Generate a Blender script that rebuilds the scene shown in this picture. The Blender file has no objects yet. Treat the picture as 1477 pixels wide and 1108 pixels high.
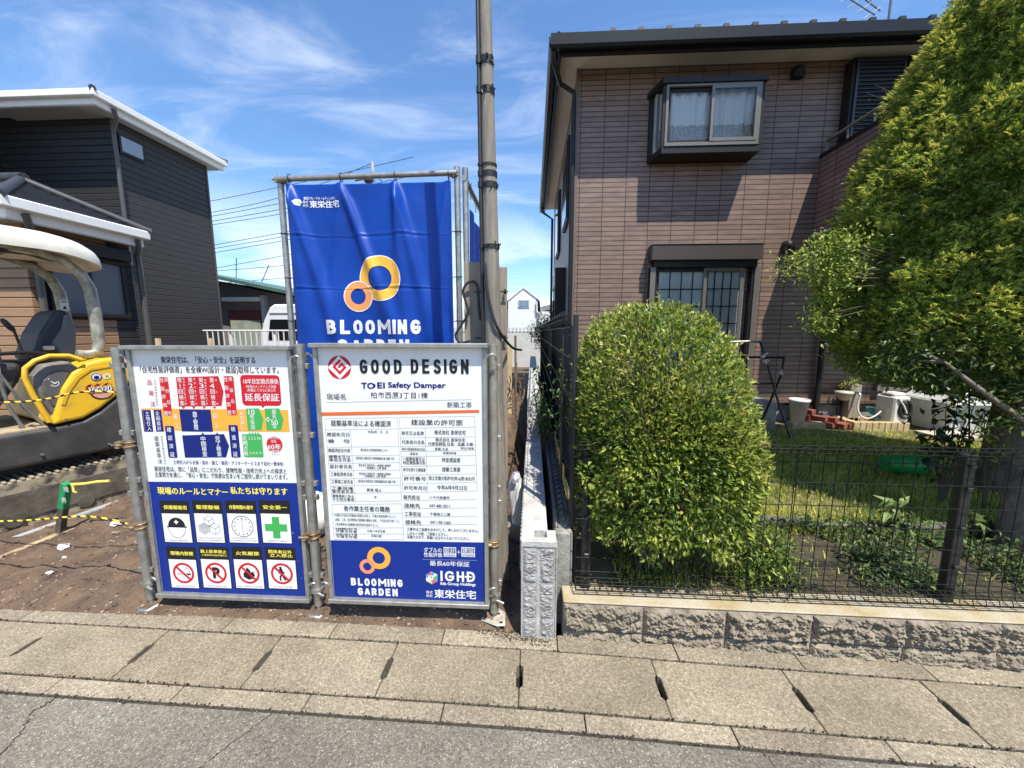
import bpy, bmesh, math, random
import numpy as np
from mathutils import Vector, Matrix, noise
R = math.radians
random.seed(7); rng = np.random.default_rng(7)
scn = bpy.context.scene
COL = scn.collection

# ------------------------------------------------------------------ camera
FPX, CX, CY, CAMH = 555.0, 738.5, 554.0, 1.6          # photo pixels, 1477 x 1108
YAW, PIT = R(3.0145), R(7.7974)
cam = bpy.data.cameras.new('camera'); camo = bpy.data.objects.new('camera', cam); COL.objects.link(camo)
cam.sensor_width = 36; cam.lens = FPX/1477*36; cam.clip_start = .05; cam.clip_end = 3000
camo.location = (0, 0, CAMH); camo.rotation_euler = (R(90)-PIT, 0, YAW)
scn.camera = camo
# ------------------------------------------------------------------ light
SUN_E, SUN_A = R(63.7), math.atan2(.59, -1.0)          # elevation, azimuth measured from +Y towards +X
sun = bpy.data.lights.new('sun', 'SUN'); suno = bpy.data.objects.new('sun', sun); COL.objects.link(suno)
sun.energy = 5.0; sun.angle = R(.53); sun.color = (1, .945, .85)
sd = Vector((math.sin(SUN_A)*math.cos(SUN_E), math.cos(SUN_A)*math.cos(SUN_E), math.sin(SUN_E)))
suno.rotation_euler = sd.to_track_quat('Z', 'Y').to_euler(); suno.location = sd*30
scn.view_settings.view_transform = 'Standard'; scn.view_settings.look = 'None'
scn.view_settings.exposure = 0.68; scn.view_settings.gamma = 1
w = bpy.data.worlds.new('World'); scn.world = w; w.use_nodes = True
nt = w.node_tree; nt.nodes.clear()
def wn(t, **k):
    n = nt.nodes.new(t)
    for a, v in k.items(): setattr(n, a, v)
    return n
def wl(a, b): nt.links.new(a, b)
sky = wn('ShaderNodeTexSky', sky_type='NISHITA', sun_disc=False, sun_elevation=SUN_E, sun_rotation=SUN_A, air_density=1.25, dust_density=.1, ozone_density=2.6, altitude=30)
bg = wn('ShaderNodeBackground'); bg.inputs[1].default_value = .112
out = wn('ShaderNodeOutputWorld'); tc = wn('ShaderNodeTexCoord')
sep = wn('ShaderNodeSeparateXYZ'); wl(tc.outputs['Generated'], sep.inputs[0])
# project the view direction on a cloud deck so that clouds flatten towards the horizon
zc = wn('ShaderNodeMath', operation='MAXIMUM'); zc.inputs[1].default_value = .03; wl(sep.outputs[2], zc.inputs[0])
zo = wn('ShaderNodeMath', operation='ADD'); zo.inputs[1].default_value = .10; wl(zc.outputs[0], zo.inputs[0])
dx = wn('ShaderNodeMath', operation='DIVIDE'); wl(sep.outputs[0], dx.inputs[0]); wl(zo.outputs[0], dx.inputs[1])
dy = wn('ShaderNodeMath', operation='DIVIDE'); wl(sep.outputs[1], dy.inputs[0]); wl(zo.outputs[0], dy.inputs[1])
cmb = wn('ShaderNodeCombineXYZ'); wl(dx.outputs[0], cmb.inputs[0]); wl(dy.outputs[0], cmb.inputs[1])
def cloud(scale, rot, stretch, lo, hi, detail, loc, dist=.4):
    mp = wn('ShaderNodeMapping'); mp.inputs['Rotation'].default_value = (0, 0, R(rot)); mp.inputs['Scale'].default_value = stretch; mp.inputs['Location'].default_value = loc
    wl(cmb.outputs[0], mp.inputs[0])
    nz = wn('ShaderNodeTexNoise'); nz.inputs['Scale'].default_value = scale; nz.inputs['Detail'].default_value = detail; nz.inputs['Roughness'].default_value = .62; nz.inputs['Distortion'].default_value = dist
    wl(mp.outputs[0], nz.inputs['Vector'])
    r = wn('ShaderNodeMapRange', interpolation_type='SMOOTHSTEP'); r.inputs[1].default_value = lo; r.inputs[2].default_value = hi; wl(nz.outputs[0], r.inputs[0])
    return r.outputs[0]
c1 = cloud(1.1, 25, (1, 2.4, 1), .42, .84, 9, (1.3, .4, 0), 1.2)         # thin high streaks
c2 = cloud(.55, 0, (1, 1, 1), .40, .58, 7, (4.1, 2.2, 0))                 # low cumulus
low = wn('ShaderNodeMapRange'); low.inputs[1].default_value = .30; low.inputs[2].default_value = .06; wl(sep.outputs[2], low.inputs[0])
m2 = wn('ShaderNodeMath', operation='MULTIPLY'); wl(c2, m2.inputs[0]); wl(low.outputs[0], m2.inputs[1])
m1 = wn('ShaderNodeMath', operation='MULTIPLY'); m1.inputs[1].default_value = .36; wl(c1, m1.inputs[0])
mx = wn('ShaderNodeMath', operation='MAXIMUM'); wl(m1.outputs[0], mx.inputs[0]); wl(m2.outputs[0], mx.inputs[1])
mixc = wn('ShaderNodeMixRGB'); mixc.inputs[2].default_value = (8.2, 8.5, 9.0, 1); wl(mx.outputs[0], mixc.inputs[0])
tint = wn('ShaderNodeMixRGB'); tint.blend_type = 'MULTIPLY'; tint.inputs[0].default_value = 1; tint.inputs[2].default_value = (.76, .97, 1.20, 1)   # a clear deep blue air
wl(sky.outputs[0], tint.inputs[1]); wl(tint.outputs[0], mixc.inputs[1]); wl(mixc.outputs[0], bg.inputs[0]); wl(bg.outputs[0], out.inputs[0])

# ------------------------------------------------------------------ pixel -> place helpers (measuring the photograph)
_r = Vector((math.cos(YAW), math.sin(YAW), 0)); _f = Vector((-math.sin(YAW)*math.cos(PIT), math.cos(YAW)*math.cos(PIT), -math.sin(PIT))); _u = _r.cross(_f)
CAM = Vector((0, 0, CAMH))
def ray(x, y): return _r*((x-CX)/FPX) + _u*(-(y-CY)/FPX) + _f
def at(x, y, Y):
    d = ray(x, y); return CAM + d*(Y/d.y)
def atx(x, y, X):
    d = ray(x, y); return CAM + d*(X/d.x)
def atz(x, y, z):
    d = ray(x, y); return CAM + d*((z-CAMH)/d.z)

# ------------------------------------------------------------------ materials
MATS = {}
def mat(name, col, rough=.6, metal=0, var=0, vscale=8, bump=0, bscale=40, spec=.5, col2=None, lo=.4, hi=.6, coord='Object', detail=6, trans=0, coat=0):
    """principled material; noise mottling between col and col2 (or col darkened by var) and noise bump"""
    if name in MATS: return MATS[name]
    m = bpy.data.materials.new(name); m.use_nodes = True; MATS[name] = m
    n, l = m.node_tree.nodes, m.node_tree.links
    p = n['Principled BSDF']; p.inputs['Base Color'].default_value = (*col, 1); p.inputs['Roughness'].default_value = rough; p.inputs['Metallic'].default_value = metal
    p.inputs['Specular IOR Level'].default_value = spec; p.inputs['Coat Weight'].default_value = coat
    t = n.new('ShaderNodeTexCoord')
    if var or col2:
        z = n.new('ShaderNodeTexNoise'); z.inputs['Scale'].default_value = vscale; z.inputs['Detail'].default_value = detail; z.inputs['Roughness'].default_value = .65
        l.new(t.outputs[coord], z.inputs['Vector'])
        rp = n.new('ShaderNodeValToRGB'); rp.color_ramp.elements[0].position = lo; rp.color_ramp.elements[1].position = hi
        c2 = col2 or tuple(c*(1-var) for c in col)
        rp.color_ramp.elements[0].color = (*c2, 1); rp.color_ramp.elements[1].color = (*col, 1)
        l.new(z.outputs[0], rp.inputs[0]); l.new(rp.outputs[0], p.inputs['Base Color'])
    if bump:
        z2 = n.new('ShaderNodeTexNoise'); z2.inputs['Scale'].default_value = bscale; z2.inputs['Detail'].default_value = 5
        l.new(t.outputs[coord], z2.inputs['Vector'])
        b = n.new('ShaderNodeBump'); b.inputs['Strength'].default_value = bump; b.inputs['Distance'].default_value = .01
        l.new(z2.outputs[0], b.inputs['Height']); l.new(b.outputs[0], p.inputs['Normal'])
    if trans: p.inputs['Transmission Weight'].default_value = trans
    return m
def nodes(m): return m.node_tree.nodes, m.node_tree.links, m.node_tree.nodes['Principled BSDF']

def tile_mat(name, col, col2, tw, th, mortar, gap=.004, rough=.55, bump=.35, offset=0, grain=0.3):
    """rows of long tiles or boards drawn from the UV map, which is in metres"""
    m = mat(name, col, rough); n, l, p = nodes(m)
    uv = n.new('ShaderNodeUVMap')
    br = n.new('ShaderNodeTexBrick'); br.offset = offset; br.squash = 1
    br.inputs['Scale'].default_value = 1; br.inputs['Brick Width'].default_value = tw; br.inputs['Row Height'].default_value = th
    br.inputs['Mortar Size'].default_value = gap; br.inputs['Mortar Smooth'].default_value = .15; br.inputs['Bias'].default_value = -.2
    br.inputs['Color1'].default_value = (*col, 1); br.inputs['Color2'].default_value = (*col2, 1); br.inputs['Mortar'].default_value = (*mortar, 1)
    l.new(uv.outputs[0], br.inputs['Vector'])
    z = n.new('ShaderNodeTexNoise'); z.inputs['Scale'].default_value = 3.0; z.inputs['Detail'].default_value = 9; z.inputs['Roughness'].default_value = .7
    mp = n.new('ShaderNodeMapping'); mp.inputs['Scale'].default_value = (1, 4, 1); l.new(uv.outputs[0], mp.inputs[0]); l.new(mp.outputs[0], z.inputs['Vector'])
    mr = n.new('ShaderNodeMapRange'); mr.inputs[1].default_value = .3; mr.inputs[2].default_value = .7; mr.inputs[3].default_value = 1-grain; mr.inputs[4].default_value = 1+grain*.5
    l.new(z.outputs[0], mr.inputs[0])
    mu = n.new('ShaderNodeMixRGB'); mu.blend_type = 'MULTIPLY'; mu.inputs[0].default_value = 1
    l.new(br.outputs[0], mu.inputs[1]); l.new(mr.outputs[0], mu.inputs[2]); l.new(mu.outputs[0], p.inputs['Base Color'])
    b = n.new('ShaderNodeBump'); b.inputs['Strength'].default_value = bump; b.inputs['Distance'].default_value = .012; b.invert = True
    l.new(br.outputs['Fac'], b.inputs['Height']); 
    b2 = n.new('ShaderNodeBump'); b2.inputs['Strength'].default_value = .15; b2.inputs['Distance'].default_value = .01
    z3 = n.new('ShaderNodeTexNoise'); z3.inputs['Scale'].default_value = 60; l.new(mp.outputs[0], z3.inputs['Vector']); l.new(z3.outputs[0], b2.inputs['Height'])
    l.new(b.outputs[0], b2.inputs['Normal']); l.new(b2.outputs[0], p.inputs['Normal'])
    return m
def lap_mat(name, col, col2, th, rough=.6):
    """horizontal lap siding: saw-tooth profile up the wall, grain along the boards"""
    m = mat(name, col, rough); n, l, p = nodes(m)
    uv = n.new('ShaderNodeUVMap'); sp = n.new('ShaderNodeSeparateXYZ'); l.new(uv.outputs[0], sp.inputs[0])
    d = n.new('ShaderNodeMath'); d.operation = 'DIVIDE'; d.inputs[1].default_value = th; l.new(sp.outputs[1], d.inputs[0])
    fr = n.new('ShaderNodeMath'); fr.operation = 'FRACT'; l.new(d.outputs[0], fr.inputs[0])
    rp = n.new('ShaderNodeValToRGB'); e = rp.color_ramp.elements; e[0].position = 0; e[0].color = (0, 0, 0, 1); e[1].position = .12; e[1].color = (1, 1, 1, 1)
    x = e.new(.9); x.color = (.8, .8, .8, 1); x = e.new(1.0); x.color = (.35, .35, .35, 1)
    l.new(fr.outputs[0], rp.inputs[0])
    b = n.new('ShaderNodeBump'); b.inputs['Strength'].default_value = .9; b.inputs['Distance'].default_value = .02
    l.new(rp.outputs[0], b.inputs['Height']); l.new(b.outputs[0], p.inputs['Normal'])
    mp = n.new('ShaderNodeMapping'); mp.inputs['Scale'].default_value = (2, 30, 1); l.new(uv.outputs[0], mp.inputs[0])
    z = n.new('ShaderNodeTexNoise'); z.inputs['Scale'].default_value = 2.0; z.inputs['Detail'].default_value = 8; z.inputs['Roughness'].default_value = .75; l.new(mp.outputs[0], z.inputs['Vector'])
    mr = n.new('ShaderNodeMapRange'); mr.inputs[1].default_value = .3; mr.inputs[2].default_value = .7; l.new(z.outputs[0], mr.inputs[0])
    mi = n.new('ShaderNodeMixRGB'); mi.inputs[1].default_value = (*col2, 1); mi.inputs[2].default_value = (*col, 1); l.new(mr.outputs[0], mi.inputs[0])
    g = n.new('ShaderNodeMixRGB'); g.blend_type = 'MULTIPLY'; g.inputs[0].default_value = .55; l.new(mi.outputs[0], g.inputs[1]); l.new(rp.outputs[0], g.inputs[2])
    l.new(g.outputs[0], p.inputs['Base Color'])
    return m
def aggregate_mat(name, base, dark, light, scale, speck=.5, rough=.85, stain=1.2, bump=.5):
    """asphalt / exposed-aggregate concrete: fine stones, broad stains"""
    m = mat(name, base, rough); n, l, p = nodes(m); p.inputs['Specular IOR Level'].default_value = .08
    t = n.new('ShaderNodeTexCoord')
    v = n.new('ShaderNodeTexVoronoi'); v.inputs['Scale'].default_value = scale; l.new(t.outputs['Object'], v.inputs['Vector'])
    hs = n.new('ShaderNodeSeparateColor'); l.new(v.outputs['Color'], hs.inputs[0])
    rp = n.new('ShaderNodeValToRGB'); e = rp.color_ramp.elements; e[0].position = 0; e[0].color = (*dark, 1); e[1].position = 1; e[1].color = (*light, 1)
    q = e.new(.3); q.color = (*base, 1); q = e.new(1-speck*.25); q.color = (*base, 1)
    l.new(hs.outputs[0], rp.inputs[0])
    z = n.new('ShaderNodeTexNoise'); z.inputs['Scale'].default_value = stain; z.inputs['Detail'].default_value = 8; z.inputs['Roughness'].default_value = .7; l.new(t.outputs['Object'], z.inputs['Vector'])
    mr = n.new('ShaderNodeMapRange'); mr.inputs[1].default_value = .3; mr.inputs[2].default_value = .7; mr.inputs[3].default_value = .62; mr.inputs[4].default_value = 1.18; l.new(z.outputs[0], mr.inputs[0])
    mu = n.new('ShaderNodeMixRGB'); mu.blend_type = 'MULTIPLY'; mu.inputs[0].default_value = 1; l.new(rp.outputs[0], mu.inputs[1]); l.new(mr.outputs[0], mu.inputs[2])
    z4 = n.new('ShaderNodeTexNoise'); z4.inputs['Scale'].default_value = scale*.35; z4.inputs['Detail'].default_value = 4; l.new(t.outputs['Object'], z4.inputs['Vector'])
    mr4 = n.new('ShaderNodeMapRange'); mr4.inputs[1].default_value = .35; mr4.inputs[2].default_value = .65; mr4.inputs[3].default_value = .75; mr4.inputs[4].default_value = 1.15; l.new(z4.outputs[0], mr4.inputs[0])
    mu2 = n.new('ShaderNodeMixRGB'); mu2.blend_type = 'MULTIPLY'; mu2.inputs[0].default_value = 1; l.new(mu.outputs[0], mu2.inputs[1]); l.new(mr4.outputs[0], mu2.inputs[2])
    ge = n.new('ShaderNodeNewGeometry'); mr5 = n.new('ShaderNodeMapRange'); mr5.inputs[3].default_value = .84; mr5.inputs[4].default_value = 1.08; l.new(ge.outputs['Random Per Island'], mr5.inputs[0])
    mu3 = n.new('ShaderNodeMixRGB'); mu3.blend_type = 'MULTIPLY'; mu3.inputs[0].default_value = 0 if name == 'asphalt' else 1; l.new(mu2.outputs[0], mu3.inputs[1]); l.new(mr5.outputs[0], mu3.inputs[2])
    l.new(mu3.outputs[0], p.inputs['Base Color'])
    b = n.new('ShaderNodeBump'); b.inputs['Strength'].default_value = bump; b.inputs['Distance'].default_value = .004; b.invert = True
    l.new(v.outputs['Distance'], b.inputs['Height']); l.new(b.outputs[0], p.inputs['Normal'])
    return m
def leaf_mat(name, dark, mid, tip, rough=.45, trans=.25):
    """leaf colours differ from leaf to leaf; some light comes through"""
    m = bpy.data.materials.new(name); m.use_nodes = True; MATS[name] = m
    n, l, p = nodes(m)
    g = n.new('ShaderNodeNewGeometry'); rp = n.new('ShaderNodeValToRGB'); e = rp.color_ramp.elements
    e[0].position = 0; e[0].color = (*dark, 1); e[1].position = 1; e[1].color = (*tip, 1); q = e.new(.55); q.color = (*mid, 1)
    t = n.new('ShaderNodeTexCoord'); z = n.new('ShaderNodeTexNoise'); z.inputs['Scale'].default_value = 3.2; z.inputs['Detail'].default_value = 3; l.new(t.outputs['Object'], z.inputs['Vector'])
    zr = n.new('ShaderNodeMapRange'); zr.inputs[1].default_value = .35; zr.inputs[2].default_value = .65; zr.inputs[3].default_value = -.22; zr.inputs[4].default_value = .22; l.new(z.outputs[0], zr.inputs[0])
    ad = n.new('ShaderNodeMath'); ad.operation = 'ADD'; ad.use_clamp = True; l.new(g.outputs['Random Per Island'], ad.inputs[0]); l.new(zr.outputs[0], ad.inputs[1])
    l.new(ad.outputs[0], rp.inputs[0]); l.new(rp.outputs[0], p.inputs['Base Color'])
    p.inputs['Roughness'].default_value = rough; p.inputs['Specular IOR Level'].default_value = .35
    tr = n.new('ShaderNodeBsdfTranslucent'); hs = n.new('ShaderNodeHueSaturation'); hs.inputs['Value'].default_value = 1.5; hs.inputs['Hue'].default_value = .485
    l.new(rp.outputs[0], hs.inputs['Color']); l.new(hs.outputs[0], tr.inputs[0])
    mxs = n.new('ShaderNodeMixShader'); mxs.inputs[0].default_value = trans
    l.new(p.outputs[0], mxs.inputs[1]); l.new(tr.outputs[0], mxs.inputs[2]); l.new(mxs.outputs[0], n['Material Output'].inputs[0])
    return m
def glass_mat(name, tint=(.02, .025, .03), rough=.03, alpha=1):
    m = mat(name, tint, rough, spec=.9, coat=.6); n, l, p = nodes(m)
    if alpha < 1: p.inputs['Alpha'].default_value = alpha
    return m

# ------------------------------------------------------------------ mesh builder
class MB:
    """collects shapes; build() links them as ONE mesh object with UVs in metres (box projection)"""
    def __init__(s): s.v = []; s.f = []; s.mi = []; s.sm = []
    def add(s, vs, fs, mi=0, smooth=False):
        o = len(s.v); s.v += [tuple(v) for v in vs]
        for f in fs: s.f.append(tuple(i+o for i in f)); s.mi.append(mi); s.sm.append(smooth)
        return s
    def box(s, x0, x1, y0, y1, z0, z1, mi=0):
        return s.hexa([(x0,y0,z0),(x1,y0,z0),(x1,y1,z0),(x0,y1,z0),(x0,y0,z1),(x1,y0,z1),(x1,y1,z1),(x0,y1,z1)], mi)
    def hexa(s, v, mi=0):
        return s.add(v, [(0,3,2,1),(4,5,6,7),(0,1,5,4),(1,2,6,5),(2,3,7,6),(3,0,4,7)], mi)
    def bar(s, a, b, w, h, up=(0,0,1), mi=0):
        a, b = Vector(a), Vector(b); d = (b-a).normalized(); u = Vector(up)
        if abs(d.dot(u)) > .95: u = Vector((0,1,0))
        x = d.cross(u).normalized()*w/2; u = x.cross(d).normalized()*h/2
        return s.hexa([a-x-u, b-x-u, b+x-u, a+x-u, a-x+u, b-x+u, b+x+u, a+x+u], mi)
    def prism(s, pts, dirv, mi=0):
        """flat outline (3-D points) swept along dirv"""
        n = len(pts); d = Vector(dirv); p = [Vector(q) for q in pts]; q = [v+d for v in p]
        fs = [tuple(range(n))[::-1], tuple(range(n, 2*n))] + [(i, (i+1) % n, n+(i+1) % n, n+i) for i in range(n)]
        return s.add(p+q, fs, mi)
    def tube(s, pts, r, n=8, mi=0, caps=True, rs=None):
        pts = [Vector(p) for p in pts]; rings = []; prev = None
        for i, p in enumerate(pts):
            t = (pts[min(i+1, len(pts)-1)] - pts[max(i-1, 0)]).normalized()
            if prev is None:
                a = t.orthogonal().normalized()
            else:
                a = (prev - t*prev.dot(t)); a = a.normalized() if a.length > 1e-6 else t.orthogonal().normalized()
            prev = a; b = t.cross(a); rr = rs[i] if rs else r
            rings.append([p + (a*math.cos(2*math.pi*k/n) + b*math.sin(2*math.pi*k/n))*rr for k in range(n)])
        vs = [v for rg in rings for v in rg]; fs = []
        for i in range(len(rings)-1):
            for k in range(n): fs.append((i*n+k, i*n+(k+1) % n, (i+1)*n+(k+1) % n, (i+1)*n+k))
        s.add(vs, fs, mi, True)
        if caps: s.add(rings[0], [tuple(range(n))[::-1]], mi); s.add(rings[-1], [tuple(range(n))], mi)
        return s
    def lathe(s, c, prof, n=20, mi=0):
        c = Vector(c); vs = []; fs = []
        for (r, z) in prof:
            for k in range(n): vs.append(c + Vector((r*math.cos(2*math.pi*k/n), r*math.sin(2*math.pi*k/n), z)))
        for i in range(len(prof)-1):
            for k in range(n): fs.append((i*n+k, i*n+(k+1) % n, (i+1)*n+(k+1) % n, (i+1)*n+k))
        return s.add(vs, fs, mi, True)
    def disc(s, c, r, nrm, n=24, mi=0, r2=0, depth=0):
        c = Vector(c); nv = Vector(nrm).normalized(); a = nv.orthogonal().normalized(); b = nv.cross(a)
        ring = lambda q: [c + (a*math.cos(2*math.pi*k/n)+b*math.sin(2*math.pi*k/n))*q for k in range(n)]
        if r2: return s.add(ring(r)+ring(r2), [(k, (k+1) % n, n+(k+1) % n, n+k) for k in range(n)], mi)
        return s.add(ring(r), [tuple(range(n))], mi)
    def ball(s, c, rx, ry, rz, n=14, m=9, mi=0, jit=0, top=1):
        c = Vector(c); vs = []; fs = []
        for i in range(m+1):
            th = math.pi*i/m
            for k in range(n):
                ph = 2*math.pi*k/n; q = 1 + (random.uniform(-jit, jit) if jit else 0)
                vs.append(c + Vector((rx*math.sin(th)*math.cos(ph)*q, ry*math.sin(th)*math.sin(ph)*q, rz*math.cos(th)*q)))
        for i in range(m):
            for k in range(n): fs.append((i*n+k, (i+1)*n+k, (i+1)*n+(k+1) % n, i*n+(k+1) % n))
        return s.add(vs, fs, mi, True)
    def build(s, name, mats, parent=None, bevel=0, uv=True, seg=1, kind=None):
        me = bpy.data.meshes.new(name); me.from_pydata(s.v, [], s.f)
        if not isinstance(mats, (list, tuple)): mats = [mats]
        for m in mats: me.materials.append(m)
        me.polygons.foreach_set('material_index', s.mi); me.polygons.foreach_set('use_smooth', s.sm)
        me.update()
        if uv:
            ul = me.uv_layers.new(name='UVMap'); data = [0.0]*(2*len(me.loops))
            for p in me.polygons:
                nx, ny, nz = (abs(c) for c in p.normal)
                for li in p.loop_indices:
                    co = me.vertices[me.loops[li].vertex_index].co
                    if nz > nx and nz > ny: u, v = co.x, co.y
                    elif nx > ny: u, v = co.y, co.z
                    else: u, v = co.x, co.z
                    data[2*li] = u; data[2*li+1] = v
            ul.data.foreach_set('uv', data)
        o = bpy.data.objects.new(name, me); COL.objects.link(o)
        if parent:
            o.parent = parent
            o.matrix_parent_inverse = world(parent).inverted()
        if bevel:
            b = o.modifiers.new('bevel', 'BEVEL'); b.width = bevel; b.segments = seg; b.limit_method = 'ANGLE'; b.angle_limit = R(40)
        if kind: o['kind'] = kind
        return o
def world(o):
    if o.parent: return world(o.parent) @ o.matrix_parent_inverse @ o.matrix_basis
    return o.matrix_basis.copy()
def tag(o, label=None, cat=None, group=None, kind=None):
    if label: o['label'] = label
    if cat: o['category'] = cat
    if group: o['group'] = group
    if kind: o['kind'] = kind
    return o
def thing(name, label, cat, loc=(0,0,0), group=None):
    o = bpy.data.objects.new(name, None); COL.objects.link(o); o.location = loc; o.empty_display_size = .1
    return tag(o, label, cat, group)
def copy_tree(o, dloc, label=None, group=None, parent=None):
    c = o.copy(); COL.objects.link(c)
    if parent: c.parent = parent; c.matrix_parent_inverse = o.matrix_parent_inverse.copy()
    else: c.location = o.location + Vector(dloc)
    if label: c['label'] = label
    if group: c['group'] = group
    for ch in [x for x in COL.objects if x.parent == o]: copy_tree(ch, None, None, None, c)
    return c
def npmesh(name, V, F, m, parent=None, kind=None, smooth=False):
    """fast mesh from numpy arrays; F is (n, k) with one k"""
    me = bpy.data.meshes.new(name); nv, (nf, k) = len(V), F.shape
    me.vertices.add(nv); me.vertices.foreach_set('co', V.astype(np.float32).ravel())
    me.loops.add(nf*k); me.loops.foreach_set('vertex_index', F.astype(np.int32).ravel())
    me.polygons.add(nf); me.polygons.foreach_set('loop_start', np.arange(0, nf*k, k, dtype=np.int32))
    me.polygons.foreach_set('use_smooth', np.full(nf, smooth))
    for q in (m if isinstance(m, (list, tuple)) else [m]): me.materials.append(q)
    me.update(calc_edges=True); me.validate()
    o = bpy.data.objects.new(name, me); COL.objects.link(o)
    if parent: o.parent = parent; o.matrix_parent_inverse = world(parent).inverted()
    if kind: o['kind'] = kind
    return o
def smoothstep(a, b, x):
    t = min(1, max(0, (x-a)/(b-a))); return t*t*(3-2*t)

# common materials
M_galv = mat('galvanised_steel', (.40,.40,.38), .42, .75, col2=(.30,.29,.26), vscale=14, bump=.12, bscale=70)
M_galv_worn = mat('weathered_steel_pipe', (.33,.32,.28), .55, .45, col2=(.20,.18,.14), vscale=9, bump=.15, bscale=60, lo=.3, hi=.65)
M_rust = mat('rusty_clamp_metal', (.42,.33,.20), .5, .6, col2=(.20,.11,.06), vscale=30)
M_alu = mat('sign_frame_metal', (.36,.36,.34), .45, .6, col2=(.27,.27,.25), vscale=20)
M_black = mat('black_plastic', (.012,.012,.013), .45)
M_rubber = mat('cable_rubber', (.018,.018,.02), .5)
M_concrete_white = mat('new_concrete', (.50,.485,.455), .9, var=.30, vscale=9, bump=.5, bscale=90)
M_concrete_old = mat('old_concrete', (.30,.29,.26), .92, col2=(.16,.155,.14), vscale=6, bump=.5, bscale=60)

# ================================================================== THE SETTING: street, soil, lawn
def SP(x, y, z): return (x, y - .016*x, z - .024*max(0, x))         # the street runs slightly askew and falls to the right
M_asph = aggregate_mat('asphalt', (.195,.176,.143), (.105,.094,.076), (.42,.385,.32), 240, .45, bump=.5)
M_slab = aggregate_mat('exposed_aggregate_concrete', (.275,.232,.166), (.18,.147,.102), (.46,.405,.31), 230, .5, bump=.5, stain=1.6)
M_kerb = aggregate_mat('kerb_concrete', (.295,.25,.183), (.18,.15,.107), (.49,.435,.335), 220, .5, bump=.5, stain=2.2)
M_soil = mat('brown_soil', (.150,.098,.060), .97, col2=(.070,.046,.030), vscale=7, bump=.9, bscale=55, lo=.35, hi=.68, detail=10)
M_dark = mat('joint_dirt', (.05,.042,.03), 1, var=.5, vscale=60)
M_hole = mat('drain_hole', (.008,.008,.008), 1)

mb = MB(); xs = [-60,-20,-8,-4,-2,0,2,4,6,12,30,60]
for a, b in zip(xs, xs[1:]):
    mb.add([SP(a,-25,-.006), SP(b,-25,-.006), SP(b,1.362,-.006), SP(a,1.362,-.006)], [(0,1,2,3)])
def crack(pts, wd, seed):
    rr = random.Random(seed); L = []
    for (a, b) in zip(pts, pts[1:]):
        n = 14
        for i in range(n):
            t = i/n; L.append((a[0]+(b[0]-a[0])*t + rr.uniform(-.008,.008), a[1]+(b[1]-a[1])*t + rr.uniform(-.008,.008)))
    for i in range(len(L)-1):
        q = wd*rr.uniform(.4, 1.2); (x0,y0), (x1,y1) = L[i], L[i+1]
        mb.add([SP(x0-q,y0,-.003), SP(x0+q,y0,-.003), SP(x1+q,y1,-.003), SP(x1-q,y1,-.003)], [(0,1,2,3)], 1)
def g2(x, y): p = atz(x, y, 0); return (p.x, p.y + .016*p.x)
crack([g2(90,1000), g2(48,1025), g2(22,1065), g2(-20,1108)], .003, 1)
crack([g2(400,1021), g2(318,1083), g2(270,1120)], .0018, 2)
crack([g2(1075,1060), g2(1110,1085), g2(1130,1120)], .0015, 3)
crack([g2(1480,1098), g2(1440,1090), g2(1380,1086)], .003, 4)
mb.build('road', [M_asph, M_dark], uv=False, kind='structure')

JX = [-2.585-.633*k for k in range(9, 0, -1)] + [-2.585,-1.953,-1.315,-.686,-.049,.599,1.22,1.848] + [1.848+.633*k for k in range(1, 8)]
mb = MB(); Y0, Y1 = 1.455, 1.752; sl0, sl1 = 1.552, 1.652
for i, (a, b) in enumerate(zip(JX, JX[1:])):
    g = .0025; c = .006; w_ = .0155
    out_ = [(a+g,Y0),(b-g,Y0),(b-g,sl0-.012),(b-w_,sl0),(b-w_,sl1),(b-g,sl1+.012),(b-g,Y1),(a+g,Y1),(a+g,sl1+.012),(a+w_,sl1),(a+w_,sl0),(a+g,sl0-.012)]
    tilt = random.uniform(-.003, .002)
    mb.prism([SP(x, y, -.07+tilt) for x, y in out_], (0,0,.07))
slabs = mb.build('pavement', [M_slab], uv=False, kind='structure', bevel=.003)
mb = MB()
def strip(y0, y1, x_off, z):
    x = -9 + x_off
    while x < 6.5:
        mb.hexa([SP(x+.002,y0,-.12), SP(x+.597,y0,-.12), SP(x+.597,y1,-.12), SP(x+.002,y1,-.12), SP(x+.002,y0,z), SP(x+.597,y0,z), SP(x+.597,y1,z), SP(x+.002,y1,z)]); x += .6
strip(1.367, 1.443, .23, .001); strip(1.757, 1.858, .14, .004)
mb.build('kerb', [M_kerb], uv=False, kind='structure', bevel=.004, seg=2)
mb = MB()
for a, b in zip(xs, xs[1:]): mb.add([SP(a,1.25,-.09), SP(b,1.25,-.09), SP(b,1.95,-.09), SP(a,1.95,-.09)], [(0,1,2,3)])
for a, b in zip(xs, xs[1:]):
    for (ya, yb, zz) in ((1.355, 1.369, -.004), (1.440, 1.458, -.010), (1.7505, 1.759, -.008)):
        mb.add([SP(a,ya,zz), SP(b,ya,zz), SP(b,yb,zz), SP(a,yb,zz)], [(0,1,2,3)], 1)
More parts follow.
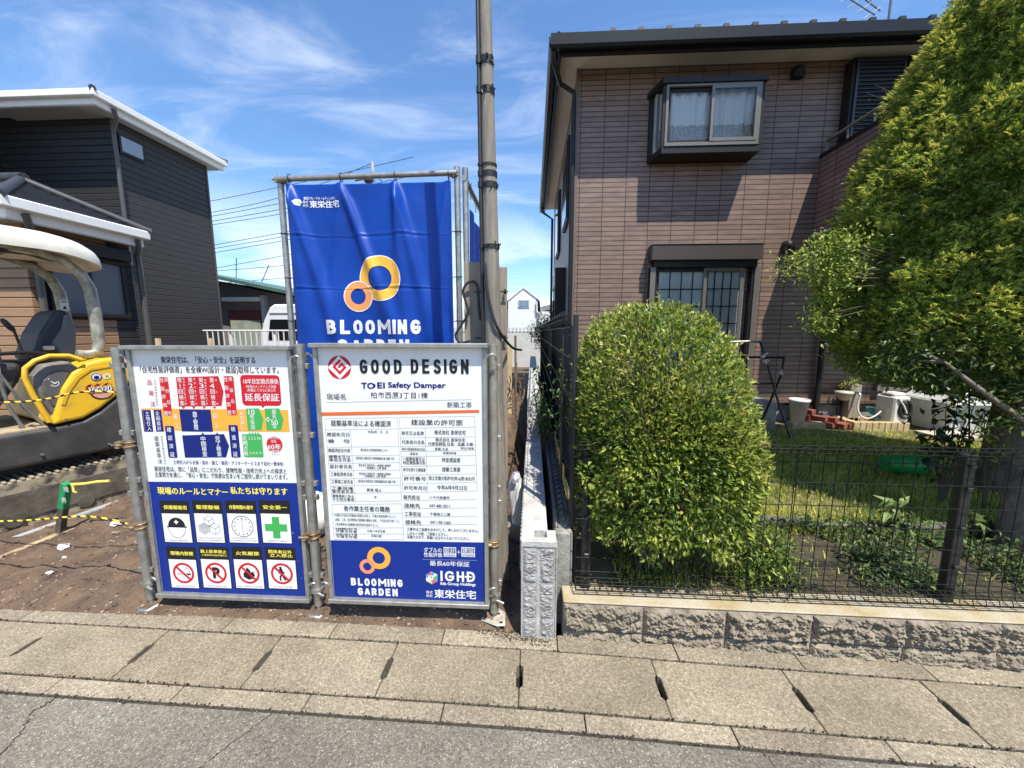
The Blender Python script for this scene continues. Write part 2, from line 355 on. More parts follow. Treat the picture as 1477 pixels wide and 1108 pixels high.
for x in JX:                                              # dirt that fills the joints; the lifting slots at the right stand open
    for (ya, yb) in ((1.456, sl0-.012), (sl1+.012, 1.752)):
        mb.add([SP(x-.004,ya,-.007), SP(x+.004,ya,-.007), SP(x+.004,yb,-.007), SP(x-.004,yb,-.007)], [(0,1,2,3)], 1)
    if x < -.2: mb.add([SP(x-.018,sl0-.013,-.013), SP(x+.018,sl0-.013,-.013), SP(x+.018,sl1+.013,-.010), SP(x-.018,sl1+.013,-.010)], [(0,1,2,3)], 1)
    else: mb.add([SP(x-.02,sl0-.02,-.068), SP(x+.02,sl0-.02,-.068), SP(x+.02,sl1+.02,-.068), SP(x-.02,sl1+.02,-.068)], [(0,1,2,3)], 2)
mb.build('drain_bed', [M_dark, M_dark, M_hole], uv=False, kind='structure')

# far ground, one sheet to the horizon
mb = MB(); mb.add([(-900,-900,-.30),(900,-900,-.30),(900,1500,-.30),(-900,1500,-.30)], [(0,1,2,3)])
mb.build('ground', [mat('far_ground', (.20,.19,.16), 1, var=.4, vscale=.4)], uv=False, kind='structure')

# building site soil: heaped and trodden
def soil_h(x, y):
    v = Vector((x, y, 0))
    h = .035*noise.noise(v*1.3) + .022*noise.noise(v*4.1+Vector((3,1,0))) + .018*noise.noise(v*11) + .014*abs(noise.noise(v*24)) + .006*noise.noise(v*50)
    edge = smoothstep(1.86, 2.05, y)
    near = -.004 + .016*smoothstep(1.861, 1.90, y) + smoothstep(1.861, 1.90, y)*.03*math.exp(-((x+.45)/.25)**2-((y-1.93)/.06)**2) + smoothstep(1.861, 1.90, y)*.02*math.exp(-((x+.75)/.5)**2-((y-1.95)/.07)**2)
    heap = .55*math.exp(-((x+.28)/.20)**2)*smoothstep(3.0, 4.4, y) - .05*math.exp(-((x+.11)/.05)**2)
    return near + h*(.25*smoothstep(1.861, 1.90, y)+.75*edge) + heap + .03*edge
def sheet(name, x0, x1, y0, y1, st, fn, m):
    nx, ny = int((x1-x0)/st)+1, int((y1-y0)/st)+1
    V = np.array([(x0+(x1-x0)*i/(nx-1), y0+(y1-y0)*j/(ny-1), 0) for j in range(ny) for i in range(nx)])
    V[:, 2] = [fn(x, y) for x, y, _ in V]
    I = np.arange(nx*ny).reshape(ny, nx); F = np.stack([I[:-1,:-1], I[:-1,1:], I[1:,1:], I[1:,:-1]], -1).reshape(-1, 4)
    return npmesh(name, V, F, m, kind='structure', smooth=True)
sheet('soil', -5.2, -.052, 1.861, 4.6, .02, soil_h, M_soil)
sheet('site_ground', -30, -.052, 4.55, 34, .30, lambda x, y: soil_h(x, y)-.015 if y < 9 else .03, M_soil)
sheet('side_soil', -30, -5.15, 1.861, 4.6, .15, lambda x, y: soil_h(x, y)-.01, M_soil)

# pebbles and crumbs of soil: nobody could count them
def stones(name, n, xr, yr, sr, m, fn, seed):
    g = np.random.default_rng(seed); ico = bmesh.new(); bmesh.ops.create_icosphere(ico, subdivisions=1, radius=1)
    bv = np.array([v.co[:] for v in ico.verts]); bf = np.array([[v.index for v in f.verts] for f in ico.faces]); ico.free()
    Vs, Fs = [], []
    for i in range(n):
        x = g.uniform(*xr); y = yr[0]+(yr[1]-yr[0])*g.random()**1.6; s_ = sr[0]+(sr[1]-sr[0])*g.random()**4
        v = bv*g.uniform(.7, 1.3, (1, 3))*s_; v = v*(1+g.normal(0, .14, (len(v), 1))); v[:, 2] *= .6
        a = g.uniform(0, 6.28); v = v @ np.array([[math.cos(a), -math.sin(a), 0], [math.sin(a), math.cos(a), 0], [0, 0, 1]])
        Fs.append(bf+len(bv)*i); Vs.append(v+np.array([x, y, fn(x, y)+s_*.2]))
    return tag(npmesh(name, np.vstack(Vs), np.vstack(Fs), m, smooth=False), kind='stuff')
M_peb = mat('pebble', (.36,.29,.22), .9, col2=(.17,.12,.085), vscale=25, lo=.3, hi=.7)
tag(stones('gravel', 5200, (-5, -.08), (1.87, 4.4), (.0018, .010), M_peb, soil_h, 3), 'loose pale pebbles scattered over the brown soil', 'gravel')
tag(stones('soil_crumbs', 3200, (-4.5, -.06), (1.87, 3.6), (.003, .015), M_soil, soil_h, 5), 'crumbled brown lumps of soil', 'soil')

gj = np.random.default_rng(77)
def on_joint(name, n, lines, sr, m, seed):
    g = np.random.default_rng(seed); tm = bmesh.new(); bmesh.ops.create_icosphere(tm, subdivisions=1, radius=1); bv = np.array([v.co[:] for v in tm.verts]); bf = np.array([[v.index for v in f.verts] for f in tm.faces]); tm.free(); Vs, Fs = [], []
    for i in range(n):
        a, b, sp = lines[g.integers(0, len(lines))]; t = g.random(); q = np.array(SP(a[0]+(b[0]-a[0])*t, a[1]+(b[1]-a[1])*t+g.normal(0, sp), 0)); s_ = sr[0]+(sr[1]-sr[0])*g.random()**3
        v = bv*g.uniform(.6, 1.4, (1, 3))*s_*(1+g.normal(0, .15, (len(bv), 1))); v[:, 2] *= .6; Vs.append(v+q+np.array([0, 0, .002])); Fs.append(bf+len(bv)*i)
    return tag(npmesh(name, np.vstack(Vs), np.vstack(Fs), m), kind='stuff')
LJ = [((-4,1.362),(3,1.362),.006), ((-4,1.449),(3,1.449),.005), ((-4,1.755),(3,1.755),.004), ((-4,1.858),(-.05,1.858),.010), ((.15,1.853),(3,1.853),.007), ((-.3,1.858),(.15,1.80),.02)]
tag(on_joint('kerb_grit', 6500, LJ, (.0010,.0055), M_dark, 61), 'dark grit and dirt lying along the kerb joints', 'grit'); tag(on_joint('pale_grit', 1100, LJ, (.001,.005), M_peb, 62), 'pale grit lying along the kerb joints', 'grit')

# raised garden behind the low wall
GZ = .22
def lawn_h(x, y):
    v = Vector((x, y, 5)); return GZ - .04*(1-smoothstep(1.98, 2.5, y)) + .02*noise.noise(v*1.7) + .008*noise.noise(v*7)
M_earth = mat('garden_earth', (.17,.13,.075), .97, col2=(.06,.075,.022), vscale=5, bump=.8, bscale=60, lo=.4, hi=.6, detail=10)
sheet('lawn', .235, 12, 1.96, 6.6, .05, lawn_h, M_earth)
# grass
def blades(name, n, region, hr, m, seed, dens=None, wd=.003):
    g = np.random.default_rng(seed); pts = []
    while len(pts) < n:
        x, y = g.uniform(*region[0]), region[1][0]+(region[1][1]-region[1][0])*g.random()
        if dens is None or g.random() < dens(x, y): pts.append((x, y, lawn_h(x, y)))
    P = np.array(pts); a = g.uniform(0, 6.28, n); h = g.uniform(*hr, n); lean = g.uniform(0, .9, n); a2 = g.uniform(0, 6.28, n); ww = wd*g.uniform(.6, 1.4, n)
    d = np.stack([np.cos(a), np.sin(a), 0*a], 1)*ww[:, None]; t = np.stack([np.cos(a2)*lean*h, np.sin(a2)*lean*h, h], 1)
    m_ = t*.55; m_[:, 2] += h*.08
    V = np.stack([P-d, P+d, P+m_+d*.8, P+m_-d*.8, P+t+d*.15, P+t-d*.15], 1).reshape(-1, 3)
    o = np.arange(n)[:, None]*6
    F = np.concatenate([o+np.array([0,1,2,3]), o+np.array([3,2,4,5])])
    return npmesh(name, V, F, m, kind='stuff')
M_grass = leaf_mat('grass_blade', (.16,.21,.025), (.38,.42,.06), (.62,.58,.16), .55, .3)
def gd(x, y):
    if y < 2.62+.10*math.sin(x*2.3)+.05*math.sin(x*7) and x > 1.25: return .05
    v = .55 + .7*noise.noise(Vector((x*1.4, y*1.4, 2))) + .4*noise.noise(Vector((x*5, y*5, 9)))
    return min(1, max(.10 if y < 2.6 else .3, v))*(1 if y < 5.0 else .25)
tag(blades('grass', 90000, ((.5, 7), (2.0, 5.5)), (.018, .055), M_grass, 11, gd), 'short patchy yellow green lawn grass', 'grass')

M_bed = mat('shade_toned_bed_soil', (.060,.046,.028), 1, col2=(.028,.028,.014), vscale=9, bump=.9, bscale=60)  # soil of the planted bed, coloured darker to stand in for tree shade
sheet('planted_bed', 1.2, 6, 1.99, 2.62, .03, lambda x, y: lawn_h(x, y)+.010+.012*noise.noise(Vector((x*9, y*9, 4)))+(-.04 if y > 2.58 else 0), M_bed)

# ================================================================== WALLS AND FENCES
def split_face(mb, x0, x1, z0, z1, y, amp, st=.0065, seed=0, mi=0, ridge=1.0):
    """one rough split face in the plane y, bulging towards the street"""
    nx, nz = max(3, int((x1-x0)/st)), max(3, int((z1-z0)/st)); vs = []; fs = []
    for j in range(nz+1):
        for i in range(nx+1):
            x = x0+(x1-x0)*i/nx; z = z0+(z1-z0)*j/nz
            e = min(x-x0, x1-x, z-z0, z1-z); e = smoothstep(0, .016, e)
            v = Vector((x*1.0, seed*3.1, z*1.6))
            h = .45 + .45*noise.noise(v*7) + .55*(.5-2*abs(noise.noise(v*16))) + .45*(.4-1.6*abs(noise.noise(v*38))) + .34*noise.noise(v*75) + .30*noise.noise(v*150)
            vs.append((x, y(x) - e*amp*max(-.2, h), z))
    for j in range(nz):
        for i in range(nx): a = j*(nx+1)+i; fs.append((a, a+1, a+nx+2, a+nx+1))
    mb.add(vs, fs, mi, False)
M_split = mat('split_stone_block', (.285,.24,.175), .95, col2=(.13,.108,.08), vscale=16, bump=.5, bscale=120, lo=.35, hi=.65, detail=8)
M_cap = mat('mossy_wall_cap', (.38,.34,.255), .95, col2=(.31,.235,.115), vscale=5, bump=.5, bscale=90, lo=.35, hi=.62, detail=9)
rw = thing('retaining_wall', 'low wall of rough grey split stone blocks with yellowish cap along the kerb', 'wall', (2, 1.9, 0))
mb = MB(); fy = lambda x: 1.858-.016*x
bx = [.172, .585, 1.0, 1.42, 1.86, 2.295] + [2.295+.42*k for k in range(1, 9)]
for i, (a, b) in enumerate(zip(bx, bx[1:])):
    split_face(mb, a+.003, b-.003, .038, .186, fy, .030, seed=i+1)
    split_face(mb, a+.003, b-.003, -.16, .030, fy, .024, seed=i+21)
mb.hexa([(.172,fy(.172)+.004,-.2),(5.7,fy(5.7)+.004,-.2),(5.7,1.97,-.2),(.172,1.97,-.2),(.172,fy(.172)+.004,.184),(5.7,fy(5.7)+.004,.184),(5.7,1.97,.184),(.172,1.97,.184)], 1)
mb.build('stone_blocks', [M_split, mat('mortar', (.20,.185,.16), .95, var=.4, vscale=20)], rw)
mb = MB(); mb.hexa([(.172,fy(.172)+.001,.1865),(5.7,fy(5.7)+.001,.1865),(5.7,1.985,.1865),(.172,1.985,.1865),(.172,fy(.172)+.004,.197),(5.7,fy(5.7)+.004,.197),(5.7,1.985,.199),(.172,1.985,.199)])
mb.build('wall_cap', M_cap, rw, bevel=.004)

# new white block wall between the two plots
bw = thing('block_wall', 'new white concrete block wall with rough faced end running between the plots', 'wall', (.03, 1.84, 0))
M_wsplit = mat('white_split_block', (.37,.36,.345), .95, col2=(.22,.215,.205), vscale=28, bump=.8, bscale=120)
mb = MB()
for (a, b) in ((-.046, .037), (.044, .127)):
    for k, (z0, z1) in enumerate(((-.05,.106), (.114,.307), (.315,.508))): split_face(mb, a+.006, b-.006, z0, z1, lambda x: 1.834, .0095, seed=40+k+a*10, st=.0036)
mb.build('split_face', M_wsplit, bw)
mb = MB()
mb.box(-.05, .131, 1.836, 1.872, -.05, .545); mb.box(-.05, .018, 1.872, 1.945, -.05, .545); mb.box(.082, .131, 1.872, 1.945, -.05, .545); mb.box(.018, .082, 1.872, 1.945, -.05, .49)
mb.box(-.05, .088, 1.945, 3.75, -.05, .545)
mb.box(-.05, .134, 1.829, 1.84, .511, .545)
mb.box(-.05, -.043, 1.828, 1.84, -.05, .52); mb.box(.128, .134, 1.828, 1.84, -.05, .52)
for k in range(44): mb.box(-.056, -.049, 1.86+k*.043, 1.883+k*.043, .36, .540)
mb.build('lower_course', M_concrete_white, bw, bevel=.003)
mb = MB()
mb.box(-.048, .086, 3.752, 10.2, -.05, .95)
for k in range(10): mb.box(-.050, .088, 4.1+k*.6, 4.106+k*.6, .3, .953)
split_face(mb, -.045, .083, .55, .94, lambda x: 3.75, .014, seed=77)
mb.build('upper_course', M_concrete_white, bw, bevel=.003)

ow = thing('old_wall', 'old grey stained concrete kerb wall under the side fence', 'wall', (.18, 2, 0))
mb = MB(); mb.box(.134, .228, 1.99, 9.6, -.05, .505); mb.build('wall_body', M_concrete_old, ow, bevel=.006)

# welded mesh fences
M_fence = mat('black_fence_wire', (.006,.007,.006), .45, spec=.25)
M_fpost = mat('black_fence_post', (.016,.016,.017), .45)
def mesh_panel(mb, P, x0, x1, z0, z1, hs, pitch, r=.0026):
    """P(u, d, z) -> point; u along the fence, d towards the viewer; curled top and bottom edges"""
    n = max(2, int(round((x1-x0)/pitch))); c = .055
    def curl(zc, sgn): # a triangle of wire bent forward
        return [(0, zc-sgn*c*1.1), (.012, zc-sgn*.012), (.045, zc), (.058, zc-sgn*.012), (.050, zc-sgn*.036), (.012, zc-sgn*c*1.0)]
    for i in range(n+1):
        u = x0+(x1-x0)*i/n
        pts = [P(u, d, z) for d, z in curl(z1, 1)[::-1]] + [P(u, d, z) for d, z in curl(z0, -1)]
        mb.tube(pts, r*.85, 5)
    for z in hs: mb.tube([P(x0, .004, z), P(x1, .004, z)], r, 5)
    for (zc, s_) in ((z1, 1), (z0, -1)):
        for d, z in ((.045, zc), (.056, zc-s_*.014), (.010, zc-s_*.03), (.048, zc-s_*.038)): mb.tube([P(x0, d, z), P(x1, d, z)], r, 5)
ff = thing('mesh_fence', 'low black wire mesh fence standing on the split stone wall', 'fence', (2, 1.95, .2))
hs = [z for z in (.95, .84, .72, .61, .50, .39, .31, .275)]
Pf = lambda u, d, z: (u, 1.955-d-.008*u, z)
for (a, b) in ((.24, 1.335), (1.345, 3.34), (3.35, 5.35)):
    mb = MB(); mesh_panel(mb, Pf, a, b, .225, 1.045, hs, .063); mb.build('mesh_panel', M_fence, ff)
for x in (.30, 2.175, 4.2):
    mb = MB(); y = 1.966-.008*x; mb.box(x-.026, x+.026, y, y+.045, .198, .985); mb.box(x-.029, x+.029, y-.003, y+.048, .985, .993)
    for z in (.94, .82, .61, .40, .26): mb.box(x-.014, x+.014, y-.016, y-.001, z-.012, z+.012)
    mb.build('post', M_fpost, ff, bevel=.004)
sf = thing('side_fence', 'tall dark mesh fence backed with navy sheeting receding beside the brown house', 'fence', (.2, 3, .5))
Ps = lambda u, d, z: (.20-d*.9, u, z)
for (a, b) in ((2.03, 4.0), (4.01, 6.0), (6.01, 8.0), (8.01, 9.6)):
    mb = MB(); mesh_panel(mb, Ps, a, b, .54, 1.70, [.66,.86,1.06,1.26,1.46,1.62], .075 if a < 4 else .12); mb.build('mesh_panel', M_fence, sf)
for y in (2.06, 4.0, 6.0, 8.0, 9.6):
    mb = MB(); mb.box(.214, .240, y-.016, y+.016, .50, 1.69); mb.build('post', M_fpost, sf, bevel=.004)
mb = MB(); n = 60
for i in range(n):
    a, b = 2.5+(9.6-2.5)*i/n, 2.5+(9.6-2.5)*(i+1)/n; q = lambda y: .262+.006*math.sin(y*17)+.004*math.sin(y*41)
    mb.hexa([(q(a),a,.5),(q(a)+.002,a,.5),(q(b)+.002,b,.5),(q(b),b,.5),(q(a),a,1.64),(q(a)+.002,a,1.64),(q(b)+.002,b,1.64),(q(b),b,1.64)])
mb.build('sheeting', mat('navy_sheet', (.012,.020,.040), .6, var=.4, vscale=4), sf)

# ================================================================== WRITING: text turned into flat meshes
class Art:
    """printed artwork on the plane Y = y0: shapes and lettering measured on the photograph, joined into one mesh"""
    def __init__(s, y0, X=None): s.y0 = y0; s.mb = MB(); s.mats = []; s.jobs = []; s.lay = 0; s.X = X
    def m(s, name, col, rough=.5):
        q = mat(name, col, rough, spec=.3)
        if q not in s.mats: s.mats.append(q)
        return s.mats.index(q)
    def P(s, x, y):
        p = at(x, y, s.y0); return (p.x, p.z)
    def d(s, layer): return s.y0 - .0006*layer
    def poly(s, pts, mi, layer=1, world_=False):
        q = pts if world_ else [s.P(*p) for p in pts]; y = s.d(layer)
        s.mb.add([(x, y, z) for x, z in q], [tuple(range(len(q)))], mi)
    def rrect(s, quad, mi, rad=.012, layer=1, n=5):
        q = [s.P(*p) for p in quad]                           # TL TR BR BL
        x0, x1 = (q[0][0]+q[3][0])/2, (q[1][0]+q[2][0])/2; z1, z0 = (q[0][1]+q[1][1])/2, (q[2][1]+q[3][1])/2; pts = []
        for (cx, cz, a0) in ((x1-rad, z1-rad, 0), (x0+rad, z1-rad, 90), (x0+rad, z0+rad, 180), (x1-rad, z0+rad, 270)):
            pts += [(cx+rad*math.cos(R(a0+90*k/n)), cz+rad*math.sin(R(a0+90*k/n))) for k in range(n+1)]
        s.poly(pts[::-1], mi, layer, True); return x0, x1, z0, z1
    def rect(s, quad, mi, layer=1): return s.rrect(quad, mi, 0.0005, layer, 1)
    def ring(s, c, ro, ri, mi, layer=1, n=40, a0=0, a1=360):
        cx, cz = c; y = s.d(layer); vs = []; fs = []
        for k in range(n+1):
            a = R(a0+(a1-a0)*k/n); vs += [(cx+ro*math.cos(a), y, cz+ro*math.sin(a)), (cx+ri*math.cos(a), y, cz+ri*math.sin(a))]
        fs = [(2*k, 2*k+1, 2*k+3, 2*k+2) for k in range(n)]; s.mb.add(vs, fs, mi)
    def circ(s, c, r, mi, layer=1, n=36): s.poly([(c[0]+r*math.cos(-2*math.pi*k/n), c[1]+r*math.sin(-2*math.pi*k/n)) for k in range(n)], mi, layer, True)
    def line(s, a, b, wd, mi, layer=2, world_=False):
        s._k = (s._k+1) % 5; layer = layer+.16*s._k; (x0, z0), (x1, z1) = (a, b) if world_ else (s.P(*a), s.P(*b)); dx_, dz_ = x1-x0, z1-z0; L = math.hypot(dx_, dz_) or 1; nx, nz = -dz_/L*wd/2, dx_/L*wd/2
        s.poly([(x0+nx, z0+nz), (x1+nx, z1+nz), (x1-nx, z1-nz), (x0-nx, z0-nz)], mi, layer, True)
    def text(s, body, x0, x1, y, em, mi, bold=0, layer=3, yr=None):
        """body spans photo pixels x0..x1, centred on y; em = glyph height in photo pixels; yr = y at the right end"""
        a = s.P(x0, y); b = s.P(x1, yr if yr is not None else y); h = abs(s.P(x0, y-em/2)[1]-s.P(x0, y+em/2)[1])
        s.jobs.append((body, a[0], b[0], (a[1]+b[1])/2, h, mi, bold, layer))
    def wtext(s, body, x0, x1, z, h, mi, bold=0, layer=3): s.jobs.append((body, x0, x1, z, h, mi, bold, layer))
    def vert(s, body, top, bot, em, mi, bold=0, layer=3):
        n = len(body)
        for i, ch in enumerate(body):
            t = i/(n-1) if n > 1 else .5; x, y = top[0]+(bot[0]-top[0])*t, top[1]+(bot[1]-top[1])*t
            s.text(ch, x-em*.46, x+em*.46, y, em, mi, bold, layer)
    def flush(s):
        objs = []
        for j in s.jobs:
            c = bpy.data.curves.new('t', 'FONT'); c.body = j[0]; c.size = 1; c.resolution_u = 3 if j[4] < .05 else 6
            o = bpy.data.objects.new('t', c); COL.objects.link(o); objs.append(o)
        bpy.context.view_layer.update(); dg = bpy.context.evaluated_depsgraph_get()
        for j, o in zip(s.jobs, objs):
            body, x0, x1, z, h, mi, bold, layer = j
            me = bpy.data.meshes.new_from_object(o.evaluated_get(dg)); V = [v.co.copy() for v in me.vertices]
            if V:
                bx0, bx1 = min(v.x for v in V), max(v.x for v in V); bz0, bz1 = min(v.y for v in V), max(v.y for v in V)
                cjk = any(ord(ch) > 0x2e00 for ch in body); zm, hh = (.36, .90) if cjk else (.34, .70)
                if len(body) == 1 and not cjk: zm = (bz0+bz1)/2
                sx = (x1-x0)/(bx1-bx0) if (bx1-bx0) > .25 or len(body) > 1 else h/hh; sz = h/hh; fs = [tuple(p.vertices) for p in me.polygons]
                if len(body) == 1 and cjk and (bx1-bx0) < .6: sx = h/hh
                offs = [(0, 0)] if not bold else [(-bold, -bold*.5), (bold, -bold*.5), (0, bold*.7)]
                for k, (ox, oz) in enumerate(offs):
                    y = s.d(layer) - .00012*k
                    if len(body) == 1: xa = (x0+x1)/2-(bx0+bx1)/2*sx
                    else: xa = x0-bx0*sx
                    s.mb.add([(xa+v.x*sx+ox*h, y, z+(v.y-zm)*sz+oz*h) for v in V], fs, mi)
            c = o.data; bpy.data.objects.remove(o); bpy.data.curves.remove(c); bpy.data.meshes.remove(me)
        s.jobs = []
    # stroke alphabet: bold, even line lettering
    GL = {'G': [[(.9,.78),(.78,.93),(.5,1),(.25,.93),(.1,.72),(.08,.5),(.1,.28),(.25,.07),(.5,0),(.78,.07),(.92,.26),(.92,.46),(.55,.46)]],
          'O': [[(.5,1),(.25,.93),(.1,.72),(.08,.5),(.1,.28),(.25,.07),(.5,0),(.75,.07),(.9,.28),(.92,.5),(.9,.72),(.75,.93),(.5,1)]],
          'D': [[(.1,0),(.1,1),(.45,1),(.75,.92),(.9,.7),(.92,.5),(.9,.3),(.75,.08),(.45,0),(.1,0)]],
          'E': [[(.82,1),(.12,1),(.12,0),(.85,0)], [(.12,.52),(.74,.52)]],
          'S': [[(.86,.8),(.72,.95),(.5,1),(.25,.95),(.13,.76),(.22,.59),(.5,.51),(.78,.42),(.9,.25),(.78,.06),(.5,0),(.24,.05),(.1,.2)]],
          'I': [[(.5,0),(.5,1)]], 'N': [[(.1,0),(.1,1)], [(.12,.97),(.88,.03)], [(.9,0),(.9,1)]], 'B': [[(.1,0),(.1,1)], [(.1,1),(.55,1),(.78,.93),(.84,.77),(.78,.6),(.55,.53),(.1,.53)], [(.5,.53),(.6,.52),(.82,.45),(.9,.27),(.82,.08),(.55,0),(.1,0)]],
          'L': [[(.12,1),(.12,0),(.85,0)]], 'M': [[(.06,0),(.06,1)], [(.08,.97),(.5,.36)], [(.5,.36),(.92,.97)], [(.94,1),(.94,0)]], 'A': [[(.03,0),(.47,1)], [(.53,1),(.97,0)], [(.2,.3),(.8,.3)]],
          'R': [[(.1,0),(.1,1)], [(.1,1),(.55,1),(.8,.93),(.88,.74),(.8,.54),(.55,.47),(.1,.47)], [(.5,.47),(.92,0)]], 'H': [[(.1,0),(.1,1)], [(.9,0),(.9,1)], [(.1,.5),(.9,.5)]], 'T': [[(.04,1),(.96,1)], [(.5,1),(.5,0)]], 'P': [[(.1,0),(.1,1)], [(.1,1),(.55,1),(.82,.92),(.9,.74),(.82,.55),(.55,.48),(.1,.48)]]}
    def strokes(s, body, x0, x1, z0, z1, mi, wt=.17, gap=.22, layer=3, fn=None):
        """x0..x1, z0..z1 outer box in metres; fn maps (x, z) to a point on a curved sheet"""
        h = z1-z0; wd = {'I': .18, ' ': .45, 'M': 1.2, 'W': 1.2}; tot = sum(wd.get(c, .78) for c in body)+gap*(len(body)-1); u = (x1-x0)/tot; x = x0; t = wt*h
        for ch in body:
            cw = wd.get(ch, .78)*u
            for st in s.GL.get(ch, []):
                pts = [(x + t/2 + p[0]*(cw-t) if ch != 'I' else x+cw/2, z0 + t/2 + p[1]*(h-t)) for p in st]
                s.stroke(pts, t, mi, layer, fn)
            x += cw + gap*u
    _k = 0
    def stroke(s, pts, t, mi, layer=3, fn=None):
        s._k = (s._k+1) % 5; layer = layer + .4*s._k
        n = len(pts); L, Rr = [], []; closed = n > 2 and math.hypot(pts[0][0]-pts[-1][0], pts[0][1]-pts[-1][1]) < 1e-6
        for i, p in enumerate(pts):
            a = pts[i-1] if i else (pts[-2] if closed else None); b = pts[i+1] if i < n-1 else (pts[1] if closed else None)
            d1 = Vector((p[0]-a[0], p[1]-a[1])).normalized() if a else None; d2 = Vector((b[0]-p[0], b[1]-p[1])).normalized() if b else None
            d1 = d1 or d2; d2 = d2 or d1; nn = Vector((-d1.y-d2.y, d1.x+d2.x)); nn = nn.normalized() if nn.length > 1e-5 else Vector((-d1.y, d1.x))
            k = t/2/max(.62, nn.dot(Vector((-d1.y, d1.x)))); ext = Vector((0, 0))
            if not closed and i == 0: ext = -d2*t/2*(1 if abs(d2.x) < .05 or abs(d2.y) < .05 else .3)
            if not closed and i == n-1: ext = d1*t/2*(1 if abs(d1.x) < .05 or abs(d1.y) < .05 else .3)
            q = Vector(p)+ext; L.append(q+nn*k); Rr.append(q-nn*k)
        y = s.d(layer); f = fn or (lambda x, z: (x, y, z))
        s.mb.add([f(*v) for v in L]+[f(*v) for v in Rr], [(i, i+1, n+i+1, n+i) for i in range(n-1)], mi)
    def build(s, name, parent):
        s.flush(); return s.mb.build(name, s.mats, parent, uv=False)

def sign_frame(t, x0, x1, z0, z1, y):
    """galvanised channel frame, deeper top rail, hooks at the corners"""
    mb = MB(); f = .020
    mb.box(x0-f, x0, y-.016, y+.022, z0-.012, z1); mb.box(x1, x1+f, y-.016, y+.022, z0-.012, z1)
    mb.box(x0-f-.004, x1+f+.004, y-.026, y+.024, z0-.036, z0-.012)
    mb.box(x0-f-.008, x1+f+.008, y-.040, y+.026, z1, z1+.022)
    mb.build('frame', M_alu, t, bevel=.003)
    mb = MB(); mb.box(x0, x1, y, y+.012, z0-.012, z1); mb.build('panel', mat('sign_white_sheet', (.71,.72,.72), .35, var=.05, vscale=5), t)
    for x in (x0-.03, x1+.03):
        for z in (z1-.06, z0+.05):
            s_ = -1 if x < x0 else 1; hk = MB()
            hk.tube([(x-s_*.012, y+.005, z-.05), (x-s_*.012, y-.004, z), (x-s_*.004, y-.012, z+.022), (x+s_*.018, y-.010, z+.030), (x+s_*.034, y+.0, z+.018), (x+s_*.036, y+.01, z-.002)], .0065, 8)
            hk.build('hook', M_galv, t)

# ---------------------------------------------------------------- left board: warranty chart and site rules
S1Y = 1.93
s1 = thing('rules_board', 'site rules board with red and green warranty chart above eight black headed safety symbols', 'sign', (-1.69, S1Y, .1))
sx0, sx1, sz0, sz1 = -2.118, -1.262, .125, 1.505
sign_frame(s1, sx0, sx1, sz0, sz1, S1Y)
A = Art(S1Y)
WHT, RED, BLU, NAVY, ORG, GRN, BLK, YEL = [A.m(n, c) for n, c in (('print_white', (.71,.71,.70)), ('print_red', (.50,.012,.022)), ('print_blue', (.005,.015,.15)), ('print_navy', (.004,.010,.135)), ('print_orange', (.85,.36,.045)), ('print_green', (.05,.36,.08)), ('print_black', (.012,.012,.014)), ('print_yellow', (.85,.72,.10)))]
def c3(x, y): return (170+x/5.275, 490+y/5.275)
def c4(x, y): return (170+x/5.275, 680+y/5.275)
def q3(*a): return [c3(*p) for p in a]
def q4(*a): return [c4(*p) for p in a]
def t3(body, x0, x1, y, em, mi, bold=0, cc=c3, layer=3, art=None):
    a, b = cc(x0, y), cc(x1, y); (art or A).text(body, a[0], b[0], a[1], em/5.275, mi, bold, layer)
def v3(body, top, bot, em, mi, bold=0, cc=c3, layer=3): A.vert(body, cc(*top), cc(*bot), em/5.275, mi, bold, layer)
t3('東栄住宅は、「安心・安全」を証明する', 328, 1045, 156, 50, BLK, .012)
t3('「住宅性能評価書」を全棟W(設計・建設)取得しています。', 172, 1225, 230, 48, BLK, .012)
v3('品確法', (243,325), (268,490), 40, RED)
v3('住宅品質確保促進法', (285,315), (300,495), 15, BLK)
A.rect(q3((182,535),(1290,522),(1310,690),(200,702)), ORG, 1)
for q in (((316,285),(385,285),(412,578),(350,578)), ((803,277),(880,277),(908,575),(835,575))): A.rrect(q3(*q), RED, .008, 2)
v3('性能評価書', (335,310), (368,560), 34, WHT); v3('設計住宅', (370,305), (398,560), 30, WHT)
v3('性能評価書', (822,303), (850,555), 34, WHT); v3('建設住宅', (858,300), (884,553), 30, WHT)
A.poly(q3((442,285),(765,277),(805,395),(790,505),(465,510)), RED, 1)
for i, ch in enumerate('1234'):
    xt, xb = 470+82*i, 491+80*i; v3('第'+ch+'回検査', (xt,308), (xb,482), 36, WHT, .01); v3(('基礎配筋工事完了時','躯体工事完了時','内部造作工事完了時','竣工時')[i], (xt+32,300+8*(i > 1)), (xb+28,488), 15, WHT)
    A.poly(q3((487+79*i,510),(513+79*i,510),(500+79*i,526)), RED, 2)
A.rrect(q3((934,270),(1228,268),(1248,502),(946,502)), RED, .022, 2)
t3('10年目定期点検後', 958, 1222, 318, 40, WHT, .012); t3('9年後のメンテナンス実施', 975, 1205, 358, 24, WHT); t3('(有償)にてさらに安心の', 985, 1200, 385, 24, WHT); t3('延長保証', 968, 1228, 440, 56, WHT, .02)
A.poly(q3((1090,502),(1120,502),(1104,518)), RED, 2)
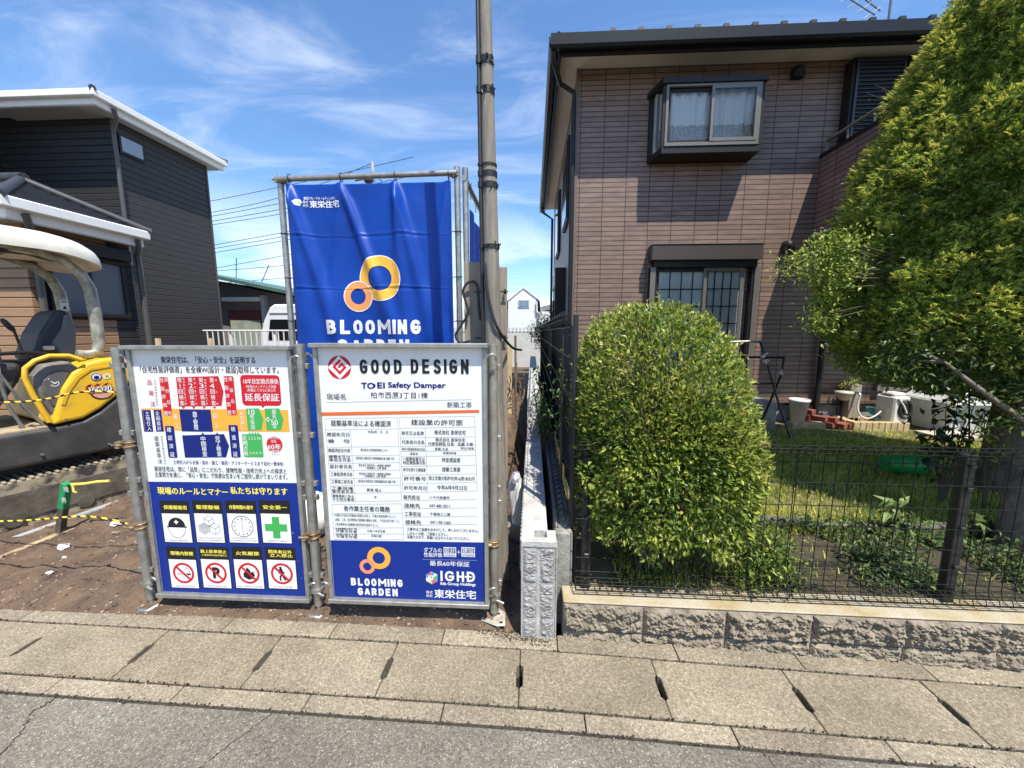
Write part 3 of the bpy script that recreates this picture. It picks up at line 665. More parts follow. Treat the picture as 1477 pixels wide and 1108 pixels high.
A.rect(q3((182,535),(190,535),(208,700),(200,702)), BLU, 2); A.rect(q3((194,535),(254,535),(268,700),(208,700)), BLU, 2); A.rect(q3((276,534),(334,534),(348,698),(290,700)), BLU, 2); A.rect(q3((255,535),(275,535),(289,700),(269,700)), WHT, 2)
v3('土地仕入', (226,563), (242,675), 34, WHT, .01); v3('企画設計', (303,560), (318,675), 32, WHT, .01)
v3('着工', (440,585), (453,655), 36, WHT, .01); A.rect(q3((470,533),(708,530),(724,698),(486,700)), BLU, 2); v3('施工管理', (587,565), (597,668), 36, WHT, .015)
v3('竣工', (743,583), (752,655), 36, WHT, .01)
A.rrect(q3((360,657),(428,655),(455,897),(388,897)), BLU, .008, 3); v3('確認済証', (393,685), (419,872), 36, WHT, .01, layer=5)
A.rrect(q3((840,650),(912,648),(938,895),(868,895)), BLU, .008, 3); v3('検査済証', (880,680), (898,870), 36, WHT, .01, layer=5)
v3('お引渡し', (943,560), (953,668), 32, WHT, .01)
A.poly(q3((975,525),(1075,523),(1110,605),(1095,690),(990,692)), GRN, 2); v3('10年保証'.replace('10', '十'), (1015,555), (1028,665), 32, GRN); t3('10', 995, 1042, 552, 40, WHT, .015); v3('年保証', (1022,588), (1030,664), 36, WHT, .012)
A.poly(q3((1117,525),(1228,523),(1262,605),(1245,690),(1132,692)), GRN, 2); t3('最長50年', 1165, 1222, 600, 40, GRN); v3('最長', (1190,548), (1192,585), 34, WHT, .012); t3('50', 1168, 1218, 628, 40, WHT, .015); v3('年', (1196,662), (1196,662), 34, WHT, .012)
A.rect(q3((1128,602),(1160,602),(1160,612),(1128,612)), WHT, 4); A.rect(q3((1139,588),(1149,588),(1149,626),(1139,626)), WHT, 4)
v3('建築基準法', (296,752), (322,925), 36, BLK); v3('建築基準関係規定適合', (335,740), (362,940), 15, BLK)
A.poly(q3((490,728),(808,718),(848,808),(825,895),(512,897)), BLU, 2)
for x in (648, 757): A.poly(q3((x-14,728),(x+14,728),(x,704)), BLU, 3)
v3('中間検査', (650,755), (664,870), 38, WHT, .012); v3('完了検査', (760,752), (774,868), 38, WHT, .012)
A.rrect(q3((945,722),(1095,718),(1110,892),(960,895)), GRN, .008, 2); v3('定期点検', (966,748), (978,866), 36, WHT, .012); t3('3 2 5 10', 996, 1086, 750, 24, WHT); t3('月 年 年 年', 1003, 1095, 863, 20, WHT)
for x in (1004,1026,1048,1070): A.poly(q3((x-9,718),(x+9,718),(x,702)), GRN, 3)
c = A.P(*c3(1193,798)); A.circ(c, .044, RED, 2); t3('東栄住宅の', 1136, 1240, 748, 20, WHT); t3('最長', 1168, 1208, 774, 20, WHT); t3('60年', 1143, 1242, 815, 42, WHT, .02); t3('保証', 1166, 1232, 856, 36, WHT, .015)
t3('土地仕入から企画・設計・施工・販売・アフターサービスまで自社一貫体制', 425, 1258, 938, 30, NAVY, .008)
t3('東栄住宅は、常に「品質」にこだわり、建物性能・技術力向上への探求と', 280, 1282, 992, 38, BLK, .006); t3('企業努力を通じ、「安心・安全」で快適な住まいをご提供し続けてまいります。', 285, 1290, 1036, 38, BLK, .006)
A.poly([(sx0+.001, .114), (sx1-.001, .114), (sx1-.001, A.P(*c4(1340,88))[1]), (sx0+.001, A.P(*c4(245,78))[1])], A.m('print_royal_blue', (.004,.024,.21)), 1, True)
t3('現場のルールとマナー', 305, 838, 152, 52, YEL, .03, c4); t3('私たちは守ります', 858, 1290, 150, 52, YEL, .03, c4)
top = [((320,225),(540,222),(578,545),(352,545)), ((565,222),(790,222),(825,545),(598,548)), ((812,222),(1045,222),(1082,548),(850,550)), ((1068,222),(1305,222),(1335,550),(1105,552))]
bot = [((370,575),(588,572),(630,892),(405,890)), ((612,572),(838,572),(878,892),(652,892)), ((862,572),(1090,574),(1128,895),(900,895)), ((1115,575),(1345,578),(1380,898),(1148,898))]
icons = []
for row, (qs, ytop) in enumerate(((top, 305), (bot, 660))):
    for k, q in enumerate(qs):
        x0, x1, z0, z1 = A.rrect(q4(*q), BLK, .006, 2); hz = z1-.30*(z1-z0); g = .006
        A.poly([(x0+g, z0+g), (x0+g, hz), (x1-g, hz), (x1-g, z0+g)], WHT, 3, True)
        cap = (('保護帽着用','WEAR HELMET'),('整理整頓','KEEP THIS PLACE CLEAN AND ORDERLY'),('作業時間の遵守','COMPLIANCE WITH WORKING HOURS'),('安全第一','SAFETY FIRST'),('現場内禁煙','NO SMOKING'),('路上駐車禁止','NO PARKING'),('火気厳禁','NO OPEN FLAMES'),('関係者以外立入禁止','DO NOT ENTER'))[row*4+k]
        zt = (z1+hz)/2-.001; wd = x1-x0
        if k == 3 and row: A.wtext('関係者以外', x0+wd*.12, x1-wd*.12, zt+.012, .020, YEL, .03); A.wtext('立入禁止', x0+wd*.15, x1-wd*.10, zt-.010, .020, YEL, .03)
        elif k == 1 and row: A.wtext('路上駐車禁止', x0+wd*.06, x1-wd*.08, zt+.010, .020, YEL, .03); A.wtext('工事車両は指定場所に', x0+wd*.08, x1-wd*.06, zt-.012, .011, YEL, .02)
        else: A.wtext(cap[0], x0+wd*.13, x1-wd*.10, zt, .023, YEL, .03)
        ws = cap[1].split(' ')
        if len(cap[1]) > 20: h_ = len(ws)//2+(k == 1); A.wtext(' '.join(ws[:h_]), x0+wd*.10, x1-wd*.10, z0+.032, .0085, BLK); A.wtext(' '.join(ws[h_:]), x0+wd*.06, x1-wd*.06, z0+.018, .0085, BLK)
        else: A.wtext(cap[1], x0+wd*(.18 if len(cap[1]) < 13 else .08), x1-wd*(.18 if len(cap[1]) < 13 else .08), z0+.016, .010, BLK)
        icons.append(((x0+x1)/2, (hz+z0)/2+.008 if not (row == 0 and k in (1,2)) else (hz+z0)/2+.014, min(wd, hz-z0)*.36))
def no_ring(c, r):
    A.ring(c, r, r*.80, RED, 5); q = r*.83*.7071; A.line((c[0]-q, c[1]+q), (c[0]+q, c[1]-q), r*.19, RED, 6, True)
(x, z, r) = icons[0]     # helmeted head
A.poly([(x+r*.80*math.cos(R(a)), z+r*.12+r*.80*math.sin(R(a))) for a in range(180, -1, -12)] + [(x+r*.98, z+r*.05), (x+r*.9, z-.02*r), (x-r*.9, z-.02*r), (x-r*.98, z+r*.05)], BLK, 4, True)
A.line((x-r*.2, z+r*.5), (x+r*.2, z+r*.5), r*.13, WHT, 5, True); A.line((x, z+r*.3), (x, z+r*.7), r*.13, WHT, 5, True)
A.stroke([(x-r*.8, z-.05*r)] + [(x+r*.78*math.cos(R(a))*(1 if abs(math.cos(R(a))) > .5 else .96), z-r*.1+r*.92*math.sin(R(a))) for a in range(190, 351, 10)] + [(x+r*.8, z-.05*r)], .0018, BLK, 4)
(x, z, r) = icons[1]     # stacked cubes
def cube(cx_, cz_, e, nn):
    for k in range(nn+1):
        t = k/nn; u = e*.87
        for a, b in ((((-u+u*t), .5*e*t), (u*t, -.5*e+.5*e*t)), ((-u*(1-t), -.5*e*t), (u*t, .5*e-.5*e*t))): A.line((cx_+a[0], cz_+.25*e+a[1]), (cx_+b[0], cz_+.25*e+b[1]), .0014, BLK, 4, True)
        A.line((cx_-u, cz_+.25*e-e*t), (cx_, cz_-.25*e-e*t), .0014, BLK, 4, True); A.line((cx_, cz_-.25*e-e*t), (cx_+u, cz_+.25*e-e*t), .0014, BLK, 4, True)
        A.line((cx_-u+u*t, cz_+.25*e-.5*e*t), (cx_-u+u*t, cz_-.75*e-.5*e*t), .0014, BLK, 4, True); A.line((cx_+u*t, cz_-.25*e+.5*e*t), (cx_+u*t, cz_-1.25*e+.5*e*t), .0014, BLK, 4, True)
cube(x, z+r*.62, r*.50, 1); cube(x-r*.5, z-r*.10, r*.54, 3); cube(x+r*.5, z-r*.10, r*.54, 1)
(x, z, r) = icons[2]; A.ring((x, z), r*.98, r*.93, BLK, 4)
for k in range(12): A.circ((x+r*.74*math.sin(R(30*k)), z+r*.74*math.cos(R(30*k))), r*.06, BLK, 4, 8)
A.line((x, z+r*.72), (x, z-r*.55), .0016, BLK, 4, True); A.line((x-.004, z+r*.6), (x+.004, z+r*.6), .002, BLK, 4, True)
(x, z, r) = icons[3]; A.line((x-r, z), (x+r, z), r*.66, GRN, 4, True); A.line((x, z-r), (x, z+r), r*.66, GRN, 4, True)
(x, z, r) = icons[4]; A.line((x-r*.6, z-r*.12), (x+r*.68, z-r*.12), r*.16, BLK, 3.5, True); A.line((x-r*.56, z-r*.12), (x+r*.3, z-r*.12), r*.10, WHT, 4, True); A.stroke([(x+r*.55, z+r*.05), (x+r*.6, z+r*.3), (x+r*.35, z+r*.55), (x+r*.25, z+r*.3)], .0018, BLK, 4); no_ring((x, z), r)
(x, z, r) = icons[5]; A.strokes('P', x-r*.36, x+r*.42, z-r*.52, z+r*.55, BLK, .26, layer=4); no_ring((x, z), r)
(x, z, r) = icons[6]; A.poly([(x-r*.1, z-r*.6), (x-r*.5, z-r*.35), (x-r*.5, z+r*.0), (x-r*.25, z+r*.25), (x-r*.15, z+r*.6), (x+r*.15, z+r*.25), (x+r*.2, z+r*.05), (x+r*.4, z+r*.2), (x+r*.55, z-r*.15), (x+r*.4, z-r*.5), (x+r*.1, z-r*.6)], BLK, 4, True); no_ring((x, z), r)
(x, z, r) = icons[7]; A.circ((x-r*.1, z+r*.55), r*.13, BLK, 4, 12); A.stroke([(x-r*.08, z+r*.40), (x+r*.02, z-r*.05)], r*.30, BLK, 4); A.stroke([(x+r*.02, z-r*.05), (x+r*.12, z-r*.35), (x+r*.3, z-r*.62)], r*.15, BLK, 4); A.stroke([(x, z-r*.05), (x-r*.18, z-r*.35), (x-r*.15, z-r*.65)], r*.15, BLK, 4); A.stroke([(x-r*.05, z+r*.32), (x+r*.25, z+r*.05)], r*.1, BLK, 4); A.stroke([(x-r*.1, z+r*.32), (x-r*.28, z+r*.02)], r*.1, BLK, 4); no_ring((x, z), r)
g = random.Random(4)      # scuffs where the blue print has chipped off
for k in range(46):
    x = g.uniform(sx0+.02, sx1-.02); z = g.uniform(.135, .60)
    if z > .56 or z < .15 or abs(x-sx0) < .05 or abs(x-sx1) < .06: a = g.uniform(0, 6.28); l_ = g.uniform(.002, .009); A.line((x, z), (x+l_*math.cos(a), z+l_*math.sin(a)), g.uniform(.001, .003), WHT, 7, True)
A.build('printed_face', s1)

# ---------------------------------------------------------------- right board: building notice
S2Y = 1.88
s2 = thing('notice_board', 'white building permit notice board with orange line, form tables and blue foot', 'sign', (-.66, S2Y, .15))
sx0, sx1, sz0, sz1 = -1.075, -.243, .170, 1.520
sign_frame(s2, sx0, sx1, sz0, sz1, S2Y)
A = Art(S2Y)
WHT, RED, NAVY, ORG, BLK, GRY, ORR, BLU, GOLD = [A.m(n, c) for n, c in (('print_white', (.71,.71,.70)), ('print_red', (.50,.012,.022)), ('print_navy', (.004,.010,.135)), ('print_vermilion', (.62,.13,.03)), ('print_black', (.012,.012,.014)), ('print_grey', (.10,.10,.11)), ('print_pink_orange', (.78,.25,.12)), ('print_royal_blue', (.004,.024,.21)), ('print_gold', (.80,.36,.05)))]
def c5(x, y): return (440+x/5.275, 490+y/5.275)
def c6(x, y): return (440+x/5.275, 680+y/5.275)
def t5(body, x0, x1, y, em, mi=None, bold=.012, y2=None): (a, b), (c_, d) = c5(x0, y), c5(x1, y if y2 is None else y2); A.text(body, a, c_, b, em/5.275, BLK if mi is None else mi, bold, 3, d)
def t6(body, x0, x1, y, em, mi=None, bold=.012, y2=None): (a, b), (c_, d) = c6(x0, y), c6(x1, y if y2 is None else y2); A.text(body, a, c_, b, em/5.275, BLK if mi is None else mi, bold, 3, d)
c = A.P(*c5(262,212)); r = (A.P(*c5(350,212))[0]-A.P(*c5(174,212))[0])/2
A.circ(c, r, RED, 1); A.poly([(c[0]-r*.99, c[1]), (c[0], c[1]+r*.99), (c[0]+r*.99, c[1]), (c[0], c[1]-r*.99)], WHT, 2, True)
A.stroke([(c[0]+.10*r, c[1]+.62*r), (c[0]-.46*r, c[1]+.06*r), (c[0]+.02*r, c[1]-.46*r), (c[0]+.50*r, c[1]+.02*r), (c[0]+.22*r, c[1]+.30*r), (c[0]-.06*r, c[1]+.02*r)], r*.20, RED, 3)
z1_, z0_ = A.P(*c5(415,150))[1], A.P(*c5(415,258))[1]
A.strokes('GOOD', A.P(*c5(413,210))[0], A.P(*c5(740,210))[0], z0_, z1_, BLK, .19); A.strokes('DESIGN', A.P(*c5(800,205))[0], A.P(*c5(1250,200))[0], z0_+.002, z1_+.002, BLK, .19)
t5('TO', 430, 528, 350, 44, NAVY, .06); t5('EI', 552, 606, 347, 44, NAVY, .06); cc_ = A.P(*c5(522,349)); A.ring(cc_, .0105, .0065, NAVY, 3, 20, -80, 80)
t5('Safety Damper', 634, 1070, 345, 40, NAVY, .055)
t5('現場名', 165, 310, 435, 46, GRY); A.rect([c5(415,400),c5(1010,388),c5(1010,440),c5(415,452)], A.m('print_label_white', (.77,.77,.77)), 1); t5('柏市西原3丁目1棟', 500, 935, 423, 46, BLK, .008)
A.line(c5(158,478), c5(1265,456), .0015, GRY); t5('新築工事', 1082, 1268, 497, 42, GRY)
A.poly([c5(117,553), c5(1325,534), c5(1325,556), c5(119,580)], ORG, 2)
LN = A.m('print_rule_line', (.16,.16,.17))
def L5(a, b): A.line(c5(*a), c5(*b), .0013, LN)
def L6(a, b): A.line(c6(*a), c6(*b), .0013, LN)
def grid(TL, TR, BL, BR, ys, split, f=c5, s0=None):
    """a ruled table: outer quad, rows at fractions ys, a column line at fraction split below row s0"""
    lp = lambda a, b, t: (a[0]+(b[0]-a[0])*t, a[1]+(b[1]-a[1])*t)
    for t in [0]+ys+[1]: A.line(f(*lp(TL, BL, t)), f(*lp(TR, BR, t)), .0013, LN)
    A.line(f(*TL), f(*BL), .0013, LN); A.line(f(*TR), f(*BR), .0013, LN)
    if split: A.line(f(*lp(lp(TL, BL, s0), lp(TR, BR, s0), split)), f(*lp(BL, BR, split)), .0013, LN)
H = lambda y: (y)
grid((150,600), (703,592), (206,1232), (735,1226), [.135,.345,.45,.54,.63,.725,.81,.90], .34, c5, .135)
grid((718,590), (1290,582), (745,1162), (1310,1150), [.145,.275,.39,.455,.525,.655,.77,.885], .335, c5, .145)
t5('建築基準法による確認済', 198, 655, 638, 44); t5('建設業の許可票', 808, 1200, 631, 42)
for s_, x0, x1, y, em in (('確認年月日',168,338,722,30),('番　号',172,342,772,28),('確認済証交付者',178,344,843,28),('建築主又は',183,345,890,24),('築造主氏名',185,347,915,24),('設計者氏名',190,356,965,30),('工事監理者氏名',196,360,1024,28),('工事施工者氏名',202,364,1080,28),('令和6年　月　日',478,630,702,22),('株式会社 住宅性能評価センター',425,635,840,20),('株式会社 東栄住宅 代表取締役社長 佐藤 千尋',390,678,903,20),('株式会社 東栄住宅 一級建築士事務所',410,655,956,17),('一級建築士 山崎 真吾',455,620,976,17),('株式会社 東栄住宅 一級建築士事務所',412,655,1020,17),('二級建築士 山崎 真吾',445,615,1038,17),('株式会社 東栄住宅 代表取締役社長 佐藤 千尋',405,688,1078,20)): t5(s_, x0, x1, y, em)
for s_, x0, x1, y, em in (('商号又は名称',735,905,712,30),('代表者の氏名',737,908,780,30),('専任の監理技術者の氏名',738,912,833,20),('資格名',800,858,868,18),('一般建設業又は',745,912,908,27),('特定建設業の別',747,915,936,27),('許可を受けた建設業',748,917,990,26),('許可番号',752,922,1057,30),('株式会社 東栄住宅',985,1222,706,34),('株式会社 東栄住宅',993,1218,762,28),('代表取締役 社長　佐藤 千尋',937,1278,794,26),('宮崎 大多',988,1090,832,22),('専任の有無',1185,1285,826,18),('監理技術者',1052,1152,862,18),('特定建設業',1042,1182,916,34),('建築工事業',1044,1182,988,34),('国土交通大臣許可(特-6)第18352号',943,1292,1055,30)): t5(s_, x0, x1, y, em)
t6('工事現場', 204, 366, 128, 24); t6('管理者氏名', 206, 370, 152, 24); t6('建築確認に係る', 210, 370, 188, 22); t6('その他の事項', 212, 374, 212, 22); t6('真保 順人', 470, 585, 142, 24); t6('無', 528, 545, 195, 18); t6('許可年月日', 754, 925, 126, 30); t6('令和6年9月22日', 1005, 1232, 123, 32)
for i, (a, b) in enumerate((('販売担当','八千代営業所'),('連絡先','047-485-3011'),('工事担当','千葉施工二課'),('連絡先','047-190-1065'))):
    y = 197+63*i; t6(a, 750+4*i, 872+4*i, y, 32); t6(b, 945+3*i, 1100+3*i, y+2, 22); L6((748+4*i, y+24), (1306+3*i, y+16))
grid((205,250), (738,246), (222,518), (752,518), [.26,.67,.84], .33, c6, .67)
t6('各作業主任者の職務', 296, 646, 285, 40)
for i, s_ in enumerate(('1.作業の方法及び労働者の配置を決定し、作業を直接指揮すること。','2.器具、工具、安全帯等及び保護帽の機能を点検し、不良品を取り除くこと。','3.安全帯等及び保護帽の使用状況を監視すること。')): t6(s_, 222+5*i, (694, 722, 562)[i], 337+34*i, 20, GRY)
t6('木造建築物の組立て等', 232, 396, 438, 17); t6('作業主任者', 236, 396, 456, 17); t6('足場の組立て等', 236, 396, 480, 17); t6('作業主任者', 240, 396, 497, 17); t6('木造/八木沢正義', 472, 610, 453, 18); t6('足場/正義', 505, 582, 490, 18)
t6('工事中はご迷惑をおかけして、申しわけございません。', 776, 1322, 445, 24); t6('しばらくの間、ご容赦ください。', 778, 1085, 475, 24); t6('危険ですので、現場には立ち入らないでください。', 780, 1250, 505, 24)
zt = A.P(*c6(205,524))[1]; zt2 = A.P(*c6(1348,540))[1]
A.poly([(sx0+.001, sz0-.011), (sx1-.001, sz0-.011), (sx1-.001, zt2), (sx0+.001, zt)], BLU, 1, True)
def two_rings(A, f, c1, r1, c2, r2, w1, w2, m1, m2, layer=3):
    A.ring(c1, r1, r1-w1, m1, layer); A.ring(c2, r2, r2-w2, m2, layer+.4)
u = A.P(*c6(600,700))[0]-A.P(*c6(599,700))[0]
two_rings(A, c6, A.P(*c6(562,658)), 88*u, A.P(*c6(475,722)), 59*u, 41*u, 27*u, GOLD, ORR)
z1_, z0_ = A.P(*c6(350,808))[1], A.P(*c6(350,862))[1]; A.strokes('BLOOMING', A.P(*c6(348,835))[0], A.P(*c6(745,835))[0], z0_-.002, z1_, WHT, .235, .14)
z1_, z0_ = A.P(*c6(400,882))[1], A.P(*c6(400,938))[1]; A.strokes('GARDEN', A.P(*c6(400,910))[0], A.P(*c6(708,910))[0], z0_, z1_, WHT, .235, .14)
t6('ダブルの', 905, 1040, 598, 36, WHT); t6('性能評価', 905, 1042, 634, 34, WHT)
for (xa, xb, s_) in ((1055, 1150, '設計'), (1190, 1292, '建設')):
    A.rect([c6(xa,577),c6(xb,577),c6(xb,650),c6(xa,650)], WHT, 2); A.rect([c6(xa+5,583),c6(xb-5,583),c6(xb-5,622),c6(xa+5,622)], BLU, 3)
    a, b = c6(xa+8, 603), c6(xb-8, 603); A.text(s_, a[0], b[0], a[1], 38/5.275, WHT, .01, 5); a, b = c6(xa+6, 637), c6(xb-6, 637); A.text('住宅性能評価', a[0], b[0], a[1], 17/5.275, BLU, 0, 5)
A.line(c6(1154,613), c6(1186,613), .0022, WHT, 3); A.line(c6(1170,597), c6(1170,629), .0022, WHT, 3)
A.line(c6(893,668), c6(1308,676), .0008, WHT, 3); t6('最長60年保証', 950, 1252, 702, 38, WHT, .012)
c = A.P(*c6(965,808)); r = 50*u; CUB = [A.m('print_cube_%s' % n, c_) for n, c_ in (('teal', (.05,.35,.40)), ('green', (.10,.45,.10)), ('pink', (.6,.12,.2)), ('lime', (.55,.6,.1)), ('pale', (.7,.7,.65)), ('violet', (.2,.1,.4)))]
hx = [(c[0]+r*math.sin(R(60*k)), c[1]+r*1.05*math.cos(R(60*k))) for k in range(6)]
for k in range(6):
    a, b = hx[k], hx[(k+1) % 6]; m_ = ((a[0]+b[0])/2, (a[1]+b[1])/2)
    A.poly([c, a, m_], CUB[k], 3, True); A.poly([c, m_, b], CUB[(k*2+4) % 6], 3, True)
A.wtext('ID', c[0]-r*.5, c[0]+r*.2, c[1], r*.8, WHT, .05, 5)
z1_, z0_ = A.P(*c6(1030,755))[1], A.P(*c6(1030,832))[1]
xa = [A.P(*c6(q,800))[0] for q in (1028, 1050, 1060, 1140, 1150, 1215, 1225, 1297)]
A.strokes('I', xa[0], xa[1], z0_, z1_, WHT, .2); A.strokes('G', xa[2], xa[3], z0_, z1_, WHT, .2); A.strokes('H', xa[4], xa[5], z0_, z1_, WHT, .2); A.strokes('D', xa[6], xa[7], z0_, z1_, WHT, .2); A.line((xa[5], (z0_+z1_)/2), ((xa[6]+xa[7])/2+.004, (z0_+z1_)/2), (z1_-z0_)*.16, WHT, 3.5, True)
t6('Iida Group Holdings', 1032, 1298, 855, 22, WHT, .05)
t6('株式', 922, 972, 918, 22, WHT, .02); t6('会社', 922, 972, 944, 22, WHT, .02); t6('東栄住宅', 985, 1300, 935, 62, WHT, .03)
A.build('printed_face', s2)

# ---------------------------------------------------------------- scaffold posts that carry the boards
def clamp(x, y, z, r, ang=0):
    mb = MB(); 
    for dz in (-.012, .012): mb.tube([(x+(r+.005)*math.cos(R(a+ang)), y+(r+.005)*math.sin(R(a+ang)), z+dz) for a in range(0, 361, 20)], .0035, 6)
    mb.tube([(x, y, z-.022), (x, y, z+.022)], r+.004, 14)
    a = R(ang+200); cx_, cy_ = x+math.cos(a)*(r+.018), y+math.sin(a)*(r+.018)
    mb.box(cx_-.014, cx_+.014, cy_-.014, cy_+.014, z-.018, z+.018); mb.tube([(cx_-.03, cy_-.012, z), (cx_+.03, cy_-.012, z)], .006, 6); mb.tube([(cx_+.012, cy_-.012, z), (cx_+.026, cy_-.012, z)], .011, 6)
    return mb
def post(x, y, z1, label, foot, zc):
    t = thing('scaffold_post', label, 'post', (x, y, 0), 'scaffold posts carrying the boards'); r = .0243
    mb = MB(); mb.tube([(x, y, .06), (x, y, z1)], r, 20); mb.tube([(x, y, .0), (x, y, .16)], r*.66, 14); mb.build('pipe', M_galv_worn if foot == 2 else M_galv, t)
    for z in zc: clamp(x, y, z, r, 10).build('pipe_clamp', M_rust, t)
    for z in (1.42, 1.05, .78, .70, .24):      # welded wedge pockets
        for s_ in (-1, 1): MB().box(x+s_*(r+.009)-.009, x+s_*(r+.009)+.009, y-.012, y+.012, z-.014, z+.014).build('wedge_pocket', M_galv, t, bevel=.002)
    mb = MB(); mb.tube([(x, y, .145), (x, y, .165)], r+.012, 14); mb.tube([(x-.02, y-.02, .155), (x+.055, y-.035, .135)], .007, 8); mb.build('jack_nut', M_galv, t)
    if foot == 2:
        mb = MB(); mb.prism([(x-.07,y-.045,.034), (x+.02,y-.070,.022), (x+.065,y-.062,.020), (x+.06,y+.02,.034), (x+.0,y+.06,.040), (x-.06,y+.05,.040)], (0,0,.006)); mb.disc((x+.04, y-.045, .0315), .010, (0,0,1), 12, 1); mb.disc((x-.045, y-.02, .0435), .010, (0,0,1), 12, 1)
        mb.build('base_plate', [mat('galvanised_plate', (.46,.44,.38), .6, .3, col2=(.30,.26,.2), vscale=30), M_hole], t, bevel=.002)
    else:
        mb = MB(); mb.tube([(x-.06, y-.02, .012), (x-.02, y-.05, .014), (x+.03, y-.05, .013), (x+.05, y-.01, .02)], .013, 8); mb.box(x-.05, x+.05, y-.04, y+.04, .0, .012); mb.build('base_plate', M_galv, t, bevel=.003)
    return t
post(-2.215, 1.945, 1.515, 'grey steel scaffold post at the left edge of the site rules board', 1, (.985, .51))
post(-1.205, 1.945, 1.535, 'grey steel scaffold post between the two boards', 1, (.48,))
post(-.200, 1.940, 1.535, 'stained steel scaffold post right of the notice board with a flat base plate', 2, (.47,))

# ================================================================== BANNER ON ITS PIPE FRAME, POWER POLE, ODDS AND ENDS ON THE SITE
BY = 3.2
fr = thing('pipe_scaffold', 'tall corner frame of galvanised pipes carrying the blue banners', 'frame', (-1.3, BY, 0))
xl, xr, zt = at(405, 258, BY).x, at(660, 250, BY).x, at(405, 256, BY).z
def pipe(name, pts, r=.0243, m=M_galv, parent=fr, n=16):
    mb = MB(); mb.tube(pts, r, n); return mb.build(name, m, parent)
pipe('pole', [(xl-.005, BY, 0), (xl-.005, BY, zt+.01)]); pipe('pole', [(xr-.005, BY, 0), (xr-.005, BY, zt+.05)]); pipe('pole', [(xr+.055, BY+.03, 0), (xr+.055, BY+.03, zt+.05)])
sb = atz(691, 300, zt); far = Vector((sb.x+.02, sb.y+.15, zt)); 
pipe('pole', [(far.x, far.y, 0), (far.x, far.y, zt+.02)])
pipe('rail', [(xl-.005, BY-.03, zt-.025), (xr, BY-.03, zt-.005)], .0215); pipe('rail', [(xr+.05, BY+.0, zt-.03), (far.x, far.y, zt-.03)], .0215); pipe('rail', [(xl-.005, BY+.04, .9), (xr, BY+.04, .9)], .0215)
for x, z in ((xl+.02, zt-.028), (xr-.02, zt-.01), (xl, .9), (xr, .9)): clamp(x, BY-.01, z, .024, 0).build('pipe_clamp', M_rust, fr)
bx0, bx1, bz1, bz0 = xl+.07, xr-.045, at(530, 266, BY).z, .06
tie_x = [bx0+.02, bx0+(bx1-bx0)*.335, bx0+(bx1-bx0)*.665, bx1-.02]
def fold(x, z):
    """how far the hanging sheet swings towards the street"""
    u = (x-bx0)/(bx1-bx0); v = (bz1-z)/(bz1-bz0); d = 0
    for tx, k, a in ((tie_x[0], .50, 1.0), (tie_x[1], .62, .9), (tie_x[2], .10, 1.1), (tie_x[2], .42, .9), (tie_x[1], -.25, .5), (tie_x[3], -.3, .5), (tie_x[0], .16, .7)):
        c = x - (tx + k*(bz1-z)*.55); wd = .030 + .10*v; d += a*.046*math.exp(-(c/wd)**2)*(1-.55*v)
    d += .020*math.sin(u*9.2+1.1+v*1.4) + .020*noise.noise(Vector((x*3.2, z*1.6, 3))) + .006*noise.noise(Vector((x*9, z*5, 8)))
    for zc in (at(530, 341, BY).z, at(530, 416, BY).z): d += .004*math.exp(-((z-zc+.01*math.sin(x*7))/.006)**2) - .003*math.exp(-((z-zc+.014)/.008)**2)
    e = smoothstep(0, .05, x-bx0)*smoothstep(0, .05, bx1-x); return d*e*smoothstep(0, .08, v+.02)
def sag(x):
    return .012*sum(math.exp(-((x-t)/.03)**2) for t in tie_x) - .012
bn = thing('banner', 'large blue vinyl banner with two interlocking orange rings hanging from the pipe frame', 'banner', (-1.3, BY-.06, 1))
nx, nz = 220, 340; YB = BY-.05
V = np.array([(bx0+(bx1-bx0)*i/nx, 0, bz0+(bz1-bz0)*j/nz) for j in range(nz+1) for i in range(nx+1)])
for k, (x, _, z) in enumerate(V): V[k, 1] = YB-fold(x, z); V[k, 2] = z + sag(x)*smoothstep(bz1-.15, bz1, z) + (.008*math.sin(x*5) if z == bz0 else 0)
I = np.arange((nx+1)*(nz+1)).reshape(nz+1, nx+1); F = np.stack([I[:-1,:-1], I[:-1,1:], I[1:,1:], I[1:,:-1]], -1).reshape(-1, 4)
M_ban = mat('banner_blue_vinyl', (.001,.042,.29), .42, spec=.3, bump=.06, bscale=25)
o = npmesh('sheet', V, F, M_ban, bn, smooth=True); sol = o.modifiers.new('thick', 'SOLIDIFY'); sol.thickness = .0015; sol.offset = 1
A = Art(YB); WHT = A.m('print_white', (.71,.71,.70)); GOLD = A.m('banner_gold', (.82,.42,.05)); ORR = A.m('banner_orange', (.80,.30,.10)); GRN = A.m('print_green', (.05,.36,.08))
u = (at(560, 402, YB).x-at(540, 402, YB).x)/20
c1, c2 = A.P(549.5, 402), A.P(516.5, 427.5)
def fine_ring(c, ro, ri, mi, lay): 
    for k in range(3): A.ring(c, ro+(ri-ro)*k/3, ro+(ri-ro)*(k+1)/3, mi, lay, 72)
fine_ring(c1, 31.5*u, 30*u, WHT, 3); fine_ring(c1, 30*u, 17*u, GOLD, 4); fine_ring(c2, 21.8*u, 20.4*u, WHT, 5); fine_ring(c2, 20.4*u, 11.2*u, ORR, 6)
A.strokes('BLOOMING', A.P(472.5, 470)[0], A.P(609.5, 470)[0], A.P(540, 482)[1], A.P(540, 461.5)[1], WHT, .24, .13)
A.strokes('GARDEN', A.P(487, 500)[0], A.P(595, 500)[0], A.P(540, 511)[1], A.P(540, 489.5)[1], WHT, .24, .13)
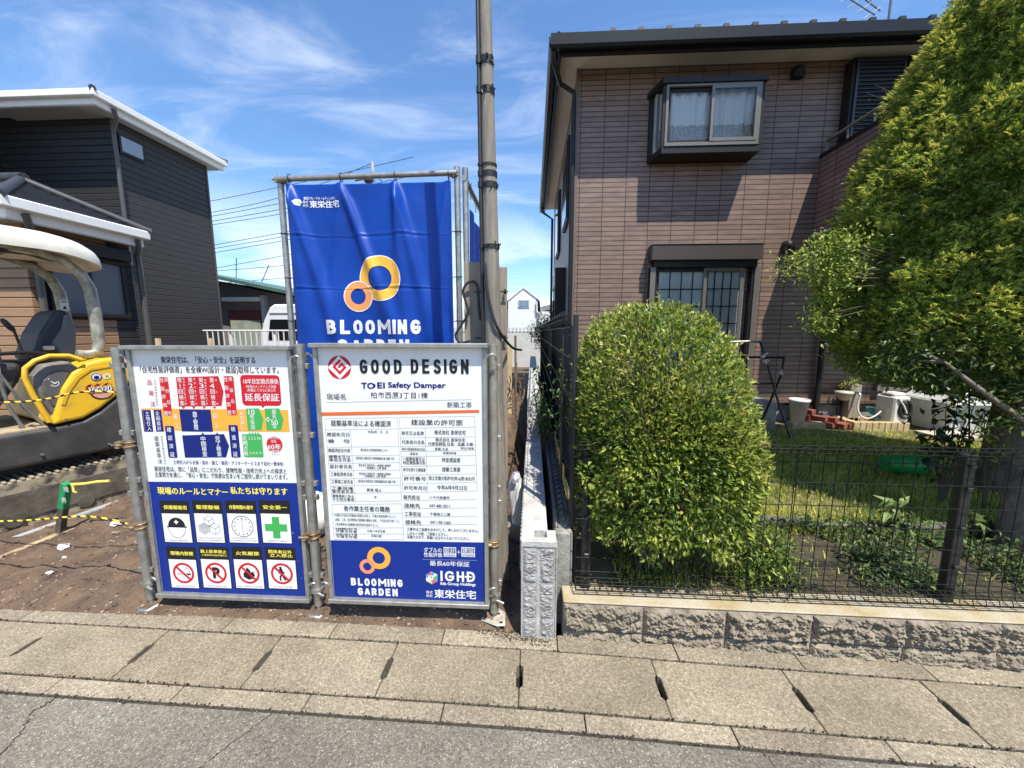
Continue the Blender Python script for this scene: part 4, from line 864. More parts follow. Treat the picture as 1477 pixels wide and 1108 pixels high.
A.text('東栄住宅', 448, 490, 295, 10, WHT, .035); A.text('飯田グループホールディングス', 440, 484, 286.5, 4.5, WHT, .02); A.text('株式', 439, 446, 292.5, 4, WHT, .02); A.text('会社', 439, 446, 297.5, 4, WHT, .02)
c = A.P(433, 294); A.circ(c, 5*u, WHT, 3, 6); A.circ((c[0]+2*u, c[1]-u), 2.6*u, GRN, 4, 6); A.circ((c[0]+1.5*u, c[1]+1.5*u), 1.6*u, GOLD, 5, 6)
A.flush(); pl_ = A.mb.build('printed_lettering', A.mats, bn, uv=False); tm = bmesh.new(); tm.from_mesh(pl_.data)
for _ in range(4):
    lg_ = [e for e in tm.edges if e.calc_length() > .018]
    if lg_: bmesh.ops.subdivide_edges(tm, edges=lg_, cuts=1, use_grid_fill=True)
bmesh.ops.triangulate(tm, faces=tm.faces[:])
for v in tm.verts: x, y, z = v.co; v.co = (x, y-.003-fold(x, z), z + sag(x)*smoothstep(bz1-.15, bz1, z))
tm.to_mesh(pl_.data); tm.free()
for k in range(8):                      # lashings through the eyelets
    z = bz1-.02-k*(bz1-.3)/7
    for (xp, xe) in ((xl-.005, bx0+.012), (xr-.005, bx1-.012)):
        if k == 0: continue
        mb = MB(); mb.tube([(xp+.028*math.cos(a), BY+.028*math.sin(a), z) for a in np.linspace(.4, 5.9, 9)], .0035, 5); mb.tube([(xp+.02, BY-.03, z), (xe, YB-.004, z-.012)], .0035, 5); mb.build('lashing', M_rubber, bn)
for tx in tie_x:
    mb = MB(); zz = zt-.02; mb.tube([(tx, BY-.03+.03*math.cos(a), zz+.032*math.sin(a)) for a in np.linspace(0, 6.0, 10)], .0035, 5); mb.tube([(tx, BY-.06, zz), (tx+.004, YB-.003, bz1-.012)], .0035, 5); mb.build('lashing', M_rubber, bn)
# second banner round the corner
b2 = thing('side_banner', 'blue banner sheet on the right return of the pipe frame seen edge on', 'banner', (far.x, far.y, 1))
p0, p1 = Vector((xr+.09, BY+.04, 0)), Vector((far.x-.01, far.y-.02, 0)); nx, nz = 40, 120; V = []
for j in range(nz+1):
    for i in range(nx+1):
        t = i/nx; p = p0.lerp(p1, t); z = .1+(zt-.25-.1)*j/nz; V.append((p.x-.012*math.sin(t*14+z), p.y+.01*math.cos(t*9), z-.10*t*(j/nz)*0))
I = np.arange((nx+1)*(nz+1)).reshape(nz+1, nx+1); F = np.stack([I[:-1,:-1], I[:-1,1:], I[1:,1:], I[1:,:-1]], -1).reshape(-1, 4)
o = npmesh('sheet', np.array(V), F, M_ban, b2, smooth=True); sol = o.modifiers.new('thick', 'SOLIDIFY'); sol.thickness = .002
mb = MB()
for t in (.08, .45, .9): p = p0.lerp(p1, t); mb.tube([(p.x, p.y, zt-.03), (p.x-.005, p.y, zt-.16)], .0035, 5)
mb.build('lashing', M_rubber, b2)

# temporary power pole with cable, bands and meter planks
M_pole = mat('weathered_pole_wood', (.28,.25,.205), .85, col2=(.135,.12,.098), vscale=3, bump=.4, bscale=40, lo=.3, hi=.7, detail=10)
n_, l_, p_ = nodes(M_pole); mp = n_.new('ShaderNodeMapping'); mp.inputs['Scale'].default_value = (14, 14, 1.2); tc_ = [q for q in n_ if q.type == 'TEX_COORD'][0]; l_.new(tc_.outputs['Object'], mp.inputs[0])
for q in n_:
    if q.type == 'TEX_NOISE': l_.new(mp.outputs[0], q.inputs['Vector'])
pp = thing('power_pole', 'slender weathered wooden power pole bound with black straps', 'utility pole', (-.21, 2.3, 0))
def pc(z): return Vector((-.232-.0178*(z-1.5)-.0012*max(0, z-3)**2, 2.30+.004*math.sin(z*2), z))
def pr_(z): return .068-.0108*z if z < 3.4 else .0313-.004*(z-3.4)
zz = [0,.4,.8,1.2,1.6,2,2.4,2.8,3.2,3.6,4.2,4.8]
mb = MB(); mb.tube([pc(z) for z in zz], .05, 22, rs=[pr_(z) for z in zz]); mb.build('pole', M_pole, pp)
mb = MB(); mb.tube([pc(z)+Vector((-pr_(z)-.006, -.022, 0)) for z in np.linspace(1.25, 4.8, 40)], .0105, 10); mb.build('cable', M_rubber, pp)
for yb, h_, rag in ((90, .04, 1), (133, .035, 1), (240, .012, 0), (253, .028, 0), (269, .03, 1), (357, .024, 1)):
    z = at(706, yb, 2.3).z; mb = MB(); c = pc(z); r = pr_(z)+.004
    mb.tube([c-Vector((0,0,h_/2)), c+Vector((0,0,h_/2))], r, 20)
    mb.tube([c+Vector((-pr_(z)-.006, -.022, -h_/2)), c+Vector((-pr_(z)-.006, -.022, h_/2))], .015, 10)
    if rag:
        for k in range(12):
            a = -1.57+random.uniform(-1.6, 1.6); q = c+Vector((r*math.cos(a), r*math.sin(a), random.uniform(-h_, h_)*.5)); mb.bar(q, q+Vector((random.uniform(-.012,.012), -.008, random.uniform(-.022,.018))), .006, .004)
    mb.build('strap', M_black, pp)
M_plank = mat('grey_plank', (.34,.29,.225), .85, col2=(.19,.155,.115), vscale=2.2, bump=.35, bscale=30, lo=.3, hi=.7, detail=9)
n_, l_, p_ = nodes(M_plank); mp = n_.new('ShaderNodeMapping'); mp.inputs['Scale'].default_value = (18, 18, 1.0); tc_ = [q for q in n_ if q.type == 'TEX_COORD'][0]; l_.new(tc_.outputs['Object'], mp.inputs[0])
for q in n_:
    if q.type == 'TEX_NOISE': l_.new(mp.outputs[0], q.inputs['Vector'])
pb = thing('meter_board', 'upright grey wooden planks fixed behind the power pole', 'board', (-.29, 2.4, 0))
for (a, b, z0, z1, y) in ((-.425, -.292, .30, 2.02, 2.42), (-.285, -.235, .5, 2.0, 2.43), (-.228, -.158, .62, 1.99, 2.425)):
    mb = MB(); mb.box(a, b, y, y+.018, z0, z1); mb.build('plank', M_plank, pb, bevel=.002)
for z in (1.84, 1.56):
    mb = MB(); mb.tube([(-.36, 2.40, z), (-.15, 2.395, z)], .004, 6)
    for x in (-.31, -.17): mb.tube([(x, 2.405, z-.014), (x, 2.405, z+.014)], .008, 8)
    mb.build('bolt', M_black, pb)
def cable(name, pts, r, label, m=M_rubber, cat='cable', sm=6, cyc=None):
    P = [Vector(p) for p in pts]; out_ = []
    for i in range(len(P)-1):
        p0, p1, p2, p3 = P[max(0,i-1)], P[i], P[i+1], P[min(len(P)-1,i+2)]
        for k in range(sm):
            t = k/sm; out_.append(.5*((2*p1)+(p2-p0)*t+(2*p0-5*p1+4*p2-p3)*t*t+(3*p1-p0-3*p2+p3)*t**3))
    out_.append(P[-1]); mb = MB(); mb.tube(out_, r, 8); return tag(mb.build(name, m), label, cat)
cable('looped_cable', [at(x, y, 2.39) for x, y in ((693,462),(690.6,440),(688,412),(678,406),(668,420),(675,450),(666,468),(657,484),(664,494),(678,492))], .008, 'thick black cable looped in an S over the left plank behind the pole')
cable('hanging_cable', [at(x, y, Y) for x, y, Y in ((699,380,2.24),(703,420,2.235),(708,445,2.235),(716,470,2.235),(727,488,2.3),(740,502,2.5),(752,505,3.0))], .0085, 'thick black cable crossing the power pole towards the block wall')
mb = MB(); p = at(735, 574, 4.9); mb.box(p.x-.028, p.x+.028, 4.88, 4.92, .3, at(735, 500, 4.9).z); tag(mb.build('wooden_stake', mat('fresh_pine', (.62,.47,.26), .7, var=.2, vscale=6), bevel=.004), 'pale new wooden stake driven in the soil right of the power pole', 'stake')
mb = MB(); p = at(744.5, 560, 4.6); mb.tube([(p.x, 4.6, .3), (p.x-.01, 4.6, at(744, 484, 4.6).z)], .013, 8); tag(mb.build('steel_stake', M_rust), 'thin dark steel rod standing beside the white block wall', 'stake')
mb = MB()
for k in range(60):
    p = Vector((random.uniform(-.40, -.10), random.uniform(4.6, 5.4), random.uniform(.55, .95))); q = p+Vector((random.uniform(-.12,.12), random.uniform(-.1,.1), random.uniform(.0,.28))); mb.tube([p, (p+q)/2+Vector((.02,0,.02)), q], random.uniform(.003,.008), 5)
tag(mb.build('brushwood_heap', mat('dry_twig', (.13,.09,.06), .9)), 'heap of dry brown twigs behind the pale stake', 'brushwood')
# white plastic can
t = thing('plastic_can', 'white plastic can with a round cap standing in the trench beside the block wall', 'can', (-.12, 2.9, 0)); mb = MB()
cx_ = at(744, 720, 2.85).x; prof = [(at(0,y,2.85).z, w_) for y, w_ in ((753,.028),(735,.038),(700,.052),(690,.056),(680,.053),(673,.034),(668,.026))]
vs = []; fs = []; n = 24
for (z, w_) in prof:
    for k in range(n):
        a = 2*math.pi*k/n; c_, s_ = math.cos(a), math.sin(a); e = .55; vs.append((cx_+w_*abs(c_)**e*(1 if c_ > 0 else -1) + (.012 if z < .3 else 0), 2.85+w_*1.1*abs(s_)**e*(1 if s_ > 0 else -1), z))
for i in range(len(prof)-1):
    for k in range(n): fs.append((i*n+k, i*n+(k+1) % n, (i+1)*n+(k+1) % n, (i+1)*n+k))
fs += [tuple(range(n))[::-1], tuple(range((len(prof)-1)*n, len(prof)*n))]; mb.add(vs, fs, 0, True)
mb.build('body', mat('white_plastic', (.74,.74,.72), .4, var=.08, vscale=10), t)
mb = MB(); zc = at(740, 687, 2.85).z; mb.tube([(cx_-.012, 2.79, zc), (cx_-.012, 2.765, zc-.004)], .024, 18); mb.tube([(cx_-.012, 2.765, zc-.004), (cx_-.012, 2.758, zc-.005)], .019, 18); mb.build('cap', MATS['white_plastic'], t)
mb = MB(); zc = at(740, 745, 2.85).z; mb.tube([(cx_+.008, 2.85, zc-.008), (cx_+.008, 2.85, zc+.006)], .046, 16); mb.build('band', M_black, t)
mb = MB(); mb.box(cx_-.09, cx_+.10, 2.78, 2.95, -.02, at(740,753,2.85).z); tag(mb.build('timber_block', M_plank, bevel=.006), 'dirty grey timber block under the white can', 'timber')
# plastic bag, pipes, red board, cables behind the boards
mb = MB()
vs = []; n, m_ = 26, 14
c = at(452, 738, 2.75)
for i in range(m_+1):
    th = math.pi*i/m_
    for k in range(n):
        ph = 2*math.pi*k/n; v = Vector((math.sin(th)*math.cos(ph), math.sin(th)*math.sin(ph), math.cos(th))); q = 1+.22*noise.noise(v*2.3)+.12*noise.noise(v*6+Vector((3,3,3))); vs.append((c.x+.20*v.x*q, 2.78+.16*v.y*q, .17+.17*v.z*q))
mb.add(vs, [(i*n+k, (i+1)*n+k, (i+1)*n+(k+1) % n, i*n+(k+1) % n) for i in range(m_) for k in range(n)], 0, True)
tag(mb.build('plastic_bag', mat('white_bag_film', (.72,.72,.70), .35, var=.12, vscale=9)), 'crumpled white plastic bag on the soil between the two boards', 'bag')
for k, (a, b, r, lb) in enumerate((((-1.25,2.55,.03), (-.55,3.05,.05), .024, 'grey pipe lying nearest behind the notice board'), ((-1.22,2.62,.10), (-.7,3.1,.09), .020, 'grey pipe lying on top of another behind the notice board'), ((-1.05,2.5,.035), (-.4,2.72,.04), .018, 'thin grey pipe lying low behind the notice board'))):
    mb = MB(); mb.tube([a, b], r, 12); tag(mb.build('steel_pipe', M_galv), lb, 'pipe', 'pipes lying behind the boards')
mb = MB(); mb.box(-1.98, -1.48, 2.10, 2.24, .015, .075); tag(mb.build('red_board', mat('dark_red_paint', (.16,.012,.015), .5, var=.3, vscale=9), bevel=.005), 'dark red board lying on the soil in the shade of the rules board', 'board')
g = random.Random(9); pts = [(-.95+.75*k/14, 2.05+.12*math.sin(k*1.7), .06+.04*abs(math.sin(k*1.3))) for k in range(15)]
cable('cable_bundle', pts, .009, 'black cable snaking on the soil under the notice board')
cable('tie_wire', [(-.31,1.96,.30),(-.28,1.95,.16),(-.24,1.99,.05),(-.21,1.93,.08)], .0022, 'thin twisted wire hanging below the right end of the notice board', M_rust, 'wire')
# survey stake with tape
t = thing('survey_stake', 'short wooden survey stake with green painted top', 'stake', tuple(atz(90, 768, .03)))
b_ = atz(87, 768, .03); top_ = at(96, 697, b_.y); mb = MB(); d_ = top_-b_; q = .022
def stk(t0, t1, w0, m, nm):
    p0, p1 = b_+d_*t0, b_+d_*t1; mb = MB(); mb.bar(p0, p1, w0, w0, (0,1,0)); return mb.build(nm, m, t, bevel=.002)
stk(-.15, .50, .044, mat('wet_wood', (.10,.085,.06), .9, var=.4, vscale=15), 'stake_shaft'); pt = stk(.50, 1, .046, mat('green_paint', (.015,.27,.10), .55, var=.15, vscale=12), 'painted_top')
A = Art(b_.y-.0255); WH = A.m('print_white', (.71,.71,.70)); A.vert('境界', (95.5, 706), (92.5, 722), 8, WH); A.build('lettering', t)
mb = MB(); e0 = at(103, 699, b_.y); e1 = at(158, 694, b_.y+.05); mb.tube([e0, (e0*2+e1)/3+Vector((0,0,-.004)), (e0+e1*2)/3+Vector((0,0,.003)), e1], .011, 10); mb.tube([e0+Vector((.01,0,.01)), e0+Vector((.02,-.01,-.05)), e0+Vector((.03,0,-.065))], .008, 7)
tag(mb.build('yellow_tape', mat('yellow_vinyl', (.75,.62,.10), .45, var=.1, vscale=15)), 'rolled yellow tape tied to the green topped stake', 'tape')
def rope(pts, label):
    m = mat('striped_rope', (.75,.55,.03), .7)
    if 'st' not in m: 
        m['st'] = 1; n, l, p = nodes(m); tcx = n.new('ShaderNodeTexCoord'); wv = n.new('ShaderNodeTexWave'); wv.inputs['Scale'].default_value = 9; wv.bands_direction = 'DIAGONAL'; l.new(tcx.outputs['Object'], wv.inputs['Vector'])
        rp = n.new('ShaderNodeValToRGB'); rp.color_ramp.interpolation = 'CONSTANT'; rp.color_ramp.elements[0].color = (.02,.018,.015,1); rp.color_ramp.elements[1].position = .42; rp.color_ramp.elements[1].color = (.75,.52,.04,1); l.new(wv.outputs[0], rp.inputs[0]); l.new(rp.outputs[0], p.inputs['Base Color'])
    return cable('striped_rope', pts, .0055, label, m, 'rope')
rope([(-2.24,1.93,1.275), at(113,566,1.95), at(0,581,1.97), (-4.6,2.0,1.21)], 'upper yellow and black striped rope across the yellow excavator')
rope([(-2.235,1.93,.51), at(124,745,2.0), at(0,752,2.05), (-4.6,2.1,.40)], 'lower yellow and black striped rope above the bare soil')
p0, p1 = atz(0, 785, .03), atz(195, 716, .03)
dd = (p1-p0)*.6
mb = MB(); mb.tube([p0-dd, p1+dd], .024, 12); tag(mb.build('drain_pipe', mat('grey_pvc', (.33,.34,.34), .45, var=.15, vscale=8)), 'long grey plastic pipe lying along the excavator track', 'pipe')
p0, p1 = atz(0, 806, .02), atz(195, 727, .02); dd = (p1-p0)*.5; mb = MB(); mb.bar(p0-dd, p1+dd, .05, .03); tag(mb.build('timber_batten', mat('site_timber', (.42,.31,.18), .85, var=.35, vscale=8), bevel=.003), 'sandy timber batten lying in front of the grey pipe', 'timber')
def rock(px_, py_, r, label, seed, m):
    p = atz(px_, py_, .04); g = random.Random(seed); mb = MB(); vs = []; n, k_ = 10, 6; off = Vector((seed*3, seed, 1))
    for i in range(k_+1):
        th = math.pi*i/k_
        for k in range(n):
            ph = 2*math.pi*k/n; v = Vector((math.sin(th)*math.cos(ph), math.sin(th)*math.sin(ph), math.cos(th))); q = 1+.45*noise.noise(v*1.7+off)+.2*noise.noise(v*5+off); vs.append((p.x+r*1.5*v.x*q, p.y+r*v.y*q, soil_h(p.x, p.y)+r*.45+r*.65*v.z*q))
    mb.add(vs, [(i*n+k, (i+1)*n+k, (i+1)*n+(k+1) % n, i*n+(k+1) % n) for i in range(k_) for k in range(n)], 0, False); tag(mb.build('stone', m), label, 'stone')
M_chalk = mat('pale_rubble', (.60,.57,.53), .9, var=.3, vscale=30)
rock(92, 788, .030, 'pale broken concrete lump on the soil in front of the green stake', 1, M_chalk); rock(168, 758, .030, 'white rubble lump right of the green stake near the post', 2, M_chalk); rock(166, 769, .018, 'small brown stone just below the white rubble lump', 3, M_peb)
rock(72, 828, .014, 'small pale stone on the soil towards the kerb', 4, M_chalk); rock(93, 805, .012, 'tiny pale stone behind the small pale kerb side stone', 5, M_chalk)

# ---------------------------------------------------------------- mini excavator, facing the street
XA, XD = Vector((-4.05, 2.75, 0)), Vector((.386, .922, 0)); XN = Vector((-.922, .386, 0))
def X(s, w, z): return XA + XD*s + XN*w + Vector((0, 0, z))
class XB(MB):
    def side(s, pts, w0, w1, mi=0): return s.prism([X(a, w0, z) for a, z in pts], XN*(w1-w0), mi)
    def bx(s, s0, s1, w0, w1, z0, z1, mi=0): return s.side([(s0,z0),(s1,z0),(s1,z1),(s0,z1)], w0, w1, mi)
M_yel = mat('excavator_yellow', (.72,.42,.02), .42, col2=(.50,.31,.05), vscale=6, lo=.28, hi=.5, spec=.4, coat=.15)
M_xblk = mat('excavator_black_steel', (.020,.021,.023), .5, col2=(.06,.055,.05), vscale=6, lo=.35, hi=.75)
M_xgry = mat('excavator_grey', (.17,.165,.15), .55, var=.3, vscale=7)
M_dust = mat('dusty_rubber_track', (.30,.25,.17), .95, col2=(.035,.033,.03), vscale=9, lo=.38, hi=.55)
ex = thing('mini_excavator', 'yellow mini excavator with cream canopy parked on the soil behind the left board', 'excavator', tuple(X(0, .5, 0)))
for w0 in (.0, .80):
    tr = XB(); pts = [(.78+.20*math.cos(R(a)), .23+.19*math.sin(R(a))) for a in range(-90, 91, 15)] + [(-1.25+.20*math.cos(R(a)), .23+.19*math.sin(R(a))) for a in range(90, 271, 15)]
    tr.side(pts, w0+.0, w0+.28)
    for k in range(44):
        s0 = -1.25+k*.047
        if s0 < .78:
            for z0, z1 in ((.418, .437), (.028, .045)): tr.bx(s0, s0+.026, w0-.004, w0+.284, z0, z1)
    crawler = tr.build('crawler_track', M_dust, ex, bevel=.006)
    tf = XB(); tf.side([(-1.1,.12),(.7,.12),(.76,.24),(.66,.33),(-1.0,.33),(-1.15,.24)], w0-.014, w0+.05)
    for s0 in (-.9,-.5,-.1,.3,.62): tf.side([(s0+.055*math.cos(R(a)), .12+.055*math.sin(R(a))) for a in range(0, 360, 30)], w0-.02, w0-.005)
    tf.build('track_frame', mat('track_frame_steel', (.12,.10,.075), .8, var=.5, vscale=8), crawler)
b = XB(); b.bx(-.5, .45, .25, .85, .2, .50); b.build('undercarriage', M_xblk, ex)
sk = XB(); sk.side([(-1.15,.53),(.80,.52),(.98,.60),(1.02,.85),(.98,1.20),(.86,1.27),(.70,1.12),(.585,.985),(.47,.885),(.36,.825),(.18,.805),(-1.15,.79)], .0, 1.08); sk.build('chassis_skirt', M_xblk, ex, bevel=.03, seg=3)
fl = XB(); fl.bx(-1.16, .17, .03, 1.05, .785, .82); fl.build('floor_mat', mat('sandy_floor_mat', (.40,.32,.21), .95, var=.4, vscale=9), ex, bevel=.004)
hd = XB(); hd.side([(.18,.825),(.215,.96),(.265,1.12),(.34,1.25),(.43,1.325),(.53,1.355),(.66,1.36),(.85,1.33),(.90,1.285),(.72,1.15),(.595,1.01),(.475,.91),(.365,.848)], -.012, 1.06); hood = hd.build('engine_hood', M_yel, ex, bevel=.028, seg=3)
hr = XB(); hr.side([(.245,.99),(.29,1.12),(.36,1.22),(.45,1.28),(.64,1.30),(.62,1.285),(.45,1.26),(.375,1.20),(.31,1.10),(.265,.985)], -.018, -.01); hr.build('hood_seam', mat('excavator_yellow_edge', (.62,.36,.02), .4), ex)
A = Art(0); WHT = A.m('print_white', (.71,.71,.70)); BLK = A.m('print_black', (.012,.012,.014)); RED = A.m('print_red', (.50,.012,.022)); PNK = A.m('decal_pink', (.62,.30,.22)); NVY = A.m('print_navy', (.004,.010,.135))
A.circ((.50,1.075), .080, BLK, 1); A.circ((.503,1.08), .074, PNK, 2); A.poly([(.50+.080*math.cos(R(a)), 1.075+.080*math.sin(R(a))) for a in range(20, 161, 10)], A.m('excavator_yellow', (.72,.42,.02)), 2.5, True)
for k in range(9): A.line((.40+.018*k, 1.11+.012*(k % 3)), (.425+.018*k, 1.135+.006*(k % 2)), .012, (RED, BLK, A.m('decal_orange', (.8,.25,.02)))[k % 3], 3, True)
A.line((.40, 1.10), (.44, 1.05), .02, RED, 3, True)
A.wtext('ViO20', .415, .565, 1.085, .058, BLK, .10, 4); A.wtext('ViO20', .417, .563, 1.087, .052, WHT, .03, 6)
A.circ((.478,1.205), .034, WHT, 1); A.ring((.478,1.2), .034, .028, NVY, 2); A.circ((.478,1.195), .018, NVY, 3, 12); A.circ((.545,1.20), .026, A.m('decal_lemon', (.75,.7,.2)), 1); A.ring((.545,1.20), .027, .021, WHT, 2); A.strokes('H', .535, .555, 1.19, 1.21, NVY, .2, layer=4)
A.flush(); A.mb.v = [tuple(X(x, -.014+y*1.6, z)) for x, y, z in A.mb.v]; A.build('decals', hood)
h2 = XB(); h2.tube([X(*p) for p in ((.165,-.02,.86),(.10,-.02,1.10),(.075,-.02,1.24),(.085,-.02,1.31),(.14,-.02,1.365),(.22,-.02,1.40),(.33,-.02,1.395),(.40,-.02,1.355))], .019, 12); h2.build('hand_rail', M_yel, ex)
cb = XB(); cb.side([(.20,.90),(.13,1.10),(.13,1.24),(.19,1.33),(.34,1.35),(.40,1.28),(.30,1.13),(.24,.95)], .03, .16); cb.build('side_console', M_xgry, ex, bevel=.02, seg=2)
cb = XB(); cb.side([(.205,.97),(.165,1.10),(.17,1.20),(.22,1.27),(.30,1.28),(.34,1.25),(.28,1.12),(.23,.98)], .015, .045); cb.build('console_cover', mat('console_dark_grey', (.09,.088,.08), .5), ex, bevel=.012)
A = Art(0); WHT = A.m('print_white', (.71,.71,.70)); A.ring((.235,1.17), .026, .021, WHT, 1, 20, -160, 40); A.line((.215,1.19), (.245,1.165), .006, WHT, 1, True); A.line((.225,1.165), (.255,1.185), .005, WHT, 1, True); A.line((.20,1.205), (.21,1.215), .005, WHT, 1, True)
A.mb.v = [tuple(X(x, .013+y, z)) for x, y, z in A.mb.v]; A.build('console_badge', ex)
st = XB(); st.side([(-.05,1.22),(.36,1.20),(.40,1.34),(-.03,1.36)], .36, .80); st.build('seat', mat('seat_vinyl', (.018,.022,.03), .55, bump=.1, bscale=60), ex, bevel=.035, seg=3)
st = XB(); st.side([(.20,1.36),(.27,1.58),(.355,1.74),(.40,1.79),(.455,1.785),(.475,1.72),(.465,1.5),(.40,1.30)], .32, .78); sbk = st.build('backrest', MATS['seat_vinyl'], ex, bevel=.04, seg=3)
st = XB(); st.side([(.33,1.50),(.40,1.62),(.435,1.755),(.475,1.74),(.49,1.60),(.46,1.36),(.40,1.34)], .30, .335); st.build('backrest_shell', mat('seat_shell_grey', (.10,.11,.12), .5), sbk, bevel=.012)
st = XB(); st.bx(.27,.33,.25,.30,1.44,1.475); st.build('seat_belt_buckle', mat('belt_pale', (.5,.45,.42), .5), ex, bevel=.006)
def lever(p0, p1, knob, mk, r=.009, kr=.02):
    l_ = XB(); l_.tube([X(*p0), X(*[(a+b)/2 for a, b in zip(p0, p1)]), X(*p1)], r, 8); l = l_.build('control_lever', M_xgry if mk else M_black, ex)
    k_ = XB(); a, b = X(*p1), X(*knob); k_.tube([a, a.lerp(b, .25), a.lerp(b, .8), b], kr, 10, rs=[kr*.6, kr, kr*.95, kr*.5]); k_.build('knob', mat('knob_cream', (.62,.48,.36), .5) if mk else M_black, l)
lever((.15,.22,1.36), (.115,.22,1.60), (.06,.22,1.70), 0); lever((.0,.15,1.15), (-.02,.15,1.44), (-.02,.15,1.50), 1); lever((.06,.35,1.2), (.04,.35,1.42), (.04,.35,1.47), 1); lever((-.12,.3,1.2), (-.13,.3,1.42), (-.16,.3,1.46), 0); lever((.05,-.0,1.02), (-.04,.0,1.28), (-.045,.0,1.42), 1, .010, .012)
bt = XB()
for k in range(4): c_ = X(.15, .22, 1.36+k*.018); bt.tube([c_, c_+Vector((0,0,.012))], .055-k*.009, 14)
bt.build('lever_boot', M_black, ex)
db = XB(); db.side([(-.55,1.0),(-.05,.95),(.10,1.20),(.12,1.34),(-.2,1.37),(-.6,1.30)], .2, .9); db.build('control_stand', M_xblk, ex, bevel=.03, seg=2)
db = XB(); db.tube([X(-.35,.12,1.40), X(-.1,.12,1.42), X(.14,.14,1.43), X(.26,.2,1.41)], .016, 10); db.build('arm_rest_bar', M_black, ex)
for (a, z) in ((.26,.86),(.70,1.22),(.80,.60),(.5,.58),(.1,.60),(-.4,.60),(-.9,.60)): q = XB(); q.tube([X(a,-.004,z), X(a,-.016,z)], .011, 8); q.build('bolt', M_xgry, ex)
for k in range(4): q = XB(); q.tube([X(-.55,.35+.07*k,.95), X(-.8,.38+.05*k,1.15+.05*k), X(-1.05,.42+.04*k,.95), X(-1.3,.46+.02*k,.95)], .016, 8); q.build('hydraulic_hose', M_rubber, ex)
q = XB(); q.tube([X(.86,-.022,.70), X(.86,-.05,.74), X(.86,-.05,.86), X(.86,-.022,.90)], .012, 8); q.build('grab_handle', M_xblk, ex)
lg = XB(); 
lg.tube([X(.05,.1,.82), X(.0,.12,1.0), X(-.02,.12,1.2)], .012, 8); lg.tube([X(.16,.1,.82), X(.06,.1,1.02)], .014, 8); lg.build('pedal_linkage', M_xgry, ex)
# canopy on two curved posts
def cpost(w):
    c_ = XB(); c_.tube([X(*p) for p in ((.43,w,1.40),(.50,w,1.39),(.565,w,1.41),(.585,w,1.50),(.585,w,1.75),(.575,w,1.98),(.535,w,2.10),(.44,w,2.20),(.25,w,2.27),(-.2,w,2.29),(-.7,w,2.30))], .042, 14, rs=[.036,.04,.042,.044,.045,.043,.040,.036,.030,.026,.024])
    return c_.build('canopy_post', mat('canopy_post_steel', (.42,.41,.34), .5, .3, col2=(.22,.215,.17), vscale=12), ex)
cpost(.17); cp = cpost(.86)
A = Art(0); WHT = A.m('print_white', (.71,.71,.70)); BLK = A.m('print_black', (.012,.012,.014)); A.poly([(.55,1.80),(.55,1.90),(.61,1.90),(.61,1.80)], WHT, 1, True); A.poly([(.565,1.815),(.58,1.85),(.595,1.815)], BLK, 2, True); A.line((.56,1.885), (.60,1.885), .008, BLK, 2, True)
A.mb.v = [tuple(X(x, .812+y, z)) for x, y, z in A.mb.v]; A.build('warning_label', cp)
vs = []; n, m_ = 44, 10; cs, cw = -.33, .52
def roof_pt(a, k):
    """superellipse outline, k rises from the rim over the crown"""
    prof_ = ((1.0, 2.245), (1.0, 2.275), (.992, 2.315), (.97, 2.355), (.92, 2.385), (.8, 2.405), (.55, 2.42), (.25, 2.428), (0, 2.43))
    q, z = prof_[k]; c_, s_ = math.cos(a), math.sin(a); e = .42
    x_ = 1.02*abs(c_)**e*(1 if c_ > 0 else -1)*q; w_ = .60*abs(s_)**e*(1 if s_ > 0 else -1)*q
    zz_ = z - .085*max(0, (x_-.62)/.4)**1.6*(1 if k < 5 else .8)
    return X(cs+x_, cw+w_, zz_)
cr = XB(); vs = [roof_pt(2*math.pi*i/n, k) for k in range(9) for i in range(n)]
cr.add(vs, [(k*n+i, k*n+(i+1) % n, (k+1)*n+(i+1) % n, (k+1)*n+i) for k in range(8) for i in range(n)], 0, True)
ins = []
for k, (q, dz) in enumerate(((.97, .0), (.9, .05), (.75, .07), (.0, .075))):
    for i in range(n): p = roof_pt(2*math.pi*i/n, 0); c0 = X(cs, cw, p.z); v = c0.lerp(p, q); v.z = p.z+dz+.0; ins.append(v)
cr.add([roof_pt(2*math.pi*i/n, 0) for i in range(n)]+ins, [((k+1)*n+i, (k+1)*n+(i+1) % n, k*n+(i+1) % n, k*n+i) for k in range(4) for i in range(n)], 0, True)
cr.build('canopy_roof', mat('canopy_cream_plastic', (.70,.67,.58), .45, var=.14, vscale=5), ex)
cb2 = XB(); cb2.side([(-.9,2.26),(.30,2.26),(.42,2.22),(.42,2.20),(.28,2.235),(-.9,2.235)], .30, .36); cb2.side([(-.9,2.26),(.30,2.26),(.42,2.22),(.42,2.20),(.28,2.235),(-.9,2.235)], .68, .74); cb2.bx(.1,.15,.2,.85,2.22,2.26); cb2.bx(-.5,-.45,.2,.85,2.22,2.26)
cb2.build('canopy_bracket', M_xblk, ex)
bm = XB(); bm.side([(-1.1,.75),(-1.35,.8),(-1.75,1.9),(-1.95,2.05),(-2.6,1.75),(-2.6,1.55),(-2.0,1.75),(-1.55,1.2),(-1.15,.62)], .42, .58); bm.build('boom', M_yel, ex, bevel=.01)
bm = XB(); bm.side([(-2.5,1.7),(-2.75,1.65),(-2.9,.7),(-2.75,.65)], .44, .56); bm.build('arm', M_yel, ex, bevel=.01)
bm = XB(); bm.side([(-2.9,.7),(-2.65,.75),(-2.5,.3),(-2.75,.08),(-3.0,.2),(-2.75,.3)], .32, .68); bm.build('bucket', M_xblk, ex, bevel=.01)
